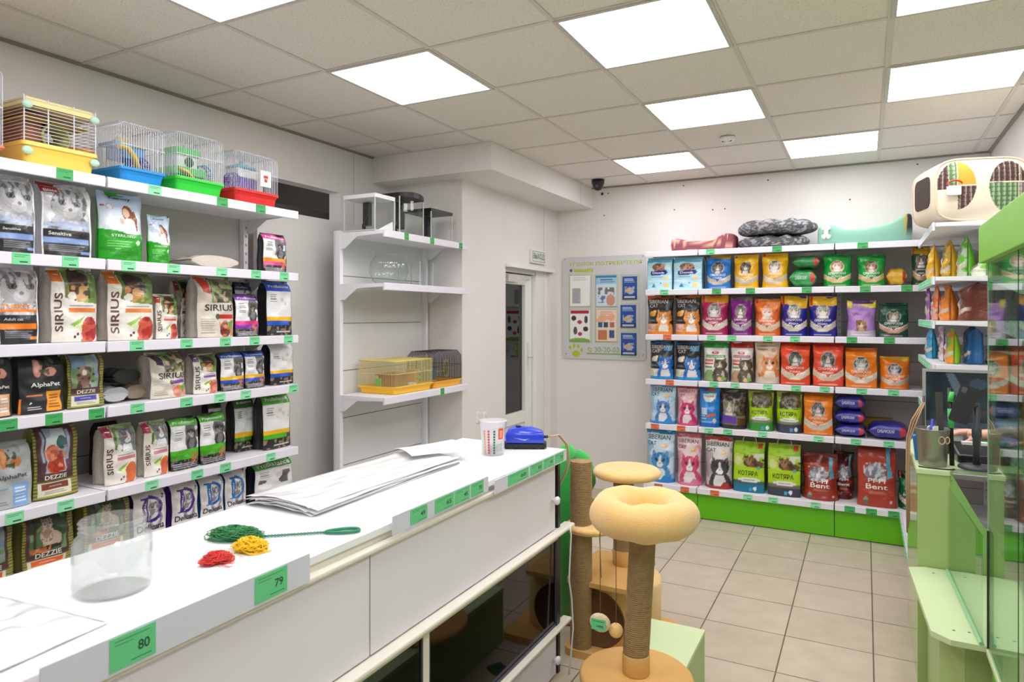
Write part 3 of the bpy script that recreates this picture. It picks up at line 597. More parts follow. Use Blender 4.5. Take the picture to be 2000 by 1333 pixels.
def D_siberian_dark(acc, top, low, fur, mark):
    ops = ['#26262a', ('n', 0, .3, 1, .9, '#34343a', 3, 6), ('hat', .93, .1, top, .03), ('r', 0, .07, .6, .27, '#ecc8b4' if top == '#c86428' else '#e8e4d0'), ('n', .05, .1, .55, .25, '#e0a890' if top == '#c86428' else '#d8d4b8', 5, 10), ('under', .075, 0, acc), ('e', .24, .53, .13, .07, '#f0b050' if top == '#c86428' else '#e8e0cc'), ('e', .33, .58, .07, .05, '#f6c878' if top == '#c86428' else '#f2ead8'), ('e', .17, .50, .06, .04, '#d88a28' if top == '#c86428' else '#d8ccb4'), ('lines', .08, .30, .42, .42, '#8a8a90', 4),
           ('cat', .70, .42, .36, fur, mark, '#f2ece6', '#e8f0f4'), ('r', .45, 0, .99, .075, acc)]
    if top != '#c86428': ops += [('r', .60, .74, .92, .88, '#58a8d8')]
    return ops, [('SIBERIAN', .45, .845, .74, .14, '#cfcac4'), ('CAT', .28, .735, .34, .13, '#cfcac4')], '#1c1c20'
def D_siberian_light(bg, bg2, top, fur, mark, inkc, bottom, eye='#3c5878'):
    ops = [bg, ('n', 0, 0, 1, .8, bg2, 3, 4), ('n', .0, .0, .5, .5, bg2, 8, 5), ('hat', .93, .02, top, .015), ('e', .70, .70, .11, .045, '#e8b878'), ('e', .66, .71, .05, .03, '#f2d8b0'), ('cat', .56, .42, .34, fur, mark, '#eef0f4', eye), ('under', .05, .02, bottom), ('p', [(.55, 0), (.9, 0), (.9, .1), (.7, .15)], bottom)]
    return ops, [('SIBERIAN', .46, .855, .80, .15, inkc), ('CAT', .23, .74, .34, .13, inkc)], bg2
def D_oval(base, top, fur='#787878', mark='#303030', band='#cfc6b4', drop=None, topsl=0, ring='#b8b4a8', topy=.86, txtc='#f0ece4', gold=None):
    ops = [base, ('n', 0, .4, 1, .9, '#%02x%02x%02x' % tuple(min(255, int(int(base[i:i + 2], 16) * 1.12) + 6) for i in (1, 3, 5)), 4, 4, .6), ('hat', topy, topsl, top, .02), ('e', .5, .60, .25, .19, ring), ('e', .5, .61, .22, .17, mark), ('cat', .5, .62, .24, fur, mark, '#e6e2dc', '#b8a040'),
           ('r', .26, .2, .74, .44, base), ('arc', .17, .16, .06, band), ('arc', .245, .16, .012, '#e8e4dc'), ('r', .30, .30, .70, .44, base), ('p', [(.32, .33), (.68, .33), (.5, .21)], base), ('lines', .2, .03, .8, .09, band, 2)]
    if topy < .9: ops += [('r', .04, topy + .02, .14, 1, '#c8322c')]
    if gold: ops += [('p', [(.1, .78), (.3, .66), (.34, .74)], gold), ('p', [(.9, .8), (.68, .68), (.72, .76)], gold)]
    return ops, [('СИБИРСКАЯ', .5, .40, .62, .09, txtc), ('КОШКА', .5, .31, .36, .075, txtc)], base
def D_koty(low, low2, word='ДРЕВЕСНЫЙ', top=True):
    ops = ['#a4cc28', ('n', 0, .5, 1, .98, '#86b81c', 3, 9, .55), ('n', 0, .45, 1, .8, '#c6dc6a', 6, 7, .5), ('e', .16, .62, .12, .09, '#d8e49c'), ('n', .62, .55, 1, .8, '#dfe8d8', 9, 7, .5), ('e', .56, .62, .22, .11, '#8a6848'), ('e', .80, .57, .18, .07, '#7a5a40'), ('e', .48, .64, .13, .09, '#a88460'), ('p', [(.36, .68), (.44, .7), (.37, .78)], '#8a6848'), ('p', [(.6, .68), (.52, .7), (.6, .78)], '#8a6848'), ('n', .3, .5, 1, .74, '#4a3626', 8, 12, .62), ('e', .44, .65, .02, .012, '#26201a'), ('e', .53, .65, .02, .012, '#26201a'),
           ('r', 0, .25, 1, .50, '#b8dc20'), ('under', .25, -.02, low2), ('e', .52, .25, .36, .045, '#eceee6'), ('under', .17, 0, low), ('e', .82, .5, .07, .035, '#6cb8a8'), ('r', .78, .88, .94, .985, '#c8502c'), ('e', .70, .08, .055, .04, '#e8f4f8'), ('e', .56, .07, .055, .035, '#48b0d8')]
    return ops, [('КОТЯРА', .48, .385, .64, .16, '#2a3812'), (word, .52, .25, .36, .045, '#3a4a2a')], '#7aa418'
def D_koty_win(low): # small bag with a window of pellets above the word
    ops = ['#9cc428', ('n', 0, .6, 1, 1, '#c8dc60', 5, 6), ('p', [(.2, 1), (.9, 1), (.96, .62), (.12, .60)], '#5c5030'), ('n', .12, .6, .96, 1, '#8a7c48', 4, 14), ('n', .12, .58, .96, .75, '#3a2a1c', 8, 12, .5), ('r', 0, .35, 1, .57, '#b8dc20'), ('e', .52, .31, .38, .05, '#eceee6'), ('under', .27, -.02, '#8a9080'), ('e', .52, .31, .36, .045, '#eceee6'), ('under', .20, 0, low), ('e', .6, .08, .07, .05, '#48b0d8'), ('e', .78, .09, .07, .05, '#e8f4f8')]
    return ops, [('КОТЯРА', .48, .46, .66, .17, '#2a3812'), ('ДРЕВЕСНЫЙ', .5, .31, .4, .045, '#3a4a2a')], '#7aa418'
def D_pipi(base='#a83c2c', top='#7c2c24', shrink=0):
    ops = [base, ('n', 0, 0, 1, 1, '#b84632', 3, 4, .6), ('hat', .80, .05, top, .02), ('e', .46, .56, .27, .13, '#a8aab2'), ('e', .42, .62, .15, .09, '#c2c4cc'), ('n', .15, .42, .76, .72, '#7c7e88', 6, 11, .5), ('n', .15, .42, .76, .72, '#dcdce2', 9, 13, .64), ('p', [(.3, .66), (.38, .66), (.32, .73)], '#9a9ca6'), ('p', [(.55, .66), (.47, .67), (.54, .73)], '#9a9ca6'), ('p', [(.74, 1), (.86, 1), (.84, .7), (.92, .5), (.78, .46), (.76, .7)], '#58b0c8'),
           ('lines', .3, .2, .75, .26, '#c88070', 2), ('e', .22, .10, .06, .07, '#98a090'), ('r', .16, .03, .28, .1, '#6c7468'), ('e', .86, .1, .04, .02, '#e8c8c0')]
    return ops, [('Pi-Pi', .5, .43, .46, .13, '#f4ece6'), ('Bent', .5, .33, .58, .15, '#f4ece6')], top
def D_white_pet(top, lab, food):
    ops = ['#eceae6', ('r', 0, .84, 1, 1, top), ('e', .5, .72, .15, .04, '#d85a4a'), ('r', .1, .60, .9, .655, lab), ('r', .08, .42, .42, .47, '#c84a3c'), ('r', .08, .50, .42, .55, '#d88a78'), ('r', .08, .33, .4, .37, '#7aa860'), ('e', .28, .10, .26, .2, food), ('cat', .70, .42, .30, '#6c6054', '#2c2822', '#d8d0c4', '#a8a040'), ('n', .5, .05, .9, .35, '#5a5248', 5, 9, .5), ('e', .82, .07, .12, .05, '#8ab860'), ('e', .68, .07, .08, .05, '#e8c090')]
    return ops, [('Pi', .5, .72, .1, .05, '#ffffff'), ('НАПОЛНИТЕЛЬ', .5, .628, .7, .045, '#ffffff')], '#dcdad4'
def D_beige_cat():
    ops = ['#e4c8ac', ('g', 0, .55, 1, 1, '#e8c4a0', '#e6dcd0'), ('n', 0, .2, 1, .6, '#e09058', 4, 4, .5), ('n', .1, .1, .9, .6, '#f0c8a0', 7, 6, .55), ('cat', .62, .48, .36, '#e8a068', '#d07a3c', '#f4e6da', '#8a7040', '#e09080'), ('under', .16, .02, '#dccabc'), ('e', .75, .8, .1, .05, '#c8705c', .6), ('e', .2, .2, .05, .05, '#b87848'), ('r', .3, .96, .7, 1, '#c88a30')]
    return ops, [('Сибирская', .46, .90, .76, .085, '#8a5038'), ('кошка', .32, .82, .40, .065, '#8a5038')], '#d8b898'
def D_lightbox():
    ops = ['#b8e4f2', ('r', 0, .26, 1, .3, '#d6f0f8'), ('n', 0, 0, 1, .9, '#c8ecf6', 4, 5), ('hat', .84, .05, '#58c0dc', .02), ('hat', .9, -.03, '#9adcee', .02), ('e', .48, .70, .25, .12, '#8a6a54'), ('n', .24, .58, .74, .8, '#c89a78', 5, 12, .5), ('n', .24, .58, .74, .8, '#4c3a30', 8, 11, .62), ('p', [(.16, .58), (.8, .60), (.84, .54), (.78, .46), (.18, .45)], '#2c2c8c'), ('e', .78, .36, .1, .07, '#f0e0a8'), ('e', .78, .14, .11, .075, '#f2d890'), ('p', [(.22, .08), (.36, .08), (.29, .22)], '#4a90b8'), ('e', .56, .2, .03, .02, '#3a6a98'), ('lines', .2, .36, .64, .42, '#7a90b8', 1)]
    return ops, [('Domik', .48, .523, .48, .075, '#f0f4ff')], '#8cd4ea'
def D_blue_kuzya():
    ops = ['#2c8cdc', ('n', 0, 0, 1, 1, '#3a9ae6', 4, 5), ('r', .25, .90, .75, 1, '#b87838'), ('p', [(.2, .84), (.84, .86), (.8, .74), (.6, .63), (.34, .64), (.22, .74)], '#e4e6dc'), ('r', .14, .32, .42, .48, '#c8e0f2'), ('p', [(.4, .24), (.84, .30), (.84, .37), (.42, .32)], '#e8762c'), ('lines', .14, .2, .4, .3, '#e8f0f8', 3), ('e', .78, .16, .08, .06, '#d8ccb0'), ('under', .10, 0, '#2470c8'), ('lines', .1, .1, .7, .15, '#c8e4f8', 1)]
    return ops, [('Кузя', .5, .78, .42, .11, '#2a5a7c')], '#1c60b0'
def D_brown_win():
    ops = ['#3c342c', ('n', 0, .35, 1, .92, '#7a6a54', 5, 10), ('n', 0, .35, 1, .92, '#26201a', 8, 8, .6), ('cat', .36, .56, .34, '#a89c8c', '#4a4036', '#e0d8cc', '#a8b060'), ('e', .42, .97, .28, .05, '#d8d0c4', .5), ('under', .34, .0, '#8c7c6c'), ('p', [(.0, .34), (.66, .32), (.66, .12), (.0, .16)], '#6c4cac'), ('r', .68, .05, .98, .28, '#6a4a28'), ('under', .10, 0, '#3a3238')]
    return ops, [], '#2c2622'
# ================================================================ BAGS ON THE LEFT RACKS
LF = -2.83                                         # plane of the printed faces
GF, GL_ = 'pet food bags on the left rack', 'cat litter bags on the back rack'
def lbag(label, pl, pr, ptop, lvl, design, d=.10, kind='block', back=0, name='pet_food_bag', yaw=0, hcap=None, fs=(40, 56), wr=1, m=film, py=None, group=None, **k):
    zz = ([.60] + LLEV)[lvl]; X = LF - back
    a, b = at_x(pl, 600, X).y, at_x(pr, 600, X).y
    c = at_x((pl + pr) / 2, ptop, X); h = c.z - zz
    gap = ([.60] + LLEV)[lvl + 1] - zz - .038; h = min(h, gap)
    return bag(name, label, 'pet food bag', group or 'pet food bags on the left racks', (X - d / 2, (a + b) / 2, zz + .001), math.pi / 2 + math.radians(yaw), b - a, h, d, design, kind, fs[0], fs[1], wr=wr, m=m, **k)
big = (60, 84)
# top bag shelf (level 4)
lbag('white grey-cat pet food bag cut off by the left edge, beside its red cornered twin', 0, 74, 330, 4, D_greycat('Sensitive', '#8fa8d8'), .13, fs=big)
lbag('white grey-cat pet food bag with red corner logo, left of the green bag', 86, 184, 346, 4, D_greycat('Sensitive', '#8fa8d8', logo='Blitz'), .13, fs=big)
lbag('large glossy green and pale blue pet food bag with a woman holding a cat', 205, 293, 372, 4, D_green_girl('STERILISED'), .13, fs=big, kind='pillow')
lbag('small green and pale blue pet food bag beside the larger green one', 296, 340, 420, 4, D_green_girl('STERILIZED'), .07, back=.02, kind='pillow')
lbag('small black pet food pouch with a pink band, alone on its shelf end', 517, 562, 457, 4, D_pro('#e048a8', '#f2a81c', '#e860a8'), .07, back=-.01)
# level 3
lbag('white pet food bag with a grey cat and orange turkey lettering at the left edge', 2, 80, 505, 3, D_greycat('Adult cat', '#f28c1e', word='TURKEY'), .12, fs=big)
lbag('cream dog food bag with orange corner, left one of two large twins', 104, 194, 520, 3, D_sirius('#e07a20', '#f09048'), .12, fs=big)
lbag('cream dog food bag with orange corner, right one of two large twins', 214, 304, 530, 3, D_sirius('#e07a20', '#f09048'), .12, fs=big)
lbag('small cream dog food bag tucked right of the two large twins', 307, 350, 575, 3, D_sirius('#c0392b', '#d86050'), .08, back=.03)
lbag('dark red backed cream bag set far back on the middle shelf', 345, 376, 545, 3, D_sirius('#8c2c28', '#a04838', strip='#8a7a6c'), .08, back=.15)
lbag('cream dog food bag with horizontal lettering and a red corner, standing on the middle shelf', 392, 460, 540, 3, D_sirius_side('#d4452c', '#d43c34', '#7c3428'), .13, fs=big, yaw=-3)
lbag('small black pouch with a purple band beside the cream dog food bag', 463, 508, 575, 3, D_pro('#8a3cb8', '#e83c90', '#8a3cb8'), .08)
lbag('navy pouch half hidden behind the purple banded pouch', 462, 494, 552, 3, D_pro('#203c78'), .06, back=.13)
lbag('tall white and blue pet food bag at the right end of the middle shelf', 525, 574, 549, 3, D_pro_wide('#2a5ec8'), .11, fs=big, wr=.6)
# level 2
lbag('black pet food bag with a tan label, cut off by the left edge', -42, 28, 693, 2, D_alpha('#2b2b2e', '#f2f2f0', '#e0b48a', '#d09040', '#e0a090'), .10, fs=big, m=matte)
lbag('black pet food bag with two raw fillets and an orange label', 40, 130, 694, 2, D_alpha('#2b2b2e', '#f2f2f0', '#f2a838', '#f08c28', '#e0a090'), .12, fs=big, m=matte)
lbag('olive striped pet food bag with a blue label, right of the black bags', 136, 207, 684, 2, D_dezzie('kitten', 'КУРИЦА', '#5c54b8'), .11, fs=big, m=matte)
lbag('cream bag with a purple corner sagging in the centre of the fourth shelf', 298, 367, 689, 2, D_sirius_side('#4c2c58', '#7c50a8', '#d89888'), .14, fs=big, yaw=2, wr=1.4)
lbag('cream bag with upright lettering and a pink ham picture, leaning against its sagging twin', 383, 428, 692, 2, D_sirius('#5c3468', '#8c60b0', fruit='#e09080', ink_='#40343c'), .11, fs=big, yaw=-2)
lbag('small blue banded pouch with yellow stripe, left one of a pair', 434, 480, 689, 2, D_pro('#2a5ec8', '#f2c21c', '#2a5ec8'), .08)
lbag('small blue banded pouch with yellow stripe, right one of a pair', 482, 520, 686, 2, D_pro('#2a5ec8', '#f2c21c', '#2a5ec8'), .08)
lbag('tall white pet food bag with blue and yellow stripes, below the white and blue one', 532, 577, 664, 2, D_pro_wide('#e8e8ec', b3='#2a5ec8'), .11, fs=big, wr=.6)
# level 1
lbag('grey pet food bag with a salmon steak picture, cut off by the left edge', -30, 67, 868, 1, D_alpha('#b4b8b8', '#4a5058', '#88aed8', '#7a98c0', '#d8935c'), .12, fs=big, m=matte)
lbag('olive striped pet food bag with a lobster and window picture', 69, 156, 828, 1, D_dezzie('lobster', 'ЛОСОСЬ', '#8c4434'), .11, fs=big, m=matte, back=.01)
lbag('dark pet food bag deep in the shade at the back of the fifth shelf', 196, 240, 826, 1, D_alpha('#26282a', '#707274', '#34383a', '#404040', '#3a3634'), .10, back=.20, m=matte)
lbag('cream cat food bag with a burgundy corner, left one of a pair', 206, 271, 832, 1, D_sirius('#b03050', '#d88a98', cat=True, fruit='#e07838'), .11, fs=big, yaw=2)
lbag('cream cat food bag with a burgundy corner, right one of a pair', 283, 333, 824, 1, D_sirius('#b03050', '#d88a98', cat=True, fruit='#e07838'), .09, fs=big, yaw=2)
lbag('small green banded pouch, left one of a pair beside the burgundy cornered bags', 336, 391, 816, 1, D_pro('#58b828', '#58b828', '#4ca820'), .08, fs=big)
lbag('small green banded pouch, right one of a pair beside the burgundy cornered bags', 394, 444, 808, 1, D_pro('#58b828', '#58b828', '#4ca820'), .08, fs=big)
lbag('dark green topped pet food bag standing behind the tall white and green one', 462, 500, 776, 1, D_pro_wide('#2c7a1c', b3='#4c9a2c', body='#22261f'), .10, back=.10)
lbag('dark pouch hidden deepest behind the green topped bags', 410, 436, 776, 1, D_pro_wide('#26501c', b3='#2c5a20', body='#1c1f1a'), .08, back=.20)
lbag('tall white and green pet food bag at the right end of the fifth shelf', 518, 571, 769, 1, D_pro_wide('#48a81c', b3='#58b828'), .11, fs=big, wr=.6)
# base level
lbag('olive striped pet food bag at the left edge of the lowest shelf', -70, 30, 1016, 0, D_dezzie('kitten', 'КУРИЦА', '#d86a28'), .11, fs=big, m=matte)
lbag('brown and olive bag with a siamese cat and orange label behind the glass jar', 47, 148, 984, 0, D_dezzie('siamese', 'ИНДЕЙКА', '#e8702c'), .11, fs=big, m=matte)
lbag('brown and olive bag with a siamese cat, left of the purple letter bags', 168, 258, 956, 0, D_dezzie('siamese', 'ИНДЕЙКА', '#e8702c'), .11, fs=big, m=matte)
lbag('white bag with a big purple letter D, left one of the purple pair', 264, 328, 958, 0, D_delicana('#563090'), .09, fs=big)
lbag('white bag with a big purple letter D, right one of the purple pair', 339, 390, 942, 0, D_delicana('#563090'), .09, fs=big)
lbag('white bag with a big blue letter D, left one of the blue pair', 395, 440, 931, 0, D_delicana('#1878c0'), .09, fs=big)
lbag('white bag with a big blue letter D, right one of the blue pair', 443, 484, 920, 0, D_delicana('#1878c0'), .09, fs=big)
dsg = D_pro_wide('#4cb030', b3='#ececec', b2='#ececec', body='#e8e8e8'); dsg[0].append(('n', .1, .4, .9, .7, '#303030', 5, 6, .7))
lbag('white bag with a green folded top at the right end of the lowest shelf', 502, 575, 899, 0, dsg, .11, fs=big, wr=1.5)
# bags lying on their backs
def lying(label, loc, rz, w, h, d, design, cat='pet food bag', name='pet_food_bag', group='bags lying flat on the racks', m=film, seed=3, wr=1.0):
    """a bag laid down: its printed side up or towards the aisle"""
    return bag(name, label, cat, group, loc, rz, w, h, d, design, 'pillow', 26, 30, m=m, tilt=-math.pi / 2, seed=seed, wr=wr)
p = at_x(402, 515, LF - .12)
o = lying('grey green pet food bag lying flat on the second shelf', (LF - .02, p.y - .02, LLEV[3] + .036), math.pi / 2, .28, .22, .055, D_sirius_side('#5a8a4c', '#5aa858', '#a89880'))
for k, (px, t, dz, bk_, lab) in enumerate([(221, 750, 0, .05, 'silver grey pet food bag lying flat beside the olive striped bag'), (260, 755, 0, .075, 'dark cream bag lying flat behind the silver grey one'), (243, 735, .072, .09, 'black bag lying on top of the two flat bags on the fourth shelf')]):
    y = at_x(px, t, LF - bk_).y
    lying(lab, (LF - bk_ + .02, y, LLEV[1] + .038 + dz), math.pi / 2 + (.0, .0, .15)[k], (.112, .10, .15)[k], .19, .06, (['#a8aaac', '#7c6c5c', '#2c3030'][k:k + 1] + [('lines', .1, .1, .9, .9, '#8c8c8c', 6)], [], ['#b8b8ba', '#8c7c6c', '#26292a'][k]), seed=k)
# ================================================================ BAGS ON THE BACK RACKS
BF = 5.45
def bbag(label, pl, pr, ptop, lvl, design, d=.12, kind='pillow', back=0, name='cat_litter_bag', fs=(34, 46), wr=1.0, m=film, cat='cat litter bag', yaw=0, hs=1, **k):
    zz = ([.245] + BLEV)[lvl]; Y = BF + back - (.03 if lvl == 0 else 0)
    a, b = at_y(pl, 600, Y).x, at_y(pr, 600, Y).x; h = (at_y((pl + pr) / 2, ptop, Y).z - zz) * hs; lv_ = [.245] + BLEV + [BTOP]; h = min(h, lv_[lvl + 1] - zz - .038)
    return bag(name, label, cat, 'cat litter bags on the back racks', ((a + b) / 2, Y + d / 2, zz + .001), math.radians(yaw), (b - a) * .985, h, d, design, kind, fs[0], fs[1], wr=wr, m=m, **k)
Y_, R_, O_, N_ = '#ecb818', '#e0502c', '#ee861c', '#2c2c98'
bbag('pale blue litter pack with a navy banner, leftmost in the top row', 1262, 1312, 503, 4, D_lightbox(), kind='block', wr=.5)
bbag('pale blue litter pack with a navy banner, second from the left in the top row', 1314, 1371, 502, 4, D_lightbox(), kind='block', wr=.5)
bbag('bright blue cat litter bag with a yellow top, right of the pale blue pair', 1376, 1427, 496, 4, D_oval('#2080d0', '#c8a818', topy=.88), .12)
bbag('yellow cat litter bag with a grey cat, left of its yellow twin', 1431, 1481, 497, 4, D_oval(Y_, '#f0c020', ring='#e8c040', topy=.88), .12)
bbag('yellow cat litter bag with a white cat, right of its yellow twin', 1486, 1539, 494, 4, D_oval(Y_, '#f0c020', fur='#d8d0cc', mark='#6c5c50', ring='#e8d8b0', topy=.88), .12)
bbag('bright green cat litter bag with a yellow corner, left one of the green pair', 1606, 1664, 495, 4, D_oval('#18a044', '#107838', fur='#e8c8bc', mark='#a86c58', band='#d8bc8c', ring='#c8d8a8', topy=.9, topsl=-.1), .13)
bbag('bright green cat litter bag with a yellow corner, right one of the green pair', 1674, 1730, 496, 4, D_oval('#18a044', '#107838', fur='#b89880', mark='#6c4438', band='#d8b88c', ring='#88a868', topy=.9, topsl=-.1), .13)
bbag('dark green cat litter bag with yellow header, behind the corner racks yellow bags', 1781, 1818, 481, 4, D_oval('#1c4a34', '#d8a818', fur='#8a7c70', mark='#3c342c', band='#c09878', topy=.8), .12, back=.02)
bbag('black and orange cat litter bag, left one of the pair in the second row', 1261, 1312, 578, 3, D_siberian_dark('#f0902c', '#c86428', '', '#e8a050', '#c87830'))
bbag('black and orange cat litter bag, right one of the pair in the second row', 1315, 1366, 577, 3, D_siberian_dark('#f0902c', '#c86428', '', '#e8a050', '#c87830'))
bbag('magenta cat litter bag with a yellow top in the second row', 1367, 1421, 576, 3, D_oval('#b02060', '#e0a020', fur='#c8c4c4', mark='#606060', band='#e0d8cc', topy=.80))
bbag('purple cat litter bag with a silver band in the second row', 1424, 1468, 579, 3, D_oval('#882088', '#7c7474', fur='#8a8480', mark='#4c4440', band='#a8a4ac', topy=.9))
bbag('orange cat litter bag with pale lettering, between the purple and navy bags', 1472, 1524, 584, 3, D_oval('#e07028', '#e88830', fur='#f0d8c8', mark='#e8a070', band='#e0ccb4', ring='#e87838', gold='#f8c030'))
bbag('navy cat litter bag with a yellow top, left one of the navy pair', 1524, 1577, 578, 3, D_oval(N_, '#ecbc1c', fur='#c8c4c0', mark='#484440', topy=.74, topsl=-.10))
bbag('navy cat litter bag with a yellow top, right one of the navy pair', 1579, 1635, 579, 3, D_oval(N_, '#ecbc1c', fur='#d8d0cc', mark='#706460', topy=.76, topsl=.04))
bbag('lilac cat litter bag with a yellow corner in the second row', 1653, 1712, 587, 3, (['#b888d0', ('n', 0, .2, 1, .9, '#c8a0dc', 4, 5), ('hat', .86, -.1, '#e8d838', .03), ('r', .1, .9, .9, 1, '#5c3c78'), ('r', .3, .22, .7, .46, '#8a6440'), ('cat', .5, .34, .2, '#a87c50', '#5c4028', '#d8b890', '#8a9a40'), ('under', .17, .02, '#c8bcc8'), ('lines', .15, .05, .85, .15, '#e8e0e8', 2), ('r', .05, .8, .18, 1, '#ecd838')], [('СИБИРСКАЯ', .5, .62, .6, .1, '#7c48a0')], '#a878c4'))
bbag('wide dark green cat litter bag at the right of the second row', 1716, 1775, 592, 3, D_oval('#15503c', '#184c3a', fur='#b8a898', mark='#3c3830', band='#c89c88', ring='#8ab098', topy=.93), .15, kind='block')
bbag('black and blue cat litter bag, left one of the pair in the third row', 1266, 1314, 667, 2, D_siberian_dark('#28a0d8', '#1c6cb0', '', '#2c88d8', '#1c5ca0'))
bbag('black and blue cat litter bag, right one of the pair in the third row', 1316, 1367, 668, 2, D_siberian_dark('#28a0d8', '#1c6cb0', '', '#2c88d8', '#1c5ca0'))
bbag('white litter bag with a green top and tabby cat', 1371, 1422, 668, 2, D_white_pet('#2c9c38', '#5ca868', '#98b878'))
bbag('white litter bag with a red top and tabby cat', 1425, 1470, 668, 2, D_white_pet('#c02824', '#b87084', '#c8a080'))
bbag('beige litter bag with a ginger cat in the third row', 1472, 1523, 669, 2, D_beige_cat())
bbag('red orange cat litter bag, left one of the large pair in the third row', 1524, 1582, 669, 2, D_oval(R_, '#c83c24', topy=.93, band='#d8ccb4'), .14, kind='block', wr=1.3)
bbag('red orange cat litter bag, right one of the large pair in the third row', 1587, 1648, 670, 2, D_oval(R_, '#c83c24', topy=.93, band='#d8ccb4'), .14, kind='block', wr=1.5)
bbag('orange cat litter bag, taller one at the right of the third row', 1650, 1714, 681, 2, D_oval(O_, '#d87818', topy=.92, band='#d8d0c4', fur='#c8c8c8', mark='#404848'), .14, kind='block')
bbag('short orange cat litter bag with a yellow corner, last in the third row', 1717, 1779, 698, 2, D_oval(O_, '#d8b020', topy=.90, topsl=-.08, band='#d0c0b0', fur='#b8b8b8', mark='#303838'), .14)
bbag('pale blue cat litter bag with a blue and white cat in the fourth row', 1266, 1318, 752, 1, D_siberian_light('#cfe6f4', '#a8d2ee', '#7cb4dc', '#5c94d0', '#3c6cb0', '#3c5880', '#2c9cd8'))
bbag('pink cat litter bag with a pink and white cat in the fourth row', 1320, 1360, 755, 1, D_siberian_light('#f0ccd4', '#e89cb4', '#b85c74', '#e0447c', '#c02c64', '#b05870', '#e85c8c'))
bbag('bright blue litter bag with an orange stripe in the fourth row', 1363, 1405, 759, 1, D_blue_kuzya())
bbag('brown litter bag with a tabby cat and purple label in the fourth row', 1405, 1456, 762, 1, D_brown_win())
bbag('lime green wood litter bag with a green base, in the fourth row', 1459, 1510, 765, 1, D_koty_win('#48a040'))
bbag('lime green wood litter bag with a slate base, in the fourth row', 1514, 1567, 767, 1, D_koty_win('#4c4c60'))
bbag('orange cat litter bag in the fourth row, beside the navy stack', 1569, 1627, 769, 1, D_oval(O_, '#e07c1c', topy=.93, band='#d0c8bc', fur='#989494', mark='#383434'), .14, kind='block')
bbag('tall pale blue cat litter bag in the bottom row, left end', 1258, 1316, 842, 0, D_siberian_light('#d4e8f4', '#98c4e4', '#1c98d4', '#4c9cd4', '#2c74b0', '#2c4460', '#1c90d8'), .14, yaw=-4)
bbag('tall pink cat litter bag in the bottom row', 1319, 1368, 850, 0, D_siberian_light('#f0dce0', '#e8a4b8', '#d86480', '#e05c84', '#c03c6c', '#7c3048', '#e888a8', eye='#7c5838'), .14, yaw=3)
bbag('grey cat litter bag with red top and black and white cat', 1374, 1430, 856, 0, D_siberian_light('#dcd8d8', '#b8acb0', '#c82820', '#4c4c4c', '#202020', '#383838', '#b83428'), .14, yaw=2)
for lab, a, b, t, lo, lo2 in (('left one with a teal base', 1431, 1493, 866, '#2080a0', '#4c6c6c'), ('right one with a slate base', 1498, 1564, 871, '#444858', '#7c7468')):
    o = bbag('tall lime green litter bag with paper handles, ' + lab, a, b, t, 0, D_koty(lo, lo2), .16, kind='block', wr=.5, m=matte)
    w_ = o.dimensions.x; hh_ = max(v.co.z for v in o.data.vertices); t_ = MB()
    t_.tube([(-.05, -.01, hh_ - .02), (-.048, -.012, hh_ + .02), (-.03, -.012, hh_ + .045), (.03, -.012, hh_ + .045), (.048, -.012, hh_ + .02), (.05, -.01, hh_ - .02)], .007, 6, flat=.5)
    O('carry_handle', t_, mat('paper_cord', (226, 218, 196), .8), o)
bbag('rust red litter bag with crumpled top, left one in the bottom row', 1566, 1637, 890, 0, D_pipi(), .17, wr=2.2, m=film)
bbag('dark maroon litter bag pushed back between the two rust red ones', 1628, 1668, 886, 0, D_pipi('#6c2420', '#581c1c'), .14, back=.12, wr=1.8)
bbag('tall rust red litter bag with a grey cat and blue ribbon at bottom right', 1674, 1751, 872, 0, D_pipi('#b04028', '#a04030'), .17, kind='block', wr=1.2)
bbag('dark green bag at the right end of the bottom row', 1755, 1800, 925, 0, D_oval('#187040', '#0c3c24', topy=.8), .14, wr=2, back=.02)
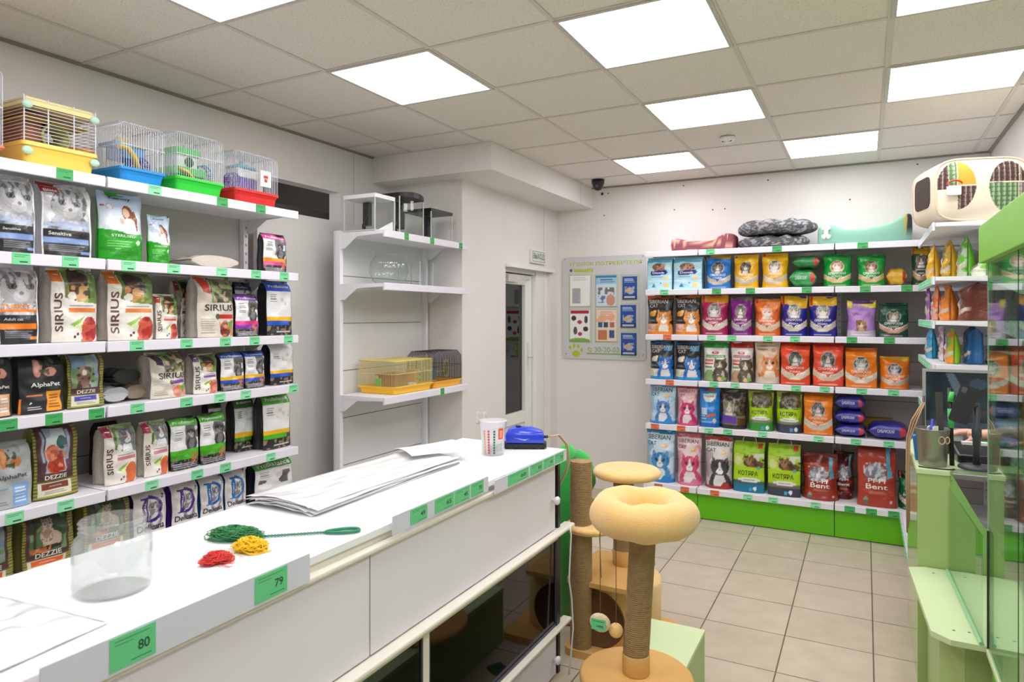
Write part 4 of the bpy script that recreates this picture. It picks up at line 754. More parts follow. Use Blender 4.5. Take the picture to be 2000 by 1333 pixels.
# bags lying on the back racks with a small face towards the aisle
def bly(label, pl, pr, pt, pb, lvl, z0, base, tx, acc='#d03c3c', back=0):
    zz = ([.245] + BLEV)[lvl] + z0; Y = BF + back; a, b = at_y(pl, 600, Y).x, at_y(pr, 600, Y).x; h = (pb - pt) / F * 4.70
    ops = [base, ('n', 0, 0, 1, 1, '#%02x%02x%02x' % tuple(min(255, int(base[i:i + 2], 16) + 24) for i in (1, 3, 5)), 4, 5, .6), ('r', .8, .2, .9, .75, acc), ('lines', .3, .5, .7, .62, '#c8d8e8', 1)]
    # pillow cross-section swept along its length
    m = MB(); n = 20; L = 24; w = b - a; dd = .26
    for i in range(n + 1):
        e = 2 * i / n - 1; s_ = max(.12, (1 - abs(e) ** 5)) ; 
        for k in range(L):
            t = 2 * math.pi * k / L; cc, ss = math.cos(t), math.sin(t)
            yy = dd / 2 * math.copysign(abs(cc) ** .7, cc); z2 = h / 2 * math.copysign(abs(ss) ** .6, ss) * s_ * (1 + .05 * math.sin(7 * e + 3 * cc + z0 * 40))
            m.v.append((e * w / 2, yy, z2 + h / 2))
    xs = np.array([(v[0] / w + .5) for v in m.v]); ys = np.array([v[2] / h for v in m.v]); cl = paint(ops, xs, ys, w / h)
    m.c = [tuple(c) for c in cl]
    m.f = [(i * L + k, (i + 1) * L + k, (i + 1) * L + (k + 1) % L, i * L + (k + 1) % L) for i in range(n) for k in range(L)] + [tuple(range(L)), tuple(n * L + k for k in range(L))[::-1]]
    m.sm = [True] * (n * L) + [False] * 2
    if tx: write(m, tx, (-w * .28, -dd / 2 - .0015, h * .40), (1, 0, 0), (0, 0, 1), w * .42, h * .2, col=C('#dfe6f0'))
    o = O('cat_litter_bag', m, film, None, ((a + b) / 2, Y + dd / 2, zz + .006), cols=True)
    return tag(o, label, 'cat litter bag', 'cat litter bags on the back racks')
bly('green cat litter bag lying flat, lower one of the green stack in the top row', 1541, 1595, 521, 558, 4, 0, '#1c8c40', 'СИБИРСКАЯ')
bly('green cat litter bag lying flat, upper one of the green stack in the top row', 1547, 1602, 494, 521, 4, .137, '#1c7838', '')
bly('yellow headed cat litter bag lying flat near the right of the top row', 1731, 1772, 520, 555, 4, 0, '#d8a818', '', '#b02820', back=.04)
bly('navy cat litter bag lying flat, lowest one of the stack of three', 1631, 1692, 832, 856, 1, 0, '#26268c', 'СИБИРСКАЯ')
bly('navy cat litter bag lying flat, middle one of the stack of three', 1630, 1691, 804, 832, 1, .089, '#26268c', 'СИБИРСКАЯ')
bly('navy cat litter bag lying flat, topmost of the stack of three', 1631, 1691, 775, 804, 1, .192, '#26268c', 'СИБИРСКАЯ')
bly('wide navy cat litter bag lying flat alone, right of the stack of three', 1696, 1776, 829, 861, 1, 0, '#26268c', 'СИБИРСКАЯ')
o = O('carton', MB().box(-.16, -.05, 0, .16, .05, .11), mat('yellow_carton', (176, 146, 40), .6), None, (.02, 5.79, .720), bevel=.003); tag(o, 'low yellow carton behind the flat navy bags on the back rack', 'carton')
# ================================================================ BAGS ON THE RIGHT CORNER RACK (seen from their narrow side)
def rbag(label, px, lvl, w, h, d, base, acc, kind='pillow', yaw=-90, y=4.36, roll=0, back=0, edge=None):
    zz = RLEV[lvl]; h = min(h, RLEV[lvl + 1] - zz - .034); Y = y; X = px
    ops = [base, ('n', 0, 0, 1, 1, acc, 4, 5, .56), ('e', .5, .55, .26, .2, '#8c8478'), ('cat', .5, .56, .24, '#a8a098', '#404040'), ('arc', .2, .1, .05, '#d8ccb8')]
    return bag('cat_litter_bag', label, 'cat litter bag', 'bags on the right corner rack', (X, Y + w / 2, zz + .001), math.radians(yaw), w, h, d, (ops, [], edge or base), kind, 24, 30, roll=roll, wr=1.2)
rbag('yellow cat litter bag seen edge on, left one on the corner rack', 0.376, 4, .16, .23, 0.075, '#ecb818', '#f4cc40', y=4.86)
rbag('yellow cat litter bag seen edge on, right one on the corner rack', 0.447, 4, .16, .24, 0.085, '#ecb818', '#b8a030', y=4.7)
rbag('green and white cat litter bag seen edge on beside the yellow ones', 0.505, 4, .16, .24, 0.08, '#6cc82c', '#d8e0d0', y=4.5)
rbag('lime green and white bag lying low at the right of the corner rack shelf', 0.57, 4, .16, .09, 0.12, '#8cc850', '#e0e8d8', y=4.31)
rbag('purple edged cat litter bag at the front of the corner rack', 0.355, 3, .16, .20, 0.03, '#9858b0', '#c890d0', y=4.92)
rbag('orange cat litter bag seen edge on, further one on the corner rack', 0.385, 3, .17, .21, 0.06, '#e8702c', '#e8b8a0', y=4.72)
rbag('orange cat litter bag seen edge on, nearer one on the corner rack', 0.425, 3, .17, .22, 0.085, '#ee861c', '#f09830', y=4.52)
rbag('wide brown cat litter bag standing beside the orange ones on the corner rack', 0.535, 3, .17, .215, 0.17, '#6c3020', '#7c3c28', y=4.31, kind='block')
rbag('sky blue cat litter bag seen edge on, leftmost on its corner rack shelf', 0.366, 2, .17, .205, 0.06, '#2c9cc8', '#68c0e0', y=4.86)
rbag('lilac and white cat litter bag seen edge on between the blue and green ones', 0.4, 2, .17, .20, 0.03, '#d8a8d0', '#ece4ec', y=4.6)
rbag('green, orange and lime cat litter bag seen edge on', 0.43, 2, .17, .195, 0.07, '#8cc820', '#f0902c', y=4.38)
rbag('deep blue cat litter bag at the right of the lilac and green ones', 0.525, 2, .17, .21, 0.09, '#1c64a0', '#245c94', y=4.38, kind='block')
rbag('black bag in the shade at the far right of the corner rack', 0.65, 2, .16, .12, 0.13, '#24282a', '#303438', y=4.36)
rbag('purple cat litter bag behind the top of the monitor', 0.385, 1, .16, .19, 0.08, '#3c2c90', '#5848a8', y=4.86)
rbag('slate and purple cat litter bag right of the purple one, above the monitor', 0.42, 1, .16, .205, 0.15, '#4c3c80', '#9c98a8', y=4.52, kind='block')
rbag('dark green bag above the right half of the monitor', 0.6, 1, .16, .18, 0.16, '#1c3c2c', '#2c5440', y=4.4)
# ================================================================ SALES COUNTER
cw = mat('counter_white', (232, 226, 236), .4, mottle=.03); cream = mat('cream_profile', (232, 226, 214), .35); blackm = mat('black_metal', (38, 38, 40), .4)
CX0, CX1, CYa, CYb = -1.75, -1.20, .10, 2.80
top = MB().add([(CX0, CYa, .978), (CX1 - .035, CYa, .978), (CX1, CYb, .978), (CX0, CYb + .02, .978), (CX0, CYa, 1.0), (CX1 - .035, CYa, 1.0), (CX1, CYb, 1.0), (CX0, CYb + .02, 1.0)], [(0, 1, 2, 3)[::-1], (4, 5, 6, 7), (0, 1, 5, 4), (1, 2, 6, 5), (2, 3, 7, 6), (3, 0, 4, 7)])
wt = O('counter_top', top, mat('counter_top_white', (244, 244, 248), .3), bevel=.002); tag(wt, 'long glossy white counter top running through the foreground', 'counter top')
ct = thing('sales_counter', 'long white sales counter with sliding panels above dark glass tanks', 'counter', (-1.475, 1.45, 0))
def L(mb): # shift a mesh given in room coordinates into the counter's own
    mb.v = [(x + 1.475, y - 1.45, z) for x, y, z in mb.v]; return mb
fx = -1.215
O('carcass', L(MB().box(CX0 + .02, CYa + .02, .62, fx - .035, 2.76, .976).box(CX0 + .02, CYa + .02, .02, fx - .03, 2.76, .21).box(CX0 + .02, CYa + .02, .21, CX0 + .04, 2.76, .62)), mat('counter_inner', (150, 150, 152), .6), ct)
for a, b, lab in ((.12, 1.472, ''), (1.478, 2.735, '')):
    pn = O('sliding_panel', L(MB().box(fx - .014, a, .656, fx - .002, b, .938)), cw, ct, bevel=.001)
    if b > 2:
        k_ = MB().lathe([(.008, 0), (.008, .012), (.016, .018), (.019, .027), (.014, .034), (.002, .036)], 20, M=Matrix.Translation((fx - .002, 2.70, .792)) @ Matrix.Rotation(math.radians(90), 4, 'Y'))
        O('knob', L(k_), cw, pn)
O('panel_gap', L(MB().box(fx - .03, 1.4718, .656, fx - .015, 1.4782, .94)), blackm, ct)
O('top_rail', L(MB().rbox(fx - .03, CYa + .02, .940, fx + .012, 2.775, .957, .006, axis='y').box(fx - .035, CYa + .02, .957, fx - .012, 2.775, .977)), cream, ct)
O('middle_rail', L(MB().rbox(fx - .02, CYa + .02, .632, fx + .034, 2.875, .650, .007, axis='y').box(fx - .02, CYa + .02, .604, fx + .002, 2.76, .632)), cream, ct)
O('bottom_rail', L(MB().rbox(fx - .02, CYa + .02, .206, fx + .026, 2.86, .222, .007, axis='y').box(fx - .02, CYa + .02, .186, fx + .002, 2.76, .206)), cream, ct)
for y in (.74, 1.742, 2.76): O('post', L(MB().box(fx - .03, y - .016, .206, fx + .001, y + .016, .604)), cream if y < 2.7 else blackm, ct)
for a, b in ((.15, .724), (.758, 1.726), (1.758, 2.744)):
    tk = O('glass_tank', L(MB().box(fx - .011, a, .225, fx - .005, b, .603)), glass('smoked_glass', (150, 154, 158), .05, .03), ct)
    O('tank_frame', L(MB().box(fx - .011, a, .215, fx - .001, b, .235).box(fx - .0045, a, .225, fx - .001, a + .008, .603).box(fx - .0045, b - .008, .225, fx - .001, b, .603).box(CX0 + .05, a, .206, fx - .012, b, .216)), mat('tank_frame_blue', (54, 60, 84), .35), tk)
    wb = MB(); 
    for k in range(1): wb.tube([(fx - .02, b - .22, .603), (fx - .022, b - .215, .5), (fx - .02, b - .23, .4), (fx - .025, b - .222, .24)], .0025, 6)
    O('tank_wire', L(wb), blackm, tk)
for a, b in ((.15, .74), (.75, 1.74), (1.75, 2.745)):
    dr = O('lower_panel', L(MB().box(fx - .014, a, .012, fx - .002, b, .184)), cw, ct, bevel=.001)
    k_ = MB().lathe([(.008, 0), (.008, .012), (.016, .018), (.019, .027), (.014, .034), (.002, .036)], 20, M=Matrix.Translation((fx - .002, b - .035, .09)) @ Matrix.Rotation(math.radians(90), 4, 'Y'))
    O('knob', L(k_), cw, dr)
O('end_frame', L(MB().box(CX0 + .02, 2.765, .0, fx - .03, 2.785, .976).box(fx - .03, 2.765, .0, fx - .002, 2.79, .976)), blackm, ct)
# price holders clipped to the front edge of the counter top
def holder(label, y0, y1, z0, z1, tags_, xx):
    h_ = thing('price_holder', label, 'price holder', (xx, y0, z0), 0, 'price holders along the counter edge')
    ln = y1 - y0; rz_ = 0.012
    O('strip', MB().rbox(0, 0, 0, .004, ln, z1 - z0, .002, axis='x'), mat('strip_lilac', (214, 214, 228), .3), h_)
    O('clip', MB().box(-.005, .02, .006, 0, ln - .02, .010), mat('strip_lilac'), h_)
    for (pa, pb, txt) in tags_:
        a, b = at_x(pa, 1000, xx).y - y0, at_x(pb, 1000, xx).y - y0
        t_ = O('price_tag', MB().box(.004, a, .006, .0052, b, z1 - z0 - .003), tag_d if False else mat('tag_counter', (104, 204, 140), .45), h_)
        w = b - a; H = z1 - z0
        m_ = MB()
        if txt: write(m_, txt, (.0056, a + w * .6, H * .38), (0, 1, 0), (0, 0, 1), w * .26, H * .27)
        m_.box(.0053, a + w * .1, H * .84, .0056, b - w * .15, H * .85); m_.box(.0053, a + w * .1, H * .74, .0056, a + w * .5, H * .75); m_.box(.0053, a + w * .45, H * .2, .0056, b - w * .1, H * .215)
        O('print', m_, ink, t_)
    return h_
holder('long lilac price holder with two green tags in the nearest foreground', .62, 1.225, .953, 1.022, [(211, 301, '80'), (495, 558, '79')], -1.200)
holder('lilac price holder with four green tags, standing above the middle of the counter edge', 1.543, 2.09, .974, 1.028, [(799, 832, '49'), (847, 884, '65'), (886, 915, '45'), (918, 942, '70')], -1.194)
holder('lilac price holder with long green tags at the far end of the counter', 2.135, 2.79, .953, 1.003, [(990, 1030, '60'), (1034, 1058, '50'), (1060, 1080, '45'), (1082, 1099, '70')], -1.190)
# ---- things on the counter
clear = glass('clear_glass', (250, 252, 251), .055, .01, .10)
jar = thing('glass_jar', 'empty clear glass jar with a screw thread neck in the foreground', 'jar', (-1.462, .905, 1.0))
pr = [(.001, 0), (.070, 0), (.076, .006), (.078, .02), (.078, .105), (.074, .118), (.063, .128), (.0635, .131), (.066, .133), (.0635, .136), (.0635, .141), (.066, .143), (.0635, .146), (.0635, .150), (.0665, .153), (.064, .157)]
inn = [(max(r - .003, .001), max(z, .006)) for r, z in pr[::-1]]
O('jar_body', MB().lathe(pr, 48, cap=False).lathe(inn, 48, cap=False), clear, jar)
# crumpled clear film
def sheet(x0, y0, x1, y1, nx, ny, hfun, thick=.002, rot=0, cx=0, cy=0):
    m = MB(); vs = []; 
    for lay in (0, 1):
        for j in range(ny + 1):
            for i in range(nx + 1):
                u, v = i / nx, j / ny; x = x0 + (x1 - x0) * u; y = y0 + (y1 - y0) * v; z = hfun(u, v)
                c_, s_ = math.cos(rot), math.sin(rot); X = cx + (x - cx) * c_ - (y - cy) * s_; Y = cy + (x - cx) * s_ + (y - cy) * c_
                vs.append((X, Y, z if lay else max(z - thick, 0)))
    n = (nx + 1) * (ny + 1); fs = []
    for j in range(ny):
        for i in range(nx):
            a = j * (nx + 1) + i; fs += [(a + n, a + 1 + n, a + nx + 2 + n, a + nx + 1 + n), (a, a + nx + 1, a + nx + 2, a + 1)]
    for i in range(nx): fs += [(i, i + 1, i + 1 + n, i + n), (ny * (nx + 1) + i + 1, ny * (nx + 1) + i, ny * (nx + 1) + i + n, ny * (nx + 1) + i + 1 + n)]
    for j in range(ny): a = j * (nx + 1); b = a + nx; fs += [(a, a + n, a + nx + 1 + n, a + nx + 1), (b, b + nx + 1, b + nx + 1 + n, b + n)]
    return m.add(vs, fs, True)
def crease(u, v, s): return .5 + .5 * math.sin(7 * u + 4 * math.sin(5 * v + s) + s) * math.sin(11 * v + 3 * math.sin(4 * u + s)) + .3 * math.sin(23 * u + 9 * v + s) * math.sin(17 * v - 6 * u)
filmw = glass('poly_film', (254, 254, 255), .05, .15, .80)
films = thing('plastic_bag_stack', 'stack of clear flat plastic bags lying on the counter top', 'plastic bags', (-1.60, 1.93, 1.0))
for k in range(5):
    O('plastic_bag', sheet(-.135, -.43, .14, .40, 26, 50, lambda u, v: .003 + .006 * k + .0045 * crease(u, v, k) * (1 if 0 < u < 1 else .2) + .012 * max(0, 1 - v * 7) * math.sin(u * 3.14) , .0015, rot=(.0, .03, -.04, .05, -.02)[k]), filmw, films)
pp = sheet(-.09, -.13, .09, .13, 16, 20, lambda u, v: .046 + .012 * math.sin(u * 3.1) + .010 * v * v * math.sin(4 * u + 1), .001, rot=-.5)
o = O('paper_sheet', pp, mat('paper_white', (246, 246, 246), .6), None, (-1.60, 2.33, 1.0)); tag(o, 'curled white paper sheet on the far end of the plastic bags', 'paper')
fl = sheet(-.19, -.24, .19, .22, 40, 44, lambda u, v: .002 + .030 * abs(crease(u, v, 2)) * math.sin(min(u, 1) * 3.14) ** .5 * math.sin(v * 3.14) ** .5 + .002, .001, rot=.1)
o = O('plastic_wrap', fl, filmw, None, (-1.47, .56, 1.0)); tag(o, 'crumpled clear plastic wrap in the nearest corner of the counter', 'plastic wrap')
# tangled aquarium nets
def tangle(cx, cy, cz, rx, ry, rz, n, r, seed, rot=0):
    rnd = random.Random(seed); m = MB()
    for i in range(n):
        a0 = rnd.uniform(0, 6.28); q = rnd.uniform(.35, 1); pts = []; w_ = rnd.choice((1, 2, 3)); ph = rnd.uniform(0, 6.28)
        for k in range(26):
            t = 2 * math.pi * k / 26; rr = q * (.72 + .28 * math.sin(w_ * t + ph)); x = rx * rr * math.cos(t + a0) + rx * .12 * math.sin(3 * t + ph); y = ry * rr * math.sin(t + a0) + ry * .12 * math.cos(4 * t + ph)
            z = cz + rz * (1 - .75 * rr * rr) * (.55 + .45 * math.sin(2 * t + ph)) + r
            c_, s_ = math.cos(rot), math.sin(rot); pts.append((cx + x * c_ - y * s_, cy + x * s_ + y * c_, z))
        m.tube(pts, r, 5, closed=True)
    return m
def net(label, loc, col, rx, ry, rz, n, seed, rot, handle=None, tail=0):
    t_ = thing('aquarium_net', label, 'aquarium net', loc, 0, 'coloured nets on the counter')
    m_ = mat('net_' + col[0], col[1], .55)
    mm = tangle(0, 0, 0, rx, ry, rz, n, .0011, seed, rot); rnd = random.Random(seed)
    for i in range(tail):
        a = rnd.uniform(0, 6.28); mm.tube([(rx * .7 * math.cos(a + k * .12) * (1 + k * .14), ry * .7 * math.sin(a + k * .12) * (1 + k * .14), .003 + .002 * math.sin(k)) for k in range(7)], .0008, 4)
    O('netting', mm, m_, t_)
    if handle:
        h_ = MB(); a = Vector(handle[0]); b = Vector(handle[1]); d_ = (b - a); ln = d_.length; d_.normalize(); nn = Vector((-d_.y, d_.x, 0))
        for s_ in (0, math.pi): h_.tube([a + d_ * (ln * k / 60) + nn * (.0022 * math.cos(k * 1.1 + s_)) + Vector((0, 0, .005 + .0022 * math.sin(k * 1.1 + s_))) for k in range(61)], .0017, 5)
        lp = [b + d_ * (.045 - .045 * math.cos(t)) + nn * (.017 * math.sin(t) * (1 - .3 * math.cos(t))) + Vector((0, 0, .006)) for t in np.linspace(0, 2 * math.pi, 28, endpoint=False)]
        h_.tube(lp, .0045, 6, closed=True)
        lp = [a - d_ * (.02 - .02 * math.cos(t)) + nn * (.02 * math.sin(t)) + Vector((0, 0, .012)) for t in np.linspace(0, 2 * math.pi, 24, endpoint=False)]; h_.tube(lp, .002, 5, closed=True)
        O('twisted_handle', h_, mat('net_handle', (20, 130, 90), .4), t_)
    return t_
net('green aquarium net with a twisted handle ending in a loop', (-1.50, 1.26, 1.0), ('green', (58, 140, 82)), .082, .042, .035, 90, 5, .45, handle=((.05, .03, 0), (.187, .145, 0)))
net('yellow tangled net between the green net and the red one', (-1.392, 1.215, 1.0), ('yellow', (250, 205, 20)), .048, .038, .034, 80, 8, .3, tail=10)
net('small red tangled net, nearest the counter edge', (-1.392, 1.115, 1.0), ('red', (226, 60, 50)), .042, .024, .03, 60, 9, 1.1, tail=8)
# bucket of sticks
bu = thing('plastic_bucket', 'translucent plastic tub with coloured stripes, on the far end of the counter', 'tub', (-1.428, 2.55, 1.0))
pr = [(.044, 0), (.047, .004), (.055, .122), (.059, .124), (.059, .142), (.062, .144), (.062, .148), (.058, .149)]
O('tub_body', MB().lathe(pr, 36).lathe([(r - .002, max(z, .004)) for r, z in pr[::-1]], 36, cap=False), glass('frosted_plastic', (248, 248, 250), .05, .3, .38), bu)
st = MB()
def on_tub(m, a0, a1, z0, z1, col, dr=.0008):
    n = 6; vs = []
    for z in (z0, z1):
        for k in range(n + 1):
            a = math.radians(a0 + (a1 - a0) * k / n); r = .0474 + (.0552 - .0474) * z / .122 + dr; vs.append((r * math.cos(a), r * math.sin(a), z))
    m.add(vs, [(k, k + 1, n + 2 + k, n + 1 + k) for k in range(n)], col=C(col))
for k, (a, col) in enumerate(((-108, '#f0a060'), (-86, '#d83c50'), (-60, '#1c7c48'))):
    for j in range(9): on_tub(st, a, a + 9, .010 + j * .0115, .018 + j * .0115, col)
on_tub(st, -36, -10, .072, .118, '#e8563c'); on_tub(st, -30, -16, .078, .110, '#f29a80', .0012); on_tub(st, -40, -14, .02, .05, '#b8b8b4')
O('label_stripe', st, printed('tub_print', .5), bu, cols=True)
cn = MB(); rnd = random.Random(4)
for i in range(60):
    a, r, z = rnd.uniform(0, 6.28), rnd.uniform(0, .030), rnd.uniform(.010, .035); d_ = Vector((rnd.uniform(-1, 1), rnd.uniform(-1, 1), rnd.uniform(-.3, .3))).normalized() * .009
    c_ = Vector((r * math.cos(a), r * math.sin(a), z)); cn.tube([c_ - d_, c_ + d_], .003, 5)
cno = O('pet_treats', cn, mat('treats_brown', (176, 120, 70), .7), None, (-1.428, 2.55, 1.002)); tag(cno, 'brown treats at the bottom of the striped tub', 'treats'); cno['kind'] = 'stuff'
# air pump
ap = thing('air_pump', 'blue aquarium air pump with a black base on the far counter corner', 'air pump', (-1.372, 2.745, 1.0), math.radians(26))
O('base', MB().rbox(-.098, -.045, .006, .098, .045, .024, .02), mat('black_plastic'), ap)
O('foot', MB().lathe([(.009, 0), (.009, .008)], 12, cx=-.08, cy=-.03).lathe([(.009, 0), (.009, .008)], 12, cx=.08, cy=-.03).lathe([(.009, 0), (.009, .008)], 12, cx=-.08, cy=.03).lathe([(.009, 0), (.009, .008)], 12, cx=.08, cy=.03), mat('rubber', (20, 20, 20), .8), ap)
bl = mat('pump_blue', (24, 58, 200), .25, coat=.4)
hb = MB().add([(-.085, -.04, .024), (.085, -.04, .024), (.085, .04, .024), (-.085, .04, .024), (-.088, -.043, .06), (.088, -.043, .06), (.088, .043, .06), (-.088, .043, .06), (-.074, -.034, .085), (.078, -.034, .078), (.078, .034, .078), (-.074, .034, .085), (-.055, -.028, .094), (.03, -.028, .094), (.03, .028, .094), (-.055, .028, .094)],
   [(0, 3, 2, 1), (0, 1, 5, 4), (1, 2, 6, 5), (2, 3, 7, 6), (3, 0, 4, 7), (4, 5, 9, 8), (5, 6, 10, 9), (6, 7, 11, 10), (7, 4, 8, 11), (8, 9, 13, 12), (9, 10, 14, 13), (10, 11, 15, 14), (11, 8, 12, 15), (12, 13, 14, 15)], True)
O('housing', hb, bl, ap, bevel=.005)
ly = MB(); ly.add([(-.05, -.0442, .052), (0, -.0442, .040), (.02, -.0442, .048), (.0, -.0442, .044)], [(0, 1, 2, 3)]).add([(-.06, -.0441, .062), (.07, -.0441, .070), (.0, -.0441, .066)], [(0, 1, 2)])
O('printed_flash', ly, mat('flash_white', (200, 215, 250), .4), ap)
O('dial', MB().lathe([(.011, .094), (.012, .1), (.006, .101)], 16, cx=-.03), mat('dial_black', (24, 28, 60), .4), ap)
O('nozzle', MB().tube([(.086, -.012, .05), (.105, -.012, .05)], .004, 8).tube([(.086, .012, .05), (.105, .012, .05)], .004, 8).tube([(-.085, 0, .02), (-.115, 0, .02)], .005, 8), mat('black_plastic'), ap)
tb = MB()
for dx in (0, .009): tb.tube([(-1.278 + dx, 2.795, 1.05), (-1.245 + dx, 2.83, 1.055), (-1.215 + dx, 2.85, 1.01), (-1.205 + dx, 2.852, .94), (-1.22 + dx, 2.845, .88), (-1.26 + dx, 2.83, .80), (-1.29, 2.82, .74)], .0035, 6)
o = O('air_hose', tb, mat('hose_tan', (186, 160, 134), .3)); tag(o, 'pair of tan air hoses hanging from the blue pump over the counter end', 'hose')
cb = MB().tube([(-1.174, 2.80, .655), (-1.168, 2.80, .62), (-1.172, 2.80, .54), (-1.174, 2.79, .42), (-1.165, 2.80, .33), (-1.158, 2.80, .20), (-1.165, 2.79, .08), (-1.17, 2.78, .004)], .004, 8)
o = O('cable', cb, mat('cable_white', (224, 224, 228), .4)); tag(o, 'thin white cable hanging down the far end of the counter front', 'cable')

# ================================================================ CAT FURNITURE
plush = mat('beige_plush', (250, 204, 130), .95, bump=.5, bscale=260, sheen=.5, mottle=.10, mscale=12)
carpet = mat('tan_carpet', (228, 178, 108), .95, bump=.4, bscale=300, mottle=.1, mscale=14)
sisal = mat('sisal_rope', (172, 140, 98), .9, bump=.6, bscale=180, mottle=.35, mscale=50)
gplush = mat('green_plush', (40, 180, 70), .95, bump=.6, bscale=200, sheen=.6)
lgreen = mat('pale_green_board', (204, 220, 172), .4); mgreen = mat('green_board', (164, 188, 118), .4)
def sisal_post(r, z0, z1, pitch=.0075, n=28):
    pr = []; z = z0; rnd = random.Random(int(r * 1e4))
    while z < z1: pr += [(r - .0028, z), (r - .0004, z + pitch * .25), (r + .0004 * rnd.random(), z + pitch * .5), (r - .0004, z + pitch * .75)]; z += pitch
    return MB().lathe(pr, n)
def disc(r, z0, z1, b=.012, n=40): return [(r - b, z0), (r, z0 + b * .6), (r, z1 - b * .8), (r - b * .8, z1), (.001, z1)]
gp = thing('display_platform', 'low pale green display box on the floor under the cat furniture', 'platform', (-.735, 2.42, 0))
O('box_side', MB().box(-.128, -.50, 0, .13, .50, .246), mgreen, gp, bevel=.002); O('box_top', MB().box(-.130, -.502, .2465, .132, .502, .264), lgreen, gp, bevel=.002)
ta = thing('cat_tree', 'beige plush cat bed ring on a single sisal post with a round base', 'cat tree', (-.742, 2.392, .2646), 0, 'beige plush cat trees')
O('base', MB().lathe(disc(.205, 0, .032), 48), carpet, ta)
sp_ = sisal_post(.0475, .10, .575); sp_.v = [(x + .028 * (z - .1) / .475, y, z) for x, y, z in sp_.v]; O('post', sp_, sisal, ta)
O('collar', MB().lathe([(.0485, .032), (.0500, .036), (.0500, .10), (.0485, .104), (.045, .106)], 32), carpet, ta)
dn = MB(); R_o, r_t = .134, .059
vs = []; NU, NV = 64, 24
for i in range(NU):
    a = 2 * math.pi * i / NU; rw = 1 + .05 * math.sin(5 * a + 1) + .03 * math.sin(9 * a)
    for j in range(NV):
        b = 2 * math.pi * j / NV; rt = r_t * rw * (1 + .03 * math.sin(3 * b + 4 * a)); vs.append((.028 + (R_o + rt * math.cos(b)) * math.cos(a), (R_o + rt * math.cos(b)) * math.sin(a), .618 + rt * 1.10 * math.sin(b)))
dn.add(vs, [(i * NV + j, ((i + 1) % NU) * NV + j, ((i + 1) % NU) * NV + (j + 1) % NV, i * NV + (j + 1) % NV) for i in range(NU) for j in range(NV)], True)
O('ring_cushion', dn, plush, ta)
O('bed_floor', MB().lathe([(.13, .565), (.135, .575), (.12, .585), (.001, .590)], 36, cx=.028), plush, ta)
for (px_, z_, nm) in ((1203, .19, 'ball'), (1172, .215, 'pompom')):
    q = at_y(px_, 1230, 2.36 if nm == 'ball' else 2.33) - Vector((-.742, 2.392, .264))
    sg = O('toy_string', MB().tube([(q.x, q.y, .575), (q.x + .001, q.y, z_ + .02)], .0016, 5), mat('string_brown', (130, 100, 74), .9), ta)
    if nm == 'ball': O('toy_ball', MB().ball((q.x, q.y, z_ - .005), .026, 20, 14), plush, sg)
    else:
        O('pompom', MB().ball((q.x, q.y, z_), (.040, .018, .034), 20, 14), mat('cream_pompom', (226, 206, 170), .95, bump=.5, bscale=120), sg)
        tg = MB().box(q.x - .026, q.y - .0215, z_ - .019, q.x + .028, q.y - .020, z_ + .021); O('price_tag', tg, mat('tag_counter'), sg)
        pt_ = MB(); write(pt_, '1490', (q.x - .006, q.y - .0219, z_ - .010), (1, 0, 0), (0, 0, 1), .026, .010); pt_.box(q.x - .02, q.y - .0222, z_ + .012, q.x + .022, q.y - .0216, z_ + .0132); O('print', pt_, ink, sg)
pk = thing('toy_package', 'small dark package with a green border lying on the green display box', 'package', (-.985, 2.66, .002), .5)
O('card', MB().box(-.05, -.035, 0, .05, .035, .012), mat('package_green', (40, 110, 60), .5), pk); O('photo', MB().box(-.04, -.026, .012, .03, .026, .014), mat('package_dark', (50, 46, 50), .4), pk)
# the larger cat tree behind
tb_ = thing('cat_tree', 'larger beige cat tree with a house, tall sisal post and round top platform', 'cat tree', (-1.08, 3.22, 0), 0, 'beige plush cat trees')
O('base', MB().rbox(-.19, -.29, 0, .24, .24, .035, .05), carpet, tb_)
O('house', MB().lathe([(.19, .035), (.2, .045), (.2, .30), (.195, .32), (.001, .325)], 40), plush, tb_)
O('house_opening_shade', MB().lathe([(.001, 0), (.125, 0), (.125, .004), (.133, .004), (.133, 0)], 30, cap=False, M=Matrix.Translation((-.04, -.206, .165)) @ Matrix.Rotation(math.radians(90), 4, 'X')), mat('opening_shade_brown', (112, 78, 46), .95), tb_)  # round opening, enlarged and browned to paint in the shade under the deck
O('house_deck', MB().rbox(-.19, -.25, .325, .13, .20, .347, .03), carpet, tb_)
pB = at_y(1218, 1100, 3.28); q = pB.x + 1.08
O('post', sisal_post(.052, .42, .79).__class__() .add([(x + q, y + .06, z) for x, y, z in sisal_post(.052, .42, .79).v], sisal_post(.052, .42, .79).f, True), sisal, tb_)
O('collar', MB().lathe([(.053, .347), (.055, .35), (.055, .42), (.05, .423)], 32, cx=q, cy=.06), carpet, tb_)
qt = at_y(1224, 928, 3.28).x + 1.08
O('top_platform', MB().lathe([(.12, .785), (.155, .79), (.168, .803), (.168, .818), (.155, .832), (.12, .838), (.001, .84)], 40, cx=qt, cy=.06), plush, tb_)
sp = sisal_post(.052, .035, .91); px0 = at_y(1135, 1000, 2.99).x
O('tall_post', MB().add([(x + px0 + 1.08, y + 2.99 - 3.22, z) for x, y, z in sp.v], sp.f, True), sisal, tb_)
O('step', MB().lathe([(.08, .572), (.11, .58), (.12, .592), (.12, .604), (.10, .612), (.001, .615)], 36, cx=px0 + 1.08 + .035, cy=3.02 - 3.22), plush, tb_)
O('toy_string', MB().tube([(px0 + 1.16, -.20, .575), (px0 + 1.17, -.20, .36)], .0016, 5), mat('string_brown'), tb_)
O('toy_ball', MB().ball((q + .075, .0, .52), .024, 16, 12), plush, tb_)
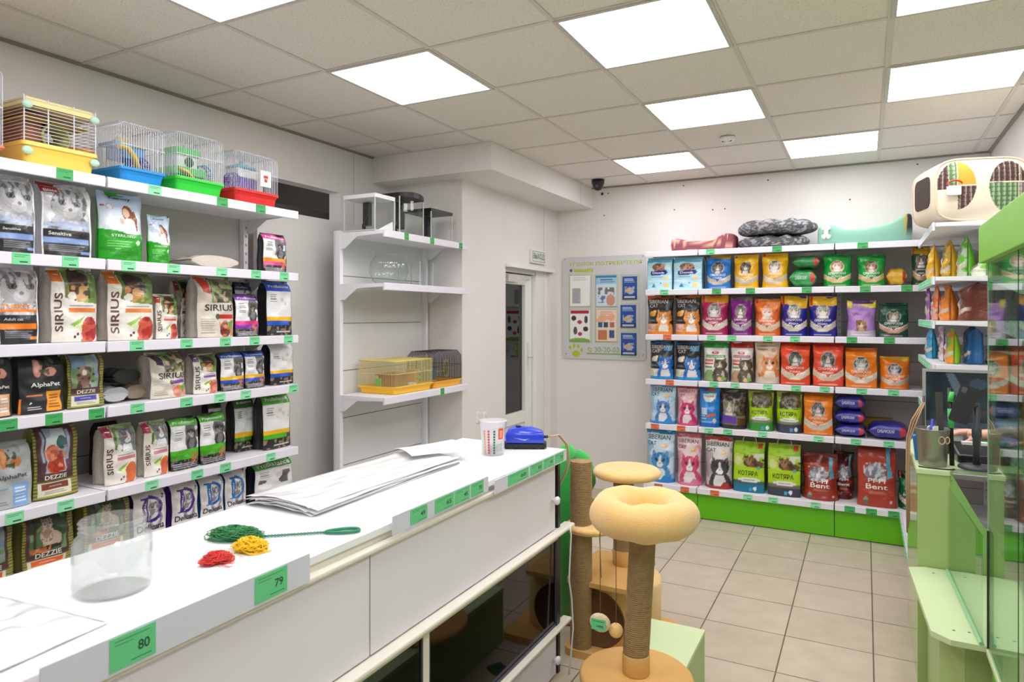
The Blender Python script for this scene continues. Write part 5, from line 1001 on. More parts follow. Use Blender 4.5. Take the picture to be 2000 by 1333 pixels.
cc = thing('cat_scratcher', 'bright green plush cat scratcher behind the tall sisal post', 'cat scratcher', (-1.40, 3.30, 0))
O('trunk', MB().lathe([(.07, .03), (.072, .7), (.07, .82), (.055, .885), (.025, .915), (.001, .92)], 24), gplush, cc)
O('arm', MB().tube([(.05, -.01, .66), (.10, -.01, .68), (.125, -.01, .74), (.118, -.01, .80), (.10, -.01, .85), (.06, -.01, .88)], [.03, .035, .04, .04, .036, .03], 14), gplush, cc)
O('base', MB().lathe(disc(.10, 0, .03), 32), carpet, cc)
O('wood_stub', MB().tube([(.10, -.02, .66), (.17, -.03, .63)], .018, 12), mat('raw_wood', (190, 152, 104), .7), cc)
# ================================================================ SMALL ANIMAL CAGES
def shade(c, k): return tuple(max(0, min(255, int(v * k))) for v in c)
def prn_box(m, *a, **k): return m.box(*a, **k)
def tray_mesh(w, d, h, fl=.012, rim=.006, r=.02):
    m = MB(); n = 5
    def ring(hw, hd, z):
        pts = []
        for sx, sy, t0 in ((1, 1, 0), (-1, 1, 90), (-1, -1, 180), (1, -1, 270)):
            for k in range(n): t = math.radians(t0 + 90 * k / (n - 1)); pts.append((sx * (hw - r) + r * math.cos(t), sy * (hd - r) + r * math.sin(t), z))
        return pts
    rings = [ring(w / 2 - fl, d / 2 - fl, 0), ring(w / 2 - fl * .5, d / 2 - fl * .5, h * .6), ring(w / 2, d / 2, h * .82), ring(w / 2 + rim, d / 2 + rim, h * .84), ring(w / 2 + rim, d / 2 + rim, h), ring(w / 2 - .003, d / 2 - .003, h), ring(w / 2 - fl - .002, d / 2 - fl - .002, .006)]
    vs = [p for q in rings for p in q]; N = 4 * n
    fs = [(j * N + k, j * N + (k + 1) % N, (j + 1) * N + (k + 1) % N, (j + 1) * N + k) for j in range(len(rings) - 1) for k in range(N)] + [tuple(range(N))[::-1], tuple((len(rings) - 1) * N + k for k in range(N))]
    return m.add(vs, fs, False)
wire_w = mat('wire_white', (230, 232, 240), .35); 
def wires(w, d, z0, z1, sp=.011, r=.0010, round_=.02, horiz=False, top=True, bands=(.0, .5)):
    m = MB(); hw, hd = w / 2, d / 2
    def vbar(x, y, fx_, fy_):
        m.bar((x, y, z0), (x, y, z1 - (round_ if not horiz else 0)), r)
        if not horiz and top: m.bar((x, y, z1 - round_), (x - fx_ * round_, y - fy_ * round_, z1), r)
    if horiz:
        z = z0
        while z < z1:
            for y in (-hd, hd): m.bar((-hw, y, z), (hw, y, z), r)
            for x in (-hw, hw): m.bar((x, -hd, z), (x, hd, z), r)
            z += sp
        for x in (-hw, -hw * .36, hw * .36, hw):
            for y in (-hd, hd): m.bar((x, y, z0), (x, y, z1), r * 1.7)
    else:
        k = int(w / sp)
        for i in range(k + 1):
            x = -hw + w * i / k; vbar(x, -hd, 0, -1); vbar(x, hd, 0, 1)
            if top: m.bar((x, -hd + round_, z1), (x, hd - round_, z1), r)
        k = int(d / sp)
        for i in range(1, k): y = -hd + d * i / k; vbar(-hw, y, -1, 0); vbar(hw, y, 1, 0)
        for f in bands:
            z = z0 + (z1 - z0) * f
            m.tube([(-hw, -hd, z), (hw, -hd, z), (hw, hd, z), (-hw, hd, z)], r * 1.5, 4, closed=True, smooth=False)
        m.tube([(-hw + round_, -hd + round_, z1), (hw - round_, -hd + round_, z1), (hw - round_, hd - round_, z1), (-hw + round_, hd - round_, z1)], r * 1.4, 4, closed=True, smooth=False)
    return m
def wheel(t, x, y, z, r, m_, axis='y'):
    w_ = MB(); M = Matrix.Translation((x, y, z)) @ (Matrix.Rotation(math.radians(90), 4, 'X') if axis == 'y' else Matrix.Rotation(math.radians(90), 4, 'Y'))
    for zz in (-.015, .015): w_.tube([M @ Vector((r * math.cos(a), r * math.sin(a), zz)) for a in np.linspace(0, 6.283, 28, endpoint=False)], .003, 5, closed=True)
    for a in np.linspace(0, 6.283, 22, endpoint=False): w_.bar(M @ Vector((r * math.cos(a), r * math.sin(a), -.015)), M @ Vector((r * math.cos(a), r * math.sin(a), .015)), .0016)
    for a in np.linspace(0, 6.283, 5, endpoint=False): w_.bar(M @ Vector((0, 0, .015)), M @ Vector((r * math.cos(a), r * math.sin(a), .015)), .0022)
    O('running_wheel', w_, m_, t)
def cage(label, px0, px1, ptop, X, z, d, th, tcol, build, sp=.011, horiz=False, rnd_=.018, wm=None, name='hamster_cage', group='small animal cages on the left rack', loc=None, w=None, h=None, ywin=None):
    if loc is None:
        a, b = at_x(px0, 400, X).y, at_x(px1, 400, X).y; w = b - a; h = at_x(px1, ptop, X).z - z; loc = (X - d / 2, (a + b) / 2, z + .001)
    t = thing(name, label, 'small animal cage', loc, math.pi / 2, group)
    tm = mat('cage_tray_%02x%02x%02x' % tcol, tcol, .3, coat=.2)
    O('tray', tray_mesh(w, d, th), tm, t)
    O('wire_frame', wires(w * .97, d * .97, th, h, sp, .0015, rnd_, horiz), wm or wire_w, t)
    build(t, w, d, h, th); return t
yel = mat('plastic_yellow', (250, 214, 70), .35); blu = mat('plastic_sky', (60, 160, 226), .35); grn = mat('plastic_green', (60, 200, 80), .35); pur = mat('plastic_purple', (120, 84, 190), .35); wht = mat('plastic_white', (232, 236, 236), .35); cor = mat('plastic_orange', (238, 150, 50), .35); mint_ = mat('plastic_mint', (196, 232, 208), .35); tea = mat('plastic_teal', (110, 186, 206), .35); brn = mat('cork_brown', (160, 100, 66), .8, mottle=.5, mscale=40); gry = mat('bead_dark', (74, 70, 84), .6)
def slide(t, pts, r, m_): O('slide', MB().tube(pts, r, 8, flat=.5), m_, t)
def feeder(t, x, y, z, m_=None): O('feeder', MB().ball((x, y, z), (.03, .022, .016), 12, 8), m_ or yel, t)
def b_yellow(t, w, d, h, th):
    O('lid', MB().add([(-w / 2 - .004, -d / 2 - .004, h - .035), (w / 2 + .004, -d / 2 - .004, h - .035), (w / 2 + .004, d / 2 + .004, h - .035), (-w / 2 - .004, d / 2 + .004, h - .035), (-w / 2 + .012, -d / 2 + .012, h), (w / 2 - .012, -d / 2 + .012, h), (w / 2 - .012, d / 2 - .012, h), (-w / 2 + .012, d / 2 - .012, h)], [(0, 1, 5, 4), (1, 2, 6, 5), (2, 3, 7, 6), (3, 0, 4, 7), (4, 5, 6, 7), (0, 3, 2, 1)]), mat('lid_cream', (246, 228, 160), .35), t, bevel=.006)
    for sx in (-1, 1):
        for z in (h - .035, th * .62): O('corner_clip', MB().ball((sx * (w / 2 - .012), -d / 2 - .002, z), (.020, .010, .016), 14, 10), mint_, t)
    O('house', MB().rbox(-w / 2 + .03, -.06, th * .4, -w * .12, .10, th + .115, .01).box(-w / 2 + .022, -.07, th + .115, -w * .10, .11, th + .128), brn, t)
    O('tunnel', MB().lathe([(.052, 0), (.052, .10), (.045, .10), (.045, 0)], 24, cap=False, M=Matrix.Translation((w * .06, .04, th + .05)) @ Matrix.Rotation(math.radians(90), 4, 'X')).tube([(w * .06 + .052 * math.cos(a), -.062, th + .05 + .052 * math.sin(a)) for a in np.linspace(0, 6.28, 24, endpoint=False)], .006, 6, closed=True), mat('tunnel_olive', (176, 178, 110), .5), t)
    O('platform', MB().box(-w / 2 + .015, -d / 2 + .03, h * .72, w / 2 - .015, d / 2 - .02, h * .735), mat('platform_yellow', (222, 190, 70), .4), t)
    O('back_lattice', MB().box(-w * .06, d / 2 - .03, th, w / 2 - .02, d / 2 - .024, h * .60), mat('lattice_grey', (110, 108, 112), .6), t)
    O('water_bottle', MB().tube([(w / 2 - .05, 0, th + .02), (w / 2 + .02, -.02, th + .03), (w / 2 + .045, -.02, th + .03)], .017, 10).tube([(w / 2 + .0, .03, th + .0), (w / 2 + .05, .03, th - .01)], .014, 10), cor, t)
def b_blue(t, w, d, h, th):
    hs = O('house', MB().box(-w * .20, -.02, th + .06, w * .34, .09, th + .115), blu, t)
    O('roof', MB().add([(-w * .24, -.03, th + .115), (w * .38, -.03, th + .115), (w * .38, .1, th + .115), (-w * .24, .1, th + .115), (-w * .12, .03, th + .165), (w * .2, .03, th + .145)], [(0, 1, 5, 4), (1, 2, 5), (2, 3, 4, 5), (3, 0, 4), (0, 3, 2, 1)]), mat('roof_cream', (240, 220, 140), .4), hs)
    O('balcony', MB().box(-w / 2 + .01, -.06, th + .105, -w * .05, .06, th + .118), blu, t); O('ledge', MB().box(w * .1, -.03, th + .02, w * .34, .06, th + .03), blu, t)
    slide(t, [(-w * .38, -.05, th + .10), (-w * .18, -.06, th + .095), (-w * .05, -.065, th + .06), (w * .02, -.068, th + .01)], .022, yel)
    wheel(t, w * .22, -.02, th + .035, .035, pur); feeder(t, w * .47, -.04, th * .2 + .02)
    O('stand', MB().box(-w * .02, -.01, th * .3, w * .02, .02, th + .06).box(w * .28, -.01, th * .3, w * .32, .02, th + .06), blu, t)
def b_green(t, w, d, h, th):
    hs = O('house', MB().rbox(-w * .30, -.04, th + .055, w * .12, .07, th + .12, .008), wht, t); O('roof', MB().rbox(-w * .36, -.055, th + .12, w * .18, .085, th + .15, .02), grn, hs)
    O('doorway', MB().lathe([(.001, 0), (.024, 0), (.024, .003), (.001, .003)], 20, cap=False, M=Matrix.Translation((-w * .06, -.0405, th + .088)) @ Matrix.Rotation(math.radians(90), 4, 'X')), mat('doorway_shade', (60, 110, 80), .6), hs)
    O('balcony', MB().rbox(-w * .42, -.07, th + .02, w * .24, .08, th + .055, .012), grn, t)
    slide(t, [(-w * .36, -.07, th + .045), (-w * .22, -.085, th + .03), (-w * .12, -.09, th + .0)], .018, yel); wheel(t, w * .34, .0, th + .05, .045, blu); feeder(t, w * .52, -.03, th + .01)
def b_red(t, w, d, h, th):
    hs = O('house', MB().rbox(-w * .26, -.04, th + .075, w * .18, .06, th + .12, .008), wht, t); O('roof', MB().lathe([(.075, 0), (.078, .01), (.03, .03), (.012, .034), (.009, .048), (.001, .05)], 24, M=Matrix.Translation((-w * .04, .01, th + .12))), tea, hs)
    O('lower_floor', MB().rbox(-w * .3, -.04, th + .0, w * .2, .06, th + .072, .01), pur, t); wheel(t, -w * .36, -.03, th + .045, .04, pur); feeder(t, w * .1, -.05, th + .0)
    tg = O('hang_tag', MB().rbox(w * .04, -d / 2 - .005, th + .03, w * .30, -d / 2 - .003, th + .115, .004, axis='y'), white, t)
    m_ = MB(); m_.box(w * .12, -d / 2 - .0056, th + .075, w * .22, -d / 2 - .005, th + .09).box(w * .14, -d / 2 - .0056, th + .055, w * .20, -d / 2 - .005, th + .072); O('print', m_, mat('print_red', (210, 70, 60), .5), tg)
def b_orange(t, w, d, h, th):
    wheel(t, w * .2, -.03, th + .05, .045, yel); hs = O('house', MB().rbox(-w * .3, -.04, th + .02, w * .05, .07, th + .12, .01), yel, t); feeder(t, w * .48, .0, th + .05); O('roof', MB().rbox(-w * .34, -.05, th + .12, w * .08, .08, th + .14, .01), cor, hs)
TZ = LLEV[4]
cage('cage with a salmon orange tray, cut off by the left edge of the picture', -150, 8, 137, -2.83, TZ, .24, .055, (240, 128, 100), b_orange)
cage('largest cage, pale yellow with mint green corner clips', 46, 190, 221, -2.83, TZ, .27, .095, (250, 212, 96), b_yellow, sp=.0135, horiz=True)
cage('cage with a sky blue tray and yellow slide', 237, 324, 257, -2.83, TZ, .24, .072, (30, 150, 225), b_blue)
cage('cage with a bright green tray and white green house', 346, 438, 278, -2.83, TZ, .22, .080, (48, 214, 66), b_green)
cage('smallest cage, with a red tray and white hang tag', 461, 544, 313, -2.83, TZ, .21, .080, (226, 44, 44), b_red)
# two yellow cages on the middle rack
def b_my(t, w, d, h, th):
    O('lid_bar', MB().tube([(-w * .48, -d * .47, h), (w * .48, -d * .47, h), (w * .48, d * .47, h), (-w * .48, d * .47, h)], .005, 6, closed=True), yel, t)
    hs = O('house', MB().rbox(-w * .22, -.03, th * .5, w * .18, .08, th + .06, .006).box(-w * .26, -.04, th + .06, w * .22, .09, th + .068), brn, t)
    O('dish', MB().lathe([(.02, th * .5), (.03, th + .008), (.027, th + .008)], 18, cx=w * .12, cy=-d * .3), wht, t); O('ladder', MB().box(-w * .46, -.02, th, -w * .43, .02, th + .05), grn, t)
    O('side_house', MB().rbox(w * .34, -.05, th * .4, w * .46, .03, th + .085, .01), mat('plastic_tan', (206, 150, 90), .4), t); O('ball_toy', MB().ball((w * .40, -.06, th + .03), .014, 12, 8).ball((w * .40, -.06, th + .07), .014, 12, 8), grn, t)
def b_mb(t, w, d, h, th):
    O('box_toy', MB().rbox(-w * .4, -.03, th, -w * .08, .06, th + .07, .006), mat('box_blue_grey', (96, 140, 156), .5), t); O('perch', MB().tube([(w * .1 + .03 * math.cos(a), -d * .3, th + .075 + .06 * math.sin(a)) for a in np.linspace(0, 6.28, 24, endpoint=False)], .003, 5, closed=True).tube([(-w * .3, 0, th + .05), (w * .4, 0, th + .05)], .004, 6), yel, t); O('small_bottle', MB().lathe([(.012, th + .02), (.012, th + .07), (.004, th + .08)], 12, cx=w * .36), mat('bottle_green', (90, 130, 70), .4), t)
zb_ = zm[2]; ya, yb = at_x(772, 760, -2.585).y, at_x(846, 750, -2.585).y
cage('cage with a bright yellow tray and brown house on the middle rack', 0, 0, 0, 0, 0, .30, .045, (255, 196, 24), b_my, sp=.010, rnd_=.004, loc=(-2.735, (ya + yb) / 2, zb_ + .001), w=yb - ya, h=.205, wm=mat('wire_cream', (214, 200, 140), .4), group='yellow cages on the middle rack')
yc, yd_ = yb + .012, 4.155
cage('black wired cage with an orange yellow tray behind the bright yellow one', 0, 0, 0, 0, 0, .24, .045, (255, 184, 20), b_mb, sp=.010, rnd_=.035, loc=(-2.70, (yc + yd_) / 2, zb_ + .001), w=yd_ - yc - .012, h=.245, wm=mat('wire_dark', (60, 62, 66), .4), group='yellow cages on the middle rack')
# ================================================================ FISH TANKS
gl_t = glass('tank_glass', (251, 253, 252), .04, .01); silv = mat('silicone', (200, 206, 206), .35)
def cable_curl(t, x, y, z0, z1, m_): O('power_cord', MB().tube([(x, y, z1), (x - .02, y - .01, z1 - .05), (x - .05, y + .01, z0 + .06), (x - .06, y + .0, z0 + .02)], .0035, 6).tube([(x - .06, y, z0 + .04), (x - .062, y, z0 + .012)], .012, 10), m_, t)
def tank(label, loc, w, d, h, lid, lidm, bow=0, rz=math.pi / 2, filt=True, slope=0):
    t = thing('fish_tank', label, 'fish tank', loc, rz, 'small fish tanks on the middle rack')
    n = 10; F_ = [(-w / 2 + w * i / n, -d / 2 - bow * (1 - (2 * i / n - 1) ** 2)) for i in range(n + 1)]; P = F_ + [(w / 2, d / 2), (-w / 2, d / 2)]
    m = MB(); N = len(P); vs = [(x, y, .006) for x, y in P] + [(x, y, h) for x, y in P]; m.add(vs, [(i, (i + 1) % N, N + (i + 1) % N, N + i) for i in range(N)])
    O('glass_walls', m, gl_t, t); O('bottom', MB().prism(P, 0, .006), mat('tank_bottom', (214, 220, 220), .4), t)
    for x, y in ((-w / 2, -d / 2), (w / 2, -d / 2), (-w / 2, d / 2), (w / 2, d / 2)): O('seam', MB().box(x - .003, y - .003, .0061, x + .003, y + .003, h - .0002), silv, t)
    if lid: 
        q = [(x * 1.03, y * 1.03) for x, y in P]; m = MB().prism(q, h, h + lid)
        if slope: m.v = [(x, y, z + slope * (1 - (2 * x / w) ** 2) * (1 if z > h + .001 else 0)) for x, y, z in m.v]
        O('lid', m, lidm, t)
    if filt:
        O('filter', MB().rbox(w * .1, d * .1, h * .25, w * .3, d * .3, h * .97, .006), mat('black_plastic'), t); cable_curl(t, w * .05, 0, .006, h * .85, mat('black_plastic'))
    return t
z0_ = zm[0] + .001
ya, yb = at_x(698, 450, -2.60).y, at_x(751, 450, -2.60).y
tank('fish tank with a flat white lid, leftmost on the top of the middle rack', (-2.74, 3.315, z0_), .19, .24, .20, .024, white)
O('leaflet', MB().add([(-.05, -.118, .007), (.085, -.118, .007), (.08, -.118, .07), (-.05, -.118, .011), (-.05, -.114, .007), (.085, -.114, .007), (.08, -.114, .07), (-.05, -.114, .011)], [(0, 1, 2, 3), (7, 6, 5, 4), (0, 4, 5, 1), (1, 5, 6, 2), (2, 6, 7, 3), (3, 7, 4, 0)]), mat('paper_white'), bpy.data.objects['fish_tank'])
tank('bow fronted fish tank with a curved black lid, tallest of the three', (-2.72, 3.60, z0_), .26, .19, .245, .024, mat('black_plastic'), bow=.035, slope=.012)
tank('fish tank with a black rim and flat black lid, rightmost of the three', (-2.73, 3.945, z0_), .26, .22, .195, .022, mat('black_plastic'))
z1_ = zm[1] + .001
bw = thing('glass_bowl', 'large clear glass fish bowl with small white printed marks', 'fish bowl', (-2.75, 3.52, z1_)); 
pr = [(.001, 0), (.07, 0), (.105, .03), (.128, .085), (.118, .145), (.09, .185), (.082, .195), (.088, .205)]
O('bowl', MB().lathe(pr, 40).lathe([(r - .002 if r > .01 else r, z + .003) for r, z in pr[::-1]], 40, cap=False), gl_t, bw)
mk = MB(); rnd = random.Random(2)
for z_, n_, s_ in ((.135, 9, .006), (.05, 7, .004)):
    for i in range(n_):
        a = math.radians(-82 + i * 6.5 + (0 if z_ > .1 else -14)); r = .122 if z_ > .1 else .117; c_ = Vector((r * math.cos(a), r * math.sin(a), z_)); u_ = Vector((-math.sin(a), math.cos(a), 0)); hh = s_ * rnd.uniform(.8, 1.6)
        mk.add([c_ - u_ * s_ * .6 + Vector((.003, 0, 0)), c_ + u_ * s_ * .6 + Vector((.003, 0, 0)), c_ + u_ * s_ * .4 + Vector((.003, 0, hh)), c_ - u_ * s_ * .3 + Vector((.003, 0, hh * .8))], [(0, 1, 2, 3)])
O('printed_marks', mk, mat('print_white', (250, 250, 250), .4), bw)
tank('lidless frosted glass tank on the second shelf, right of the round bowl', (-2.76, 3.83, z1_), .15, .18, .17, 0, None, filt=False)
# ================================================================ PET BEDS ON TOP OF THE BACK RACKS
bz = BTOP + .003
def bed(label, x0, x1, y0, y1, h, body, trim, inner, loc_z, deco, prof, name='pet_bed', flare=0):
    """bolster bed: walls follow a rounded rectangle, lower in front"""
    cx_, cy_ = (x0 + x1) / 2, (y0 + y1) / 2; t = thing(name, label, 'pet bed', (cx_, cy_, loc_z)); W_, D_ = (x1 - x0) / 2, (y1 - y0) / 2
    m = MB(); NU, NV = 96, 12; th_ = .042; vs = []
    for i in range(NU):
        a = 2 * math.pi * i / NU; ca, sa = math.cos(a), math.sin(a); ex = .32
        X = math.copysign(abs(ca) ** ex, ca); Y = math.copysign(abs(sa) ** ex, sa)
        front = max(0, -sa) if abs(ca) < .999 else 0; mid = (1 - abs(X) ** 3) * (1 if Y < -.8 else 0)
        hh = h * float(np.interp(X, *prof)) * (1 if Y < .5 else 1.0)
        for j in range(NV):
            b = 2 * math.pi * j / NV; cb, sb = math.cos(b), math.sin(b)
            o_x = math.copysign(abs(cb) ** .6, cb) * th_ / 2; zz = hh / 2 + math.copysign(abs(sb) ** .5, sb) * hh / 2
            k = 1 + flare * zz / h
            vs.append(((W_ - th_ / 2) * X * k + o_x * ca, (D_ - th_ / 2) * Y + o_x * sa, zz))
    m.add(vs, [(i * NV + j, ((i + 1) % NU) * NV + j, ((i + 1) % NU) * NV + (j + 1) % NV, i * NV + (j + 1) % NV) for i in range(NU) for j in range(NV)], True)
    cl = np.zeros((len(vs), 3)); cl[:] = C(body); V = np.array(vs); deco(V, cl, h, W_, D_); m.c = [tuple(c) for c in cl]
    O('bolster', m, printed('bed_fabric', .9), t, cols=True); O('cushion', MB().rbox(-W_ + .03, -D_ + .03, .012, W_ - .03, D_ - .03, h * .42, .05, 5), inner, t, bevel=.015)
    return t
def deco_red(V, cl, h, W_, D_):
    x, z = V[:, 0], V[:, 2]; v = np.abs(np.sin(x * 17 + 2.2 * np.sin(z * 40 + x * 9))); cl[(v < .13) & (V[:, 1] < 0)] = C('#e8b8a0'); v = np.abs(z / h - .45 - .3 * np.sin(x * 22)); cl[(v < .06) & (V[:, 1] < 0)] = C('#e0a898')
x0, x1 = at_y(1306, 470, 5.46).x, at_y(1432, 470, 5.46).x
bed('low dusky red pet bed with looping pale line pattern', x0, x1, 5.45, 5.80, .125, '#94505a', None, mat('bed_inner_red', (150, 84, 90), .9), bz, deco_red, ([-1, -.75, -.3, .35, .8, 1], [.85, .80, .58, .58, .98, 1.0]))
def deco_mint(V, cl, h, W_, D_):
    m_ = (V[:, 0] > W_ * .88) & (V[:, 2] > h * .45); cl[m_] = C('#3a4048'); m_ = (V[:, 0] > W_ * .80) & (V[:, 0] < W_ * .88) & (V[:, 2] > h * .45); cl[m_] = C('#c0b468')
x0, x1 = at_y(1595, 440, 5.46).x, at_y(1784, 440, 5.46).x
mb_ = bed('mint green pet bed with a white bone motif and black and yellow label', x0, x1, 5.45, 5.84, .20, '#88bca6', None, mat('bed_inner_mint', (170, 214, 200), .9, mottle=.2, mscale=30), bz, deco_mint, ([-1, -.7, -.45, .2, .6, .85, 1], [.70, .72, .52, .50, .68, .92, 1.0]))
W_ = (x1 - x0) / 2; bn = MB()
for dx, dz in ((-.016, .03), (.014, .03), (-.016, -.03), (.014, -.03)): bn.lathe([(.018, 0), (.012, .006), (.001, .007)], 16, M=Matrix.Translation((-W_ + .065 + dx, -.198, .085 + dz)) @ Matrix.Rotation(math.radians(90), 4, 'X'))
bn.box(-W_ + .050, -.205, .055, -W_ + .078, -.198, .115); O('bone_motif', bn, mat('felt_white', (236, 232, 222), .9), mb_)
def cushion(label, cx_, cy_, r, z0, h, seed):
    m = MB(); NU, NR = 160, 34; vs = []; rnd = random.Random(seed)
    for j in range(NR + 1):
        b = math.pi * j / NR
        for i in range(NU):
            a = 2 * math.pi * i / NU; lob = 1 + .035 * math.sin(7 * a + seed) + .02 * math.sin(13 * a + seed)
            rr = r * lob * math.sin(b) ** .45 if 0 < j < NR else .001; zz = h / 2 - h / 2 * math.copysign(abs(math.cos(b)) ** .8, math.cos(b)) * (1 - .35 * (1 - math.sin(b)) * 0) 
            if j > NR / 2: zz -= .35 * h * max(0, 1 - rr / (r * .7)) * .8; zz += .008 * math.sin(9 * a + 5 * rr / r)
            vs.append((rr * math.cos(a), rr * .80 * math.sin(a), max(0, zz)))
    m.add(vs, [(j * NU + i, j * NU + (i + 1) % NU, (j + 1) * NU + (i + 1) % NU, (j + 1) * NU + i) for j in range(NR) for i in range(NU)], True)
    V = np.array(vs); cl = np.zeros((len(vs), 3)); cl[:] = C('#57575b'); n = vnoise(V[:, 0] + V[:, 2], V[:, 1] - V[:, 2], seed, 70); cl[n > .66] = C('#98989c'); n2 = vnoise(V[:, 0] - V[:, 2] * 2, V[:, 1] + V[:, 2], seed + 3, 40); cl[n2 > .80] = C('#b0b0b4'); m.c = [tuple(c) for c in cl]
    o = O('round_cushion', m, printed('bed_fabric', .9), None, (cx_, cy_, z0), cols=True); return tag(o, label, 'pet cushion', 'grey patterned round cushions')
cxm = (at_y(1437, 470, 5.5).x + at_y(1578, 470, 5.5).x) / 2
cushion('dark grey white flecked round pet cushion, lower one of the stack', cxm, 5.645, .255, bz, .092, 3)
cushion('dark grey white flecked round pet cushion, larger one on top of the stack', cxm + .02, 5.645, .285, bz + .101, .115, 7)
# soft carrier on the right rack
cr = thing('pet_carrier', 'cream fabric pet carrier with plaid and orange round patches', 'pet carrier', (.500, 4.47, RLEV[5] + .002), .26)
m = MB(); NU, NV = 120, 60; hw, hd, hh = .225, .17, .335; vs = []
for j in range(NV + 1):
    s = j / NV; y = -hd + 2 * hd * s
    for i in range(NU):
        a = 2 * math.pi * i / NU; ca, sa = math.cos(a), math.sin(a); ex = .42
        X = math.copysign(abs(ca) ** ex, ca) * hw; Z = hh / 2 + math.copysign(abs(sa) ** ex, sa) * hh / 2; k = 1 - .04 * abs(2 * s - 1) ** 6
        vs.append((X * k, y, hh / 2 + (Z - hh / 2) * k))
m.add(vs, [(j * NU + i, (j + 1) * NU + i, (j + 1) * NU + (i + 1) % NU, j * NU + (i + 1) % NU) for j in range(NV) for i in range(NU)], True)
# front face as a fine printed grid
def cbody(x, z):
    cl = np.zeros(x.shape + (3,)); cl[:] = C('#ece2cc')
    def plaid(mk_, base, dark): 
        cl[mk_] = C(base); g1 = (np.mod(x * 1000, 26) < 10) & mk_; cl[g1] = C(dark); g2 = (np.mod(z * 1000, 24) < 9) & mk_; cl[g2] = C(dark); g3 = (np.mod(x * 1000 + 8, 26) < 4) & mk_; cl[g3] = (cl[g3] + np.array(C('#e0dcc8'))) / 2
    u = x / hw; v = z / hh
    c1 = ((u + .55) / .40) ** 2 + ((v - .56) / .38) ** 2 < 1; q = (u + .55)
    plaid(c1 & (q < 0) & (v > .56) & (q > -.18), '#88a878', '#587850'); plaid(c1 & (q < 0) & (v > .5) & (q <= -.18), '#6c5048', '#4a3434'); cl[c1 & (q >= 0.02) & (v > .57)] = C('#f0a840'); plaid(c1 & (q >= .02) & (v <= .55), '#7c5c54', '#503838')
    c2 = ((u - .52) / .40) ** 2 + ((v - .52) / .40) ** 2 < 1; q = u - .52
    plaid(c2 & (v > .60) & (q < .22), '#6c5048', '#4a3434'); plaid(c2 & (v <= .585) & (q < .20), '#88a878', '#50744c'); plaid(c2 & (v > .60) & (q >= .24), '#6c5048', '#4a3434'); plaid(c2 & (v <= .585) & (q >= .22), '#a0988c', '#706860')
    cl[(u > .95) & (v > .3) & (v < .8)] = C('#f0a840')
    return cl
V = np.array(m.v); m.c = [tuple(c) for c in np.where((np.abs(V[:, 0]) > hw * .97)[:, None], np.array(C('#ece2cc')), cbody(V[:, 0], V[:, 2]))]
n0 = len(m.v); GX, GZ = 110, 90; gv = []; 
for j in range(GZ + 1):
    for i in range(GX + 1):
        u, v = 2 * i / GX - 1, 2 * j / GZ - 1
        # square to rounded square
        rr = (abs(u) ** 4.76 + abs(v) ** 4.76) ** (1 / 4.76) if (u or v) else 1; k = max(abs(u), abs(v)) / max(rr, 1e-6) if (u or v) else 1; k = min(1, k)
        X, Z = u * k * hw * .96, hh / 2 + v * k * hh / 2 * .96; gv.append((X, -hd - .022 * (1 - max(abs(u), abs(v)) ** 4), Z))
V = np.array(gv); cl = cbody(V[:, 0], V[:, 2])
m.v += gv; m.c += [tuple(c) for c in cl]; fs = [(n0 + j * (GX + 1) + i, n0 + j * (GX + 1) + i + 1, n0 + (j + 1) * (GX + 1) + i + 1, n0 + (j + 1) * (GX + 1) + i) for j in range(GZ) for i in range(GX)]; m.f += fs; m.sm += [True] * len(fs)
m.f.append(tuple(NV * NU + k for k in range(NU))[::-1]); m.sm.append(False)
O('body', m, printed('bed_fabric', .9), cr, cols=True)
for yy in (-hd - .001, hd): O('piping', MB().tube([(math.copysign(abs(math.cos(a)) ** .42, math.cos(a)) * hw * .965, yy, hh / 2 + math.copysign(abs(math.sin(a)) ** .42, math.sin(a)) * hh / 2 * .965) for a in np.linspace(0, 6.283, 60, endpoint=False)], .006, 6, closed=True), mat('piping_cream', (226, 208, 178), .8), cr)
O('handle', MB().tube([(-.06, 0, hh - .003), (-.055, 0, hh + .012), (0, 0, hh + .02), (.055, 0, hh + .012), (.06, 0, hh - .003)], .007, 8, flat=.6), mat('handle_cream', (226, 212, 186), .8), cr)
tg = O('hang_tag', MB().rbox(-.18, -.208, .135, -.11, -.205, .185, .006, axis='y'), white, cr); O('print', MB().tube([(-.14 + .035 * math.cos(a), -.209, .19 + .022 * math.sin(a)) for a in np.linspace(.2, 3.4, 14)], .005, 5), mat('print_red'), tg)
O('side_window', MB().rbox(-hw - .003, -.11, .09, -hw + .004, .11, .26, .04, axis='x'), mat('window_dark', (64, 48, 40), .8), cr)

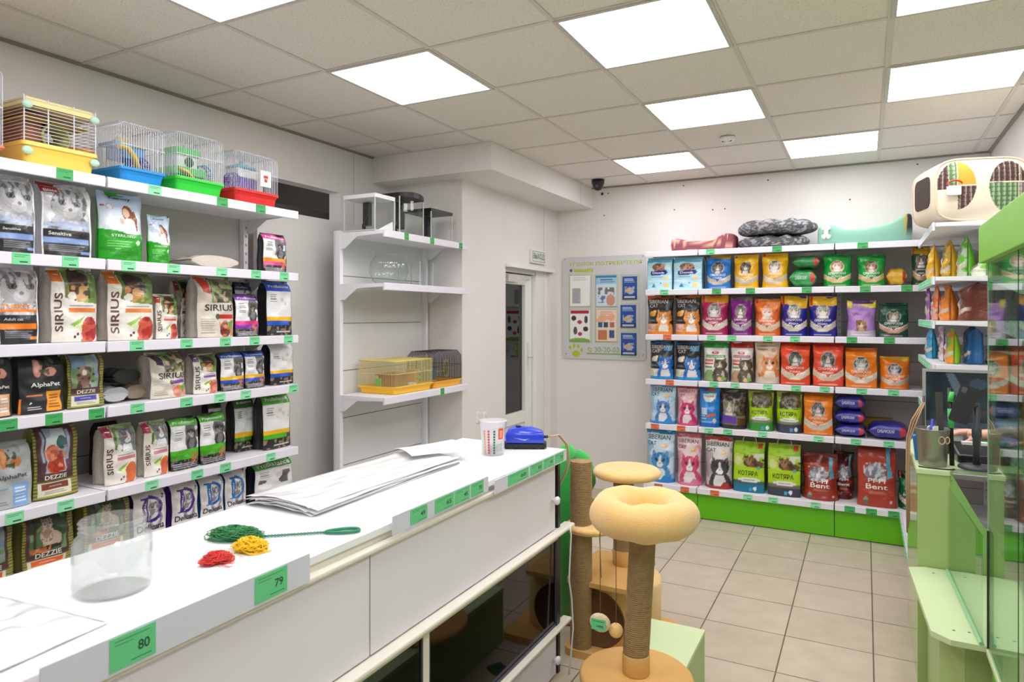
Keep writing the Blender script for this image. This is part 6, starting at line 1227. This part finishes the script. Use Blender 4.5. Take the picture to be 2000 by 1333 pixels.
# ================================================================ CONSUMER NOTICE BOARD ON THE BACK WALL
NB = YB - .004
def bp(px, py): p = at_y(px, py, NB); return p.x, p.z
ax, az = bp(1099, 700); bx_, bz_ = bp(1262, 497); nb = thing('notice_board', 'pale grey consumer notice board with lime lettering and poster pockets', 'notice board', (0, 0, 0)); nb.location = (ax, NB, az)
def rel(px, py): x, z = bp(px, py); return x - ax, z - az
O('backing', MB().rbox(0, -.008, 0, bx_ - ax, -.002, bz_ - az, .03, axis='y'), mat('board_grey', (206, 207, 210), .35), nb)
lime = mat('lime_print', (178, 200, 28), .5)
def area(m, a, b, y0=-.0095, y1=-.008, col=None): x0, z0 = rel(a[0], a[1]); x1, z1 = rel(b[0], b[1]); m.box(x0, y0, z0, x1, y1, z1, col=col); return x0, z0, x1, z1
tl = MB(); x0, z0 = rel(1112, 521); x1, z1 = rel(1254, 508); write(tl, 'УГОЛОК ПОТРЕБИТЕЛЯ', (x0, -.009, z0), (1, 0, 0), (0, 0, 1), x1 - x0, z1 - z0)
O('title_lettering', tl, lime, nb)
sl_ = MB(); 
for k in range(9): area(sl_, (1122 + k * 4.2, 532), (1125 + k * 4.2, 526 - (k > 5) * 1.5))
O('subtitle', sl_, lime, nb)
lg = MB(); x0, z0 = rel(1116, 529); lg.lathe([(.014, 0), (.014, .002)], 20, M=Matrix.Translation((x0, -.008, z0)) @ Matrix.Rotation(math.radians(90), 4, 'X')); O('round_logo', lg, mat('logo_blue', (90, 90, 150), .5), nb)
ph = MB(); x0, z0 = rel(1162, 688); x1, z1 = rel(1210, 679); write(ph, '30-20-03', (x0, -.009, z0), (1, 0, 0), (0, 0, 1), x1 - x0, z1 - z0); area(ph, (1147, 692), (1212, 691)); O('phone_number', ph, mat('print_grey', (150, 168, 120), .5), nb)
pc_ = MB(); x0, z0 = rel(1153, 683); pc_.tube([(x0 - .014, -.01, z0 + .02), (x0 - .016, -.01, z0), (x0, -.01, z0 - .016), (x0 + .018, -.01, z0 - .014)], .005, 6).tube([(x0 - .002, -.01, z0 + .018), (x0 + .010, -.01, z0 + .012), (x0 + .016, -.01, z0)], .003, 6); O('phone_symbol', pc_, lime, nb)
pw = MB()
for cx_, cy_, rx_, rz_ in ((1126, 691, .040, .030), (1114, 679, .013, .018), (1122, 676, .013, .020), (1130, 677, .013, .020), (1137, 684, .013, .017)):
    x0, z0 = rel(cx_, cy_); pw.lathe([(1, 0), (1, .002)], 20, M=Matrix.Translation((x0, -.008, z0)) @ Matrix.Diagonal((rx_, 1, rz_, 1)) @ Matrix.Rotation(math.radians(90), 4, 'X'))
O('paw_print', pw, lime, nb)
for (a, b, c_, d_) in ((1112, 601, 1156, 536), (1163, 601, 1208, 536), (1112, 669, 1156, 604), (1163, 669, 1208, 604), (1214, 587, 1250, 536), (1214, 643, 1250, 592), (1214, 698, 1250, 647)):
    fm = MB(); x0, z0 = rel(a, b); x1, z1 = rel(c_, d_); q = .0035
    for bb in ((x0, z0, x0 + q, z1), (x1 - q, z0, x1, z1), (x0, z0, x1, z0 + q), (x0, z1 - q, x1, z1)): fm.box(bb[0], -.010, bb[1], bb[2], -.008, bb[3])
    O('poster_pocket', fm, mat('pocket_lime', (200, 208, 110), .5), nb)
def poster(name, label, a, b, design, group='papers on the notice board', thick=.003, nx=36, ny=48):
    x0, z0 = bp(*a); x1, z1 = bp(*b); ops, tx, side = design
    me = bag_mesh(name, x1 - x0, z1 - z0, thick, ops, tx, side, 'box', nx, ny, 1, wr=0); me.materials.append(printed('paper_print', .5))
    o = bpy.data.objects.new(name, me); COL.objects.link(o); o.location = ((x0 + x1) / 2, NB - .0105 - thick / 2, z0); return tag(o, label, 'poster', group)
poster('notice_sheet', 'white notice sheet with fine print, upper left on the notice board', (1114, 599), (1153, 539), (['#f2f2f0', ('lines', .15, .85, .85, .97, '#b0b0b0', 2), ('r', .12, .1, .55, .6, '#c4c6c8'), ('lines', .12, .1, .55, .6, '#8c9094', 12)], [], '#f0f0f0'))
poster('poster', 'pale blue poster with small photographs, upper centre of the notice board', (1165, 599), (1205, 538), (['#a8d0e6', ('r', 0, 0, 1, .72, '#d4e6f0'), ('n', .1, .38, .9, .62, '#7c5c54', 5, 9, .5), ('n', .1, .12, .45, .34, '#4c6c9c', 7, 9, .5), ('e', .72, .2, .22, .18, '#d8a088'), ('r', .0, .93, 1, 1, '#3c8cc0'), ('lines', .2, .76, .9, .9, '#1c4c94', 2)], [], '#d0d0d0'))
poster('poster', 'white poster with a red heading and round pictures, lower left of the notice board', (1114, 667), (1153, 606), (['#f4f2f0', ('r', .05, .88, .95, .98, '#b83040'), ('under', .12, -.06, '#88b858'), ('e', .2, .74, .12, .08, '#4c4444'), ('e', .82, .7, .09, .12, '#58585c'), ('e', .5, .62, .12, .06, '#c04050'), ('e', .28, .34, .1, .13, '#705860'), ('e', .8, .4, .13, .08, '#4c3c3c'), ('e', .52, .24, .12, .06, '#c04050')], [], '#e0e0e0'))
poster('poster', 'beige poster with small pictures and ginger square, lower centre of the notice board', (1165, 667), (1205, 606), (['#f0dcc8', ('lines', .2, .84, .85, .97, '#d8645c', 2), ('n', .0, .62, 1, .84, '#f0b088', 6, 4, .6), ('r', .1, .44, .32, .62, '#3c6c9c'), ('r', .38, .44, .60, .62, '#4c5468'), ('r', .68, .44, .9, .62, '#c07878'), ('r', .1, .06, .55, .36, '#c88460'), ('r', .66, .12, .9, .36, '#40689c')], [], '#e0d0c0'))
bk_d = (['#2c5ca8', ('r', 0, 0, 1, .2, '#1c4484'), ('lines', .12, .72, .88, .92, '#d0e0f4', 3), ('e', .5, .38, .3, .13, '#d8b088'), ('n', .15, .22, .85, .55, '#b8c8e0', 5, 9, .6), ('r', .12, .06, .88, .13, '#c0ccd8')], [], '#1c4484')
poster('booklet', 'blue booklet in the top pocket at the right of the notice board', (1217, 585), (1245, 540), bk_d, thick=.008); poster('booklet', 'blue booklet in the middle pocket at the right of the notice board', (1213, 640), (1243, 596), bk_d, thick=.008); poster('booklet', 'blue booklet in the bottom pocket at the right of the notice board', (1214, 694), (1244, 651), bk_d, thick=.008)
sc_ = MB()
for q in ((1104, 507), (1106, 691), (1256, 500), (1256, 694)): x0, z0 = rel(*q); sc_.lathe([(.008, 0), (.004, .004)], 12, M=Matrix.Translation((x0, -.008, z0)) @ Matrix.Rotation(math.radians(90), 4, 'X'))
O('screw_cap', sc_, mat('steel'), nb)
# ================================================================ CASH DESK, SHOWCASE AND CASHIER
DT = .94
cdk = thing('cash_desk', 'pale green cash desk with a slanted side panel', 'cash desk', (.45, 3.8, 0))
def LD(mb): mb.v = [(x - .45, y - 3.8, z) for x, y, z in mb.v]; return mb
xs = at_y(1922, 1032, 3.40); xm = at_y(1855, 930, 3.40).x
O('desk_top', LD(MB().prism([(.195, 3.395), (xm, 3.395), (xm + .02, 3.47), (.79, 3.47), (.79, 4.20), (.195, 4.20)], DT - .022, DT)), lgreen, cdk, bevel=.002)
O('side_panel', LD(MB().box(.20, 3.42, 0, .218, 4.19, DT - .022)), mat('green_gloss', (168, 196, 128), .12), cdk)
O('front_panel', LD(MB().box(.20, 3.40, 0, xm, 3.418, DT - .022)), mgreen, cdk)
sl = [(xm, 0), (.79, 0), (.79, .60), (xs.x, xs.z), (xm, DT - .002)]; m = MB(); N = 5
m.add([(x, 3.404, z) for x, z in sl] + [(x, 3.42, z) for x, z in sl], [(0, 1, 2, 3, 4), (9, 8, 7, 6, 5)] + [(i, i + 5, (i + 1) % 5 + 5, (i + 1) % 5) for i in range(5)]); O('slanted_panel', LD(m), mat('green_board_side', (140, 182, 104), .4), cdk)
O('screw', LD(MB().lathe([(.004, 0), (.002, .002)], 10, M=Matrix.Translation((xm + .006, 3.404, .90)) @ Matrix.Rotation(math.radians(90), 4, 'X'))), mat('steel'), cdk)
O('display_glass', LD(MB().add([(xm + .01, 3.425, DT - .004), (.78, 3.425, DT - .004), (.78, 3.425, DT - .000), (xm + .01, 3.425, DT), (xm + .01, 3.47, DT - .004), (.78, 3.47, DT - .004), (.78, 3.47, DT), (xm + .01, 3.47, DT)], [(0, 1, 2, 3), (7, 6, 5, 4), (3, 2, 6, 7), (1, 0, 4, 5)])), clear, cdk)
# lower display shelf and its base
bq = [at_z(px, py, .52) for px, py in ((1775, 1112), (1818, 1232), (1860, 1262), (1912, 1270))]
pl = [(bq[0].x, 3.36), (bq[1].x, bq[1].y), (bq[2].x, max(bq[2].y, 2.668)), (bq[3].x, max(bq[3].y, 2.668)), (.78, 2.668), (.78, 3.392), (bq[0].x + .06, 3.392)]
lw = thing('display_stand', 'low pale green display stand with an angled board in front of the cash desk', 'display stand', (.45, 3.0, 0))
def LW(mb): mb.v = [(x - .45, y - 3.0, z) for x, y, z in mb.v]; return mb
O('board', LW(MB().prism(pl, .500, .520)), lgreen, lw, bevel=.001)
O('stand_body', LW(MB().prism([(.235, 3.38), (.235, 2.86), (.30, 2.76), (.77, 2.74), (.77, 3.38)], 0, .4995)), mgreen, lw)
ga, gb = at_z(1848, 1110, .52), at_z(1917, 1262, .52); ga.y = min(ga.y, 3.375)
O('glass_channel', LW(MB().tube([(ga.x, ga.y, .526), (gb.x, gb.y, .526)], .008, 4, smooth=False)), mat('channel_green', (150, 200, 150), .4), lw)
O('glass_panel', LW(MB().add([(ga.x, ga.y, .53), (gb.x, gb.y, .53), (gb.x, gb.y, .88), (ga.x, ga.y, .88), (ga.x + .004, ga.y, .53), (gb.x + .004, gb.y, .53), (gb.x + .004, gb.y, .88), (ga.x + .004, ga.y, .88)], [(0, 1, 2, 3), (7, 6, 5, 4), (3, 2, 6, 7)])), glass('green_glass', (236, 250, 240), .06), lw)
for px, py in ((1823, 1120), (1863, 1232), (1893, 1236)): p = at_z(px, py, .5201); O('hole_plug', LW(MB().lathe([(.005, 0), (.004, .0006)], 12, M=Matrix.Translation(p))), mat('plug_dark', (96, 110, 80), .6), lw)
# tall glass showcase
SX, SY = .353, 2.66
sh = thing('glass_showcase', 'tall glass showcase with a green canopy at the right edge', 'showcase', (.57, 1.9, 0))
def LS(mb): mb.v = [(x - .57, y - 1.9, z) for x, y, z in mb.v]; return mb
O('cabinet_base', LS(MB().box(SX + .01, .95, 0, .79, SY - .01, .498)), mat('kick_green'), sh, bevel=.002)
O('base_top', LS(MB().box(SX - .005, .94, .498, .795, SY, .515)), lgreen, sh, bevel=.001)
O('canopy', LS(MB().box(SX - .022, .92, 1.772, .797, SY + .03, 1.893)), mat('canopy_green', (132, 200, 50), .35), sh, bevel=.002)
O('front_glass', LS(MB().box(SX, 1.0, .515, SX + .005, SY, 1.772)), glass('green_glass'), sh)
O('side_glass', LS(MB().box(SX + .006, SY - .005, .515, .79, SY, 1.772)), glass('green_glass'), sh)
yj = at_x(1989, 900, SX).y; O('door_joint', LS(MB().box(SX - .001, yj - .001, .515, SX + .001, yj + .001, 1.772)), mat('joint_dark', (40, 50, 44), .5), sh)
O('edge_profile', LS(MB().box(SX - .003, SY + .0005, .517, SX + .006, SY + .0045, .90)), mat('black_metal'), sh)
O('edge_strip', LS(MB().box(SX - .001, SY + .0005, .90, SX + .004, SY + .003, 1.772)), mat('edge_glass_green', (170, 200, 180), .2), sh)
for z in (.86, 1.18, 1.48): O('glass_shelf', LS(MB().box(SX + .02, 1.0, z, .78, SY - .02, z + .006)), glass('green_glass'), sh)
# --- things on the desk
def on(px, py, z=DT): return at_z(px, py, z)
p = on(1819, 905); s_st = mat('brushed_steel', (150, 148, 140), .3, .9)
pc = thing('pen_cup', 'brushed steel pen cup full of papers and pens on the cash desk', 'pen cup', (.262, 3.50, DT))
O('cup', MB().lathe([(.052, 0), (.054, .004), (.066, .16), (.0675, .162), (.066, .164), (.064, .162), (.052, .006), (.001, .006)], 36), s_st, pc)
O('sticker', MB().tube([(.03 + .012 * math.cos(a), -.0585, .12 + .016 * math.sin(a)) for a in np.linspace(0, 6.28, 16, endpoint=False)], .0025, 5, closed=True).tube([(.052 + .008 * math.cos(a), -.044, .12 + .014 * math.sin(a)) for a in np.linspace(0, 6.28, 16, endpoint=False)], .0025, 5, closed=True), mat('sticker_beige', (206, 180, 150), .6), pc)
pp = MB(); rnd = random.Random(6)
for k in range(7):
    a = rnd.uniform(0, 6.28); M = Matrix.Translation((.012 * math.cos(a), .012 * math.sin(a), .10)) @ Matrix.Rotation(rnd.uniform(-.35, .35), 4, 'X') @ Matrix.Rotation(rnd.uniform(0, 3), 4, 'Z'); pp.box(-.022, -.001, 0, .022, .001, .075, M=M)
o = O('folded_papers', pp, mat('paper_white'), None, (.262, 3.50, DT)); tag(o, 'white folded papers sticking out of the steel pen cup', 'papers')
o = O('pen', MB().tube([(.248, 3.49, DT + .02), (.262, 3.48, DT + .205)], .007, 8), mat('pen_blue', (50, 60, 180), .4)); tag(o, 'blue pen in the steel pen cup', 'pen')
o = O('folding_ruler', MB().box(-.014, -.004, 0, .012, .004, .31, M=Matrix.Translation((.298, 3.505, DT + .012)) @ Matrix.Rotation(math.radians(-2), 4, 'Y')), mat('dark_grey_plastic', (70, 68, 66), .4)); tag(o, 'tall dark grey flat tool standing in the pen cup', 'tool')
gs = thing('marker_stick', 'green and black striped stick standing right of the pen cup', 'stick', (.338, 3.535, DT)); 
O('stick_body', MB().tube([(0, 0, 0), (-.004, 0, .14), (-.008, 0, .34)], .010, 10), mat('black_plastic'), gs); O('green_band', MB().tube([(-.0035, 0, .165), (-.0062, 0, .25)], .0115, 10).tube([(-.0068, -.002, .28), (-.0022, -.002, .325)], .0115, 10), mat('band_green', (90, 220, 110), .5), gs)
ky = thing('keyboard', 'black keyboard on the cash desk under the hand', 'keyboard', (.42, 3.88, DT), .05); O('keyboard_base', MB().rbox(-.17, -.06, 0, .17, .06, .016, .01), mat('black_plastic'), ky)
km = MB()
for r_ in range(5):
    for c_ in range(15): km.rbox(-.16 + c_ * .0213, -.052 + r_ * .0208, .016, -.16 + c_ * .0213 + .018, -.052 + r_ * .0208 + .0175, .021, .003, 2)
O('keys', km, mat('key_grey', (120, 120, 128), .4), ky)
tm_ = thing('card_terminal', 'black payment terminal on the cash desk near the glass', 'card terminal', (.46, 3.69, DT), .1)
O('terminal_body', MB().add([(-.10, -.07, 0), (.10, -.07, 0), (.10, .09, 0), (-.10, .09, 0), (-.10, -.07, .035), (.10, -.07, .035), (.10, .09, .075), (-.10, .09, .075)], [(0, 3, 2, 1), (4, 5, 6, 7), (0, 1, 5, 4), (1, 2, 6, 5), (2, 3, 7, 6), (3, 0, 4, 7)]), mat('terminal_black', (26, 26, 30), .3), tm_, bevel=.01)
O('receipt_slot', MB().box(-.06, .04, .064, .04, .065, .078, M=Matrix.Translation((0, 0, 0))), mat('paper_white'), tm_)
# monitor
mo = thing('monitor', 'silver framed monitor behind the pen cup on the cash desk', 'monitor', (.418, 4.09, DT), 0)
W2, Hb, Ht = .155, .055, .385
O('frame', MB().box(-W2, 0, Hb, -W2 + .014, .022, Ht).box(W2 - .014, 0, Hb, W2, .022, Ht).box(-W2 + .014, 0, Ht - .014, W2 - .014, .022, Ht).box(-W2 + .014, 0, Hb, W2 - .014, .022, Hb + .03).box(-W2 + .014, .008, Hb + .03, W2 - .014, .022, Ht - .014), mat('monitor_silver', (178, 180, 182), .35, .3), mo)
O('foot', MB().rbox(-.07, -.03, 0, .07, .09, .008, .02).box(-.02, .01, .008, .02, .02, Hb + .02), mat('monitor_silver'), mo)
gw, gh = 50, 48; vv = []; 
for j in range(gh + 1):
    for i in range(gw + 1): vv.append((-W2 + .0145 + (2 * W2 - .029) * i / gw, .0075, Hb + .031 + (Ht - Hb - .046) * j / gh))
xs_ = np.array([(i / gw) for j in range(gh + 1) for i in range(gw + 1)]); ys_ = np.array([(j / gh) for j in range(gh + 1) for i in range(gw + 1)])
sc = MB().add(vv, [(j * (gw + 1) + i, j * (gw + 1) + i + 1, (j + 1) * (gw + 1) + i + 1, (j + 1) * (gw + 1) + i) for j in range(gh) for i in range(gw)])
sc.c = [tuple(c) for c in paint(['#28303a', ('n', 0, 0, 1, 1, '#2f3c4c', 4, 4), ('p', [(.3, 1), (.42, 1), (.62, .6), (.5, .5)], '#5c6c84'), ('e', .8, .8, .14, .1, '#3c4c60'), ('r', 0, 0, 1, .12, '#48546c')], xs_, ys_, 1)]  # reflections on the dark screen painted in as a paler streak and patches
O('screen', sc, printed('screen_reflections', .12, .5), mo, cols=True)
# phone stand
ps = thing('phone_stand', 'dark grey phone stand with a round base on the cash desk', 'phone stand', (.425, 3.51, DT)); dg = mat('stand_grey', (62, 66, 74), .45)
O('stand_base', MB().lathe([(.068, 0), (.07, .004), (.066, .012), (.02, .018), (.001, .018)], 36), dg, ps)
O('stand_pole', MB().lathe([(.015, .016), (.015, .13), (.0185, .135), (.0185, .175), (.0125, .18), (.0125, .28), (.001, .283)], 20), dg, ps)
O('clamp', MB().tube([(.0, -.005, .275), (-.03, -.012, .265), (-.038, -.012, .262)], .011, 8), dg, ps)
M = Matrix.Translation((-.052, -.036, .27)) @ Matrix.Rotation(math.radians(19), 4, 'Y') @ Matrix.Rotation(math.radians(-12), 4, 'X')
phn = thing('mobile_phone', 'black mobile phone held upright in the phone stand', 'mobile phone', (.425, 3.51, DT)); O('phone_case', MB().rbox(-.036, -.005, -.075, .036, .005, .09, .010, axis='y', M=M), mat('phone_black', (40, 40, 44), .4), phn); O('camera_lens', MB().rbox(-.028, -.0065, .055, -.008, -.005, .08, .004, axis='y', M=M), mat('lens_grey'), phn)
o = O('green_carton', MB().box(-.045, -.02, 0, .05, .02, .07), mat('carton_green', (40, 190, 80), .5), None, (.555, 4.03, DT)); tag(o, 'bright green carton under the right half of the monitor', 'carton')
o = O('small_booklet', MB().box(-.02, -.03, 0, .02, .03, .11, M=Matrix.Rotation(math.radians(-6), 4, 'Y')), mat('booklet_blue', (30, 120, 190), .5), None, (.2235, 3.615, DT + .002)); tag(o, 'bright blue card standing left of the steel pen cup', 'card')
cb = MB().tube([(.205, 3.43, DT + .003), (.23, 3.418, DT + .003), (.28, 3.412, DT + .003), (.315, 3.414, DT + .003), (.338, 3.428, DT + .003)], .0028, 6); o = O('cable', cb, mat('black_plastic')); tag(o, 'thin black cable around the foot of the pen cup', 'cable')
cs = MB(); rnd = random.Random(5)
for k in range(9):
    dx = rnd.uniform(-.012, .012); dy = rnd.uniform(-.02, .02)
    cs.tube([(.245 + dx * .4, 3.74 + dy * .3, 1.19), (.205 + dx, 3.73 + dy, 1.10), (.18 + dx * .5, 3.72 + dy, .98 + .005 * k), (.177 + dx * .5, 3.70 + dy, .88), (.178 + dx * .4, 3.68 + dy, .74 - .02 * k)], .0035, 6)
lc = thing('leather_cords', 'bundle of tan leather cords hanging over the left side of the cash desk', 'cords', (0, 0, 0)); O('cord_bundle', cs, mat('leather_tan', (178, 146, 112), .7), lc)
O('hanger_post', MB().tube([(.245, 3.74, DT + .001), (.245, 3.74, 1.22)], .006, 8), mat('dark_grey_plastic'), lc); O('white_tag', MB().ball((.262, 3.70, 1.055), (.014, .003, .022), 12, 8), white, lc)
# ---- cashier: one skinned body, clothes over it
def skinned(name, pts, edges, radii, m, parent, sub=2, root=0):
    me = bpy.data.meshes.new(name); me.from_pydata(pts, edges, []); me.materials.append(m); o = bpy.data.objects.new(name, me); COL.objects.link(o); o.parent = parent
    sk = o.modifiers.new('skin', 'SKIN'); me.skin_vertices.new() if not me.skin_vertices else None
    for i, r in enumerate(radii):
        v = me.skin_vertices[0].data[i]; v.radius = r if isinstance(r, tuple) else (r, r); v.use_root = i == root
    sk.use_smooth_shade = True; s2 = o.modifiers.new('sub', 'SUBSURF'); s2.levels = sub; s2.render_levels = sub; return o
pe = thing('person', 'person in black behind the cash desk, one hand reaching to the keyboard', 'person', (1.04, 3.86, 0))
bx0, by0 = 1.04, 3.86
P_, E_, R_d = [], [], []
def J(p, r, par=None): 
    P_.append((p[0] - bx0, p[1] - by0, p[2])); R_d.append(r)
    if par is not None: E_.append((par, len(P_) - 1))
    return len(P_) - 1
pel = J((1.04, 3.86, .93), (.15, .11)); wa = J((1.04, 3.86, 1.08), (.125, .09), pel); ch = J((1.03, 3.86, 1.26), (.145, .10), wa); nk = J((1.02, 3.86, 1.41), .055, ch); n2 = J((1.01, 3.855, 1.47), .05, nk); hd0 = J((1.0, 3.85, 1.56), (.075, .088), n2); hd1 = J((1.0, 3.85, 1.64), (.07, .085), hd0)
# right arm (towards the camera side) reaching to the keyboard
s1 = J((.96, 3.72, 1.355), .055, ch); e1 = J((.78, 3.72, 1.10), .042, s1); m1 = J((.60, 3.80, 1.058), .036, e1); w1 = J((.485, 3.84, 1.036), .027, m1)
pm1 = J((.445, 3.85, 1.045), (.034, .019), w1); kn = J((.405, 3.86, 1.045), (.036, .015), pm1)
for k, (dy, ln) in enumerate(((-.028, .068), (-.010, .076), (.009, .072), (.026, .058))):
    a = J((.390, 3.86 + dy, 1.042), .0098, kn); b = J((.395 - ln * .45, 3.86 + dy * 1.15, 1.030), .0092, a); c = J((.395 - ln * .75, 3.86 + dy * 1.2, .998), .0085, b); d = J((.395 - ln * .88, 3.86 + dy * 1.2, .972), .0065, c)
ta_ = J((.445, 3.815, 1.020), .012, pm1); tb2 = J((.415, 3.795, 1.0), .0105, ta_); tc_ = J((.388, 3.79, .980), .0085, tb2)
s2 = J((1.0, 4.0, 1.355), .055, ch); e2 = J((.94, 4.07, 1.10), .042, s2); w2 = J((.74, 3.98, 1.01), .026, e2); k2 = J((.67, 3.95, 1.0), (.034, .015), w2)
for k, dy in enumerate((-.027, -.009, .009, .026)):
    a = J((.655, 3.945 + dy, .998), .0085, k2); b = J((.620, 3.945 + dy * 1.1, .988), .0078, a); J((.603, 3.945 + dy * 1.1, .972), .0068, b)
J((.665, 3.985, .985), .009, k2)
for sy in (-1, 1):
    h_ = J((1.04, 3.86 + sy * .09, .86), .088, pel); k_ = J((1.05, 3.86 + sy * .10, .48), .058, h_); a_ = J((1.06, 3.86 + sy * .10, .09), .038, k_); J((.95, 3.86 + sy * .11, .035), (.035, .03), a_)
skinm = mat('skin', (226, 176, 148), .5, mottle=.08); 
body = skinned('body', P_, E_, R_d, skinm, pe)
def sub_skin(name, idx, grow, m): 
    mp = {i: n for n, i in enumerate(idx)}; return skinned(name, [P_[i] for i in idx], [(mp[a], mp[b]) for a, b in E_ if a in mp and b in mp], [tuple(x + grow for x in (R_d[i] if isinstance(R_d[i], tuple) else (R_d[i], R_d[i]))) for i in idx], m, pe, 2)
legs = [i for i in range(len(P_)) if i > s2 and P_[i][2] < .9 and P_[i][2] > .06]
sub_skin('sweater', [pel, wa, ch, s1, e1, s2, e2], .016, mat('black_cloth', (26, 26, 30), .85)); sub_skin('trousers', [pel] + legs, .014, mat('dark_denim', (40, 44, 56), .85))
hair = MB().ball((-.03, -.01, 1.63), (.098, .105, .115), 20, 14).ball((.035, -.01, 1.53), (.07, .10, .13), 16, 12); O('hair', hair, mat('hair_brown', (70, 48, 34), .6), pe)
fc = MB()
for sy in (-1, 1): fc.ball((-.118, -.01 + sy * .032, 1.60), (.006, .013, .008), 10, 8)
O('eye', fc, mat('eye_dark', (30, 24, 22), .2), pe); O('nose', MB().ball((-.125, -.01, 1.575), (.016, .011, .022), 10, 8), skinm, pe); O('mouth', MB().ball((-.118, -.01, 1.535), (.006, .022, .006), 10, 8), mat('lips', (190, 96, 90), .4), pe)
O('shoe', MB().rbox(-.13, -.15, 0, .08, -.06, .07, .03).rbox(-.13, .06, 0, .08, .15, .07, .03), mat('shoe_black', (30, 30, 32), .5), pe)
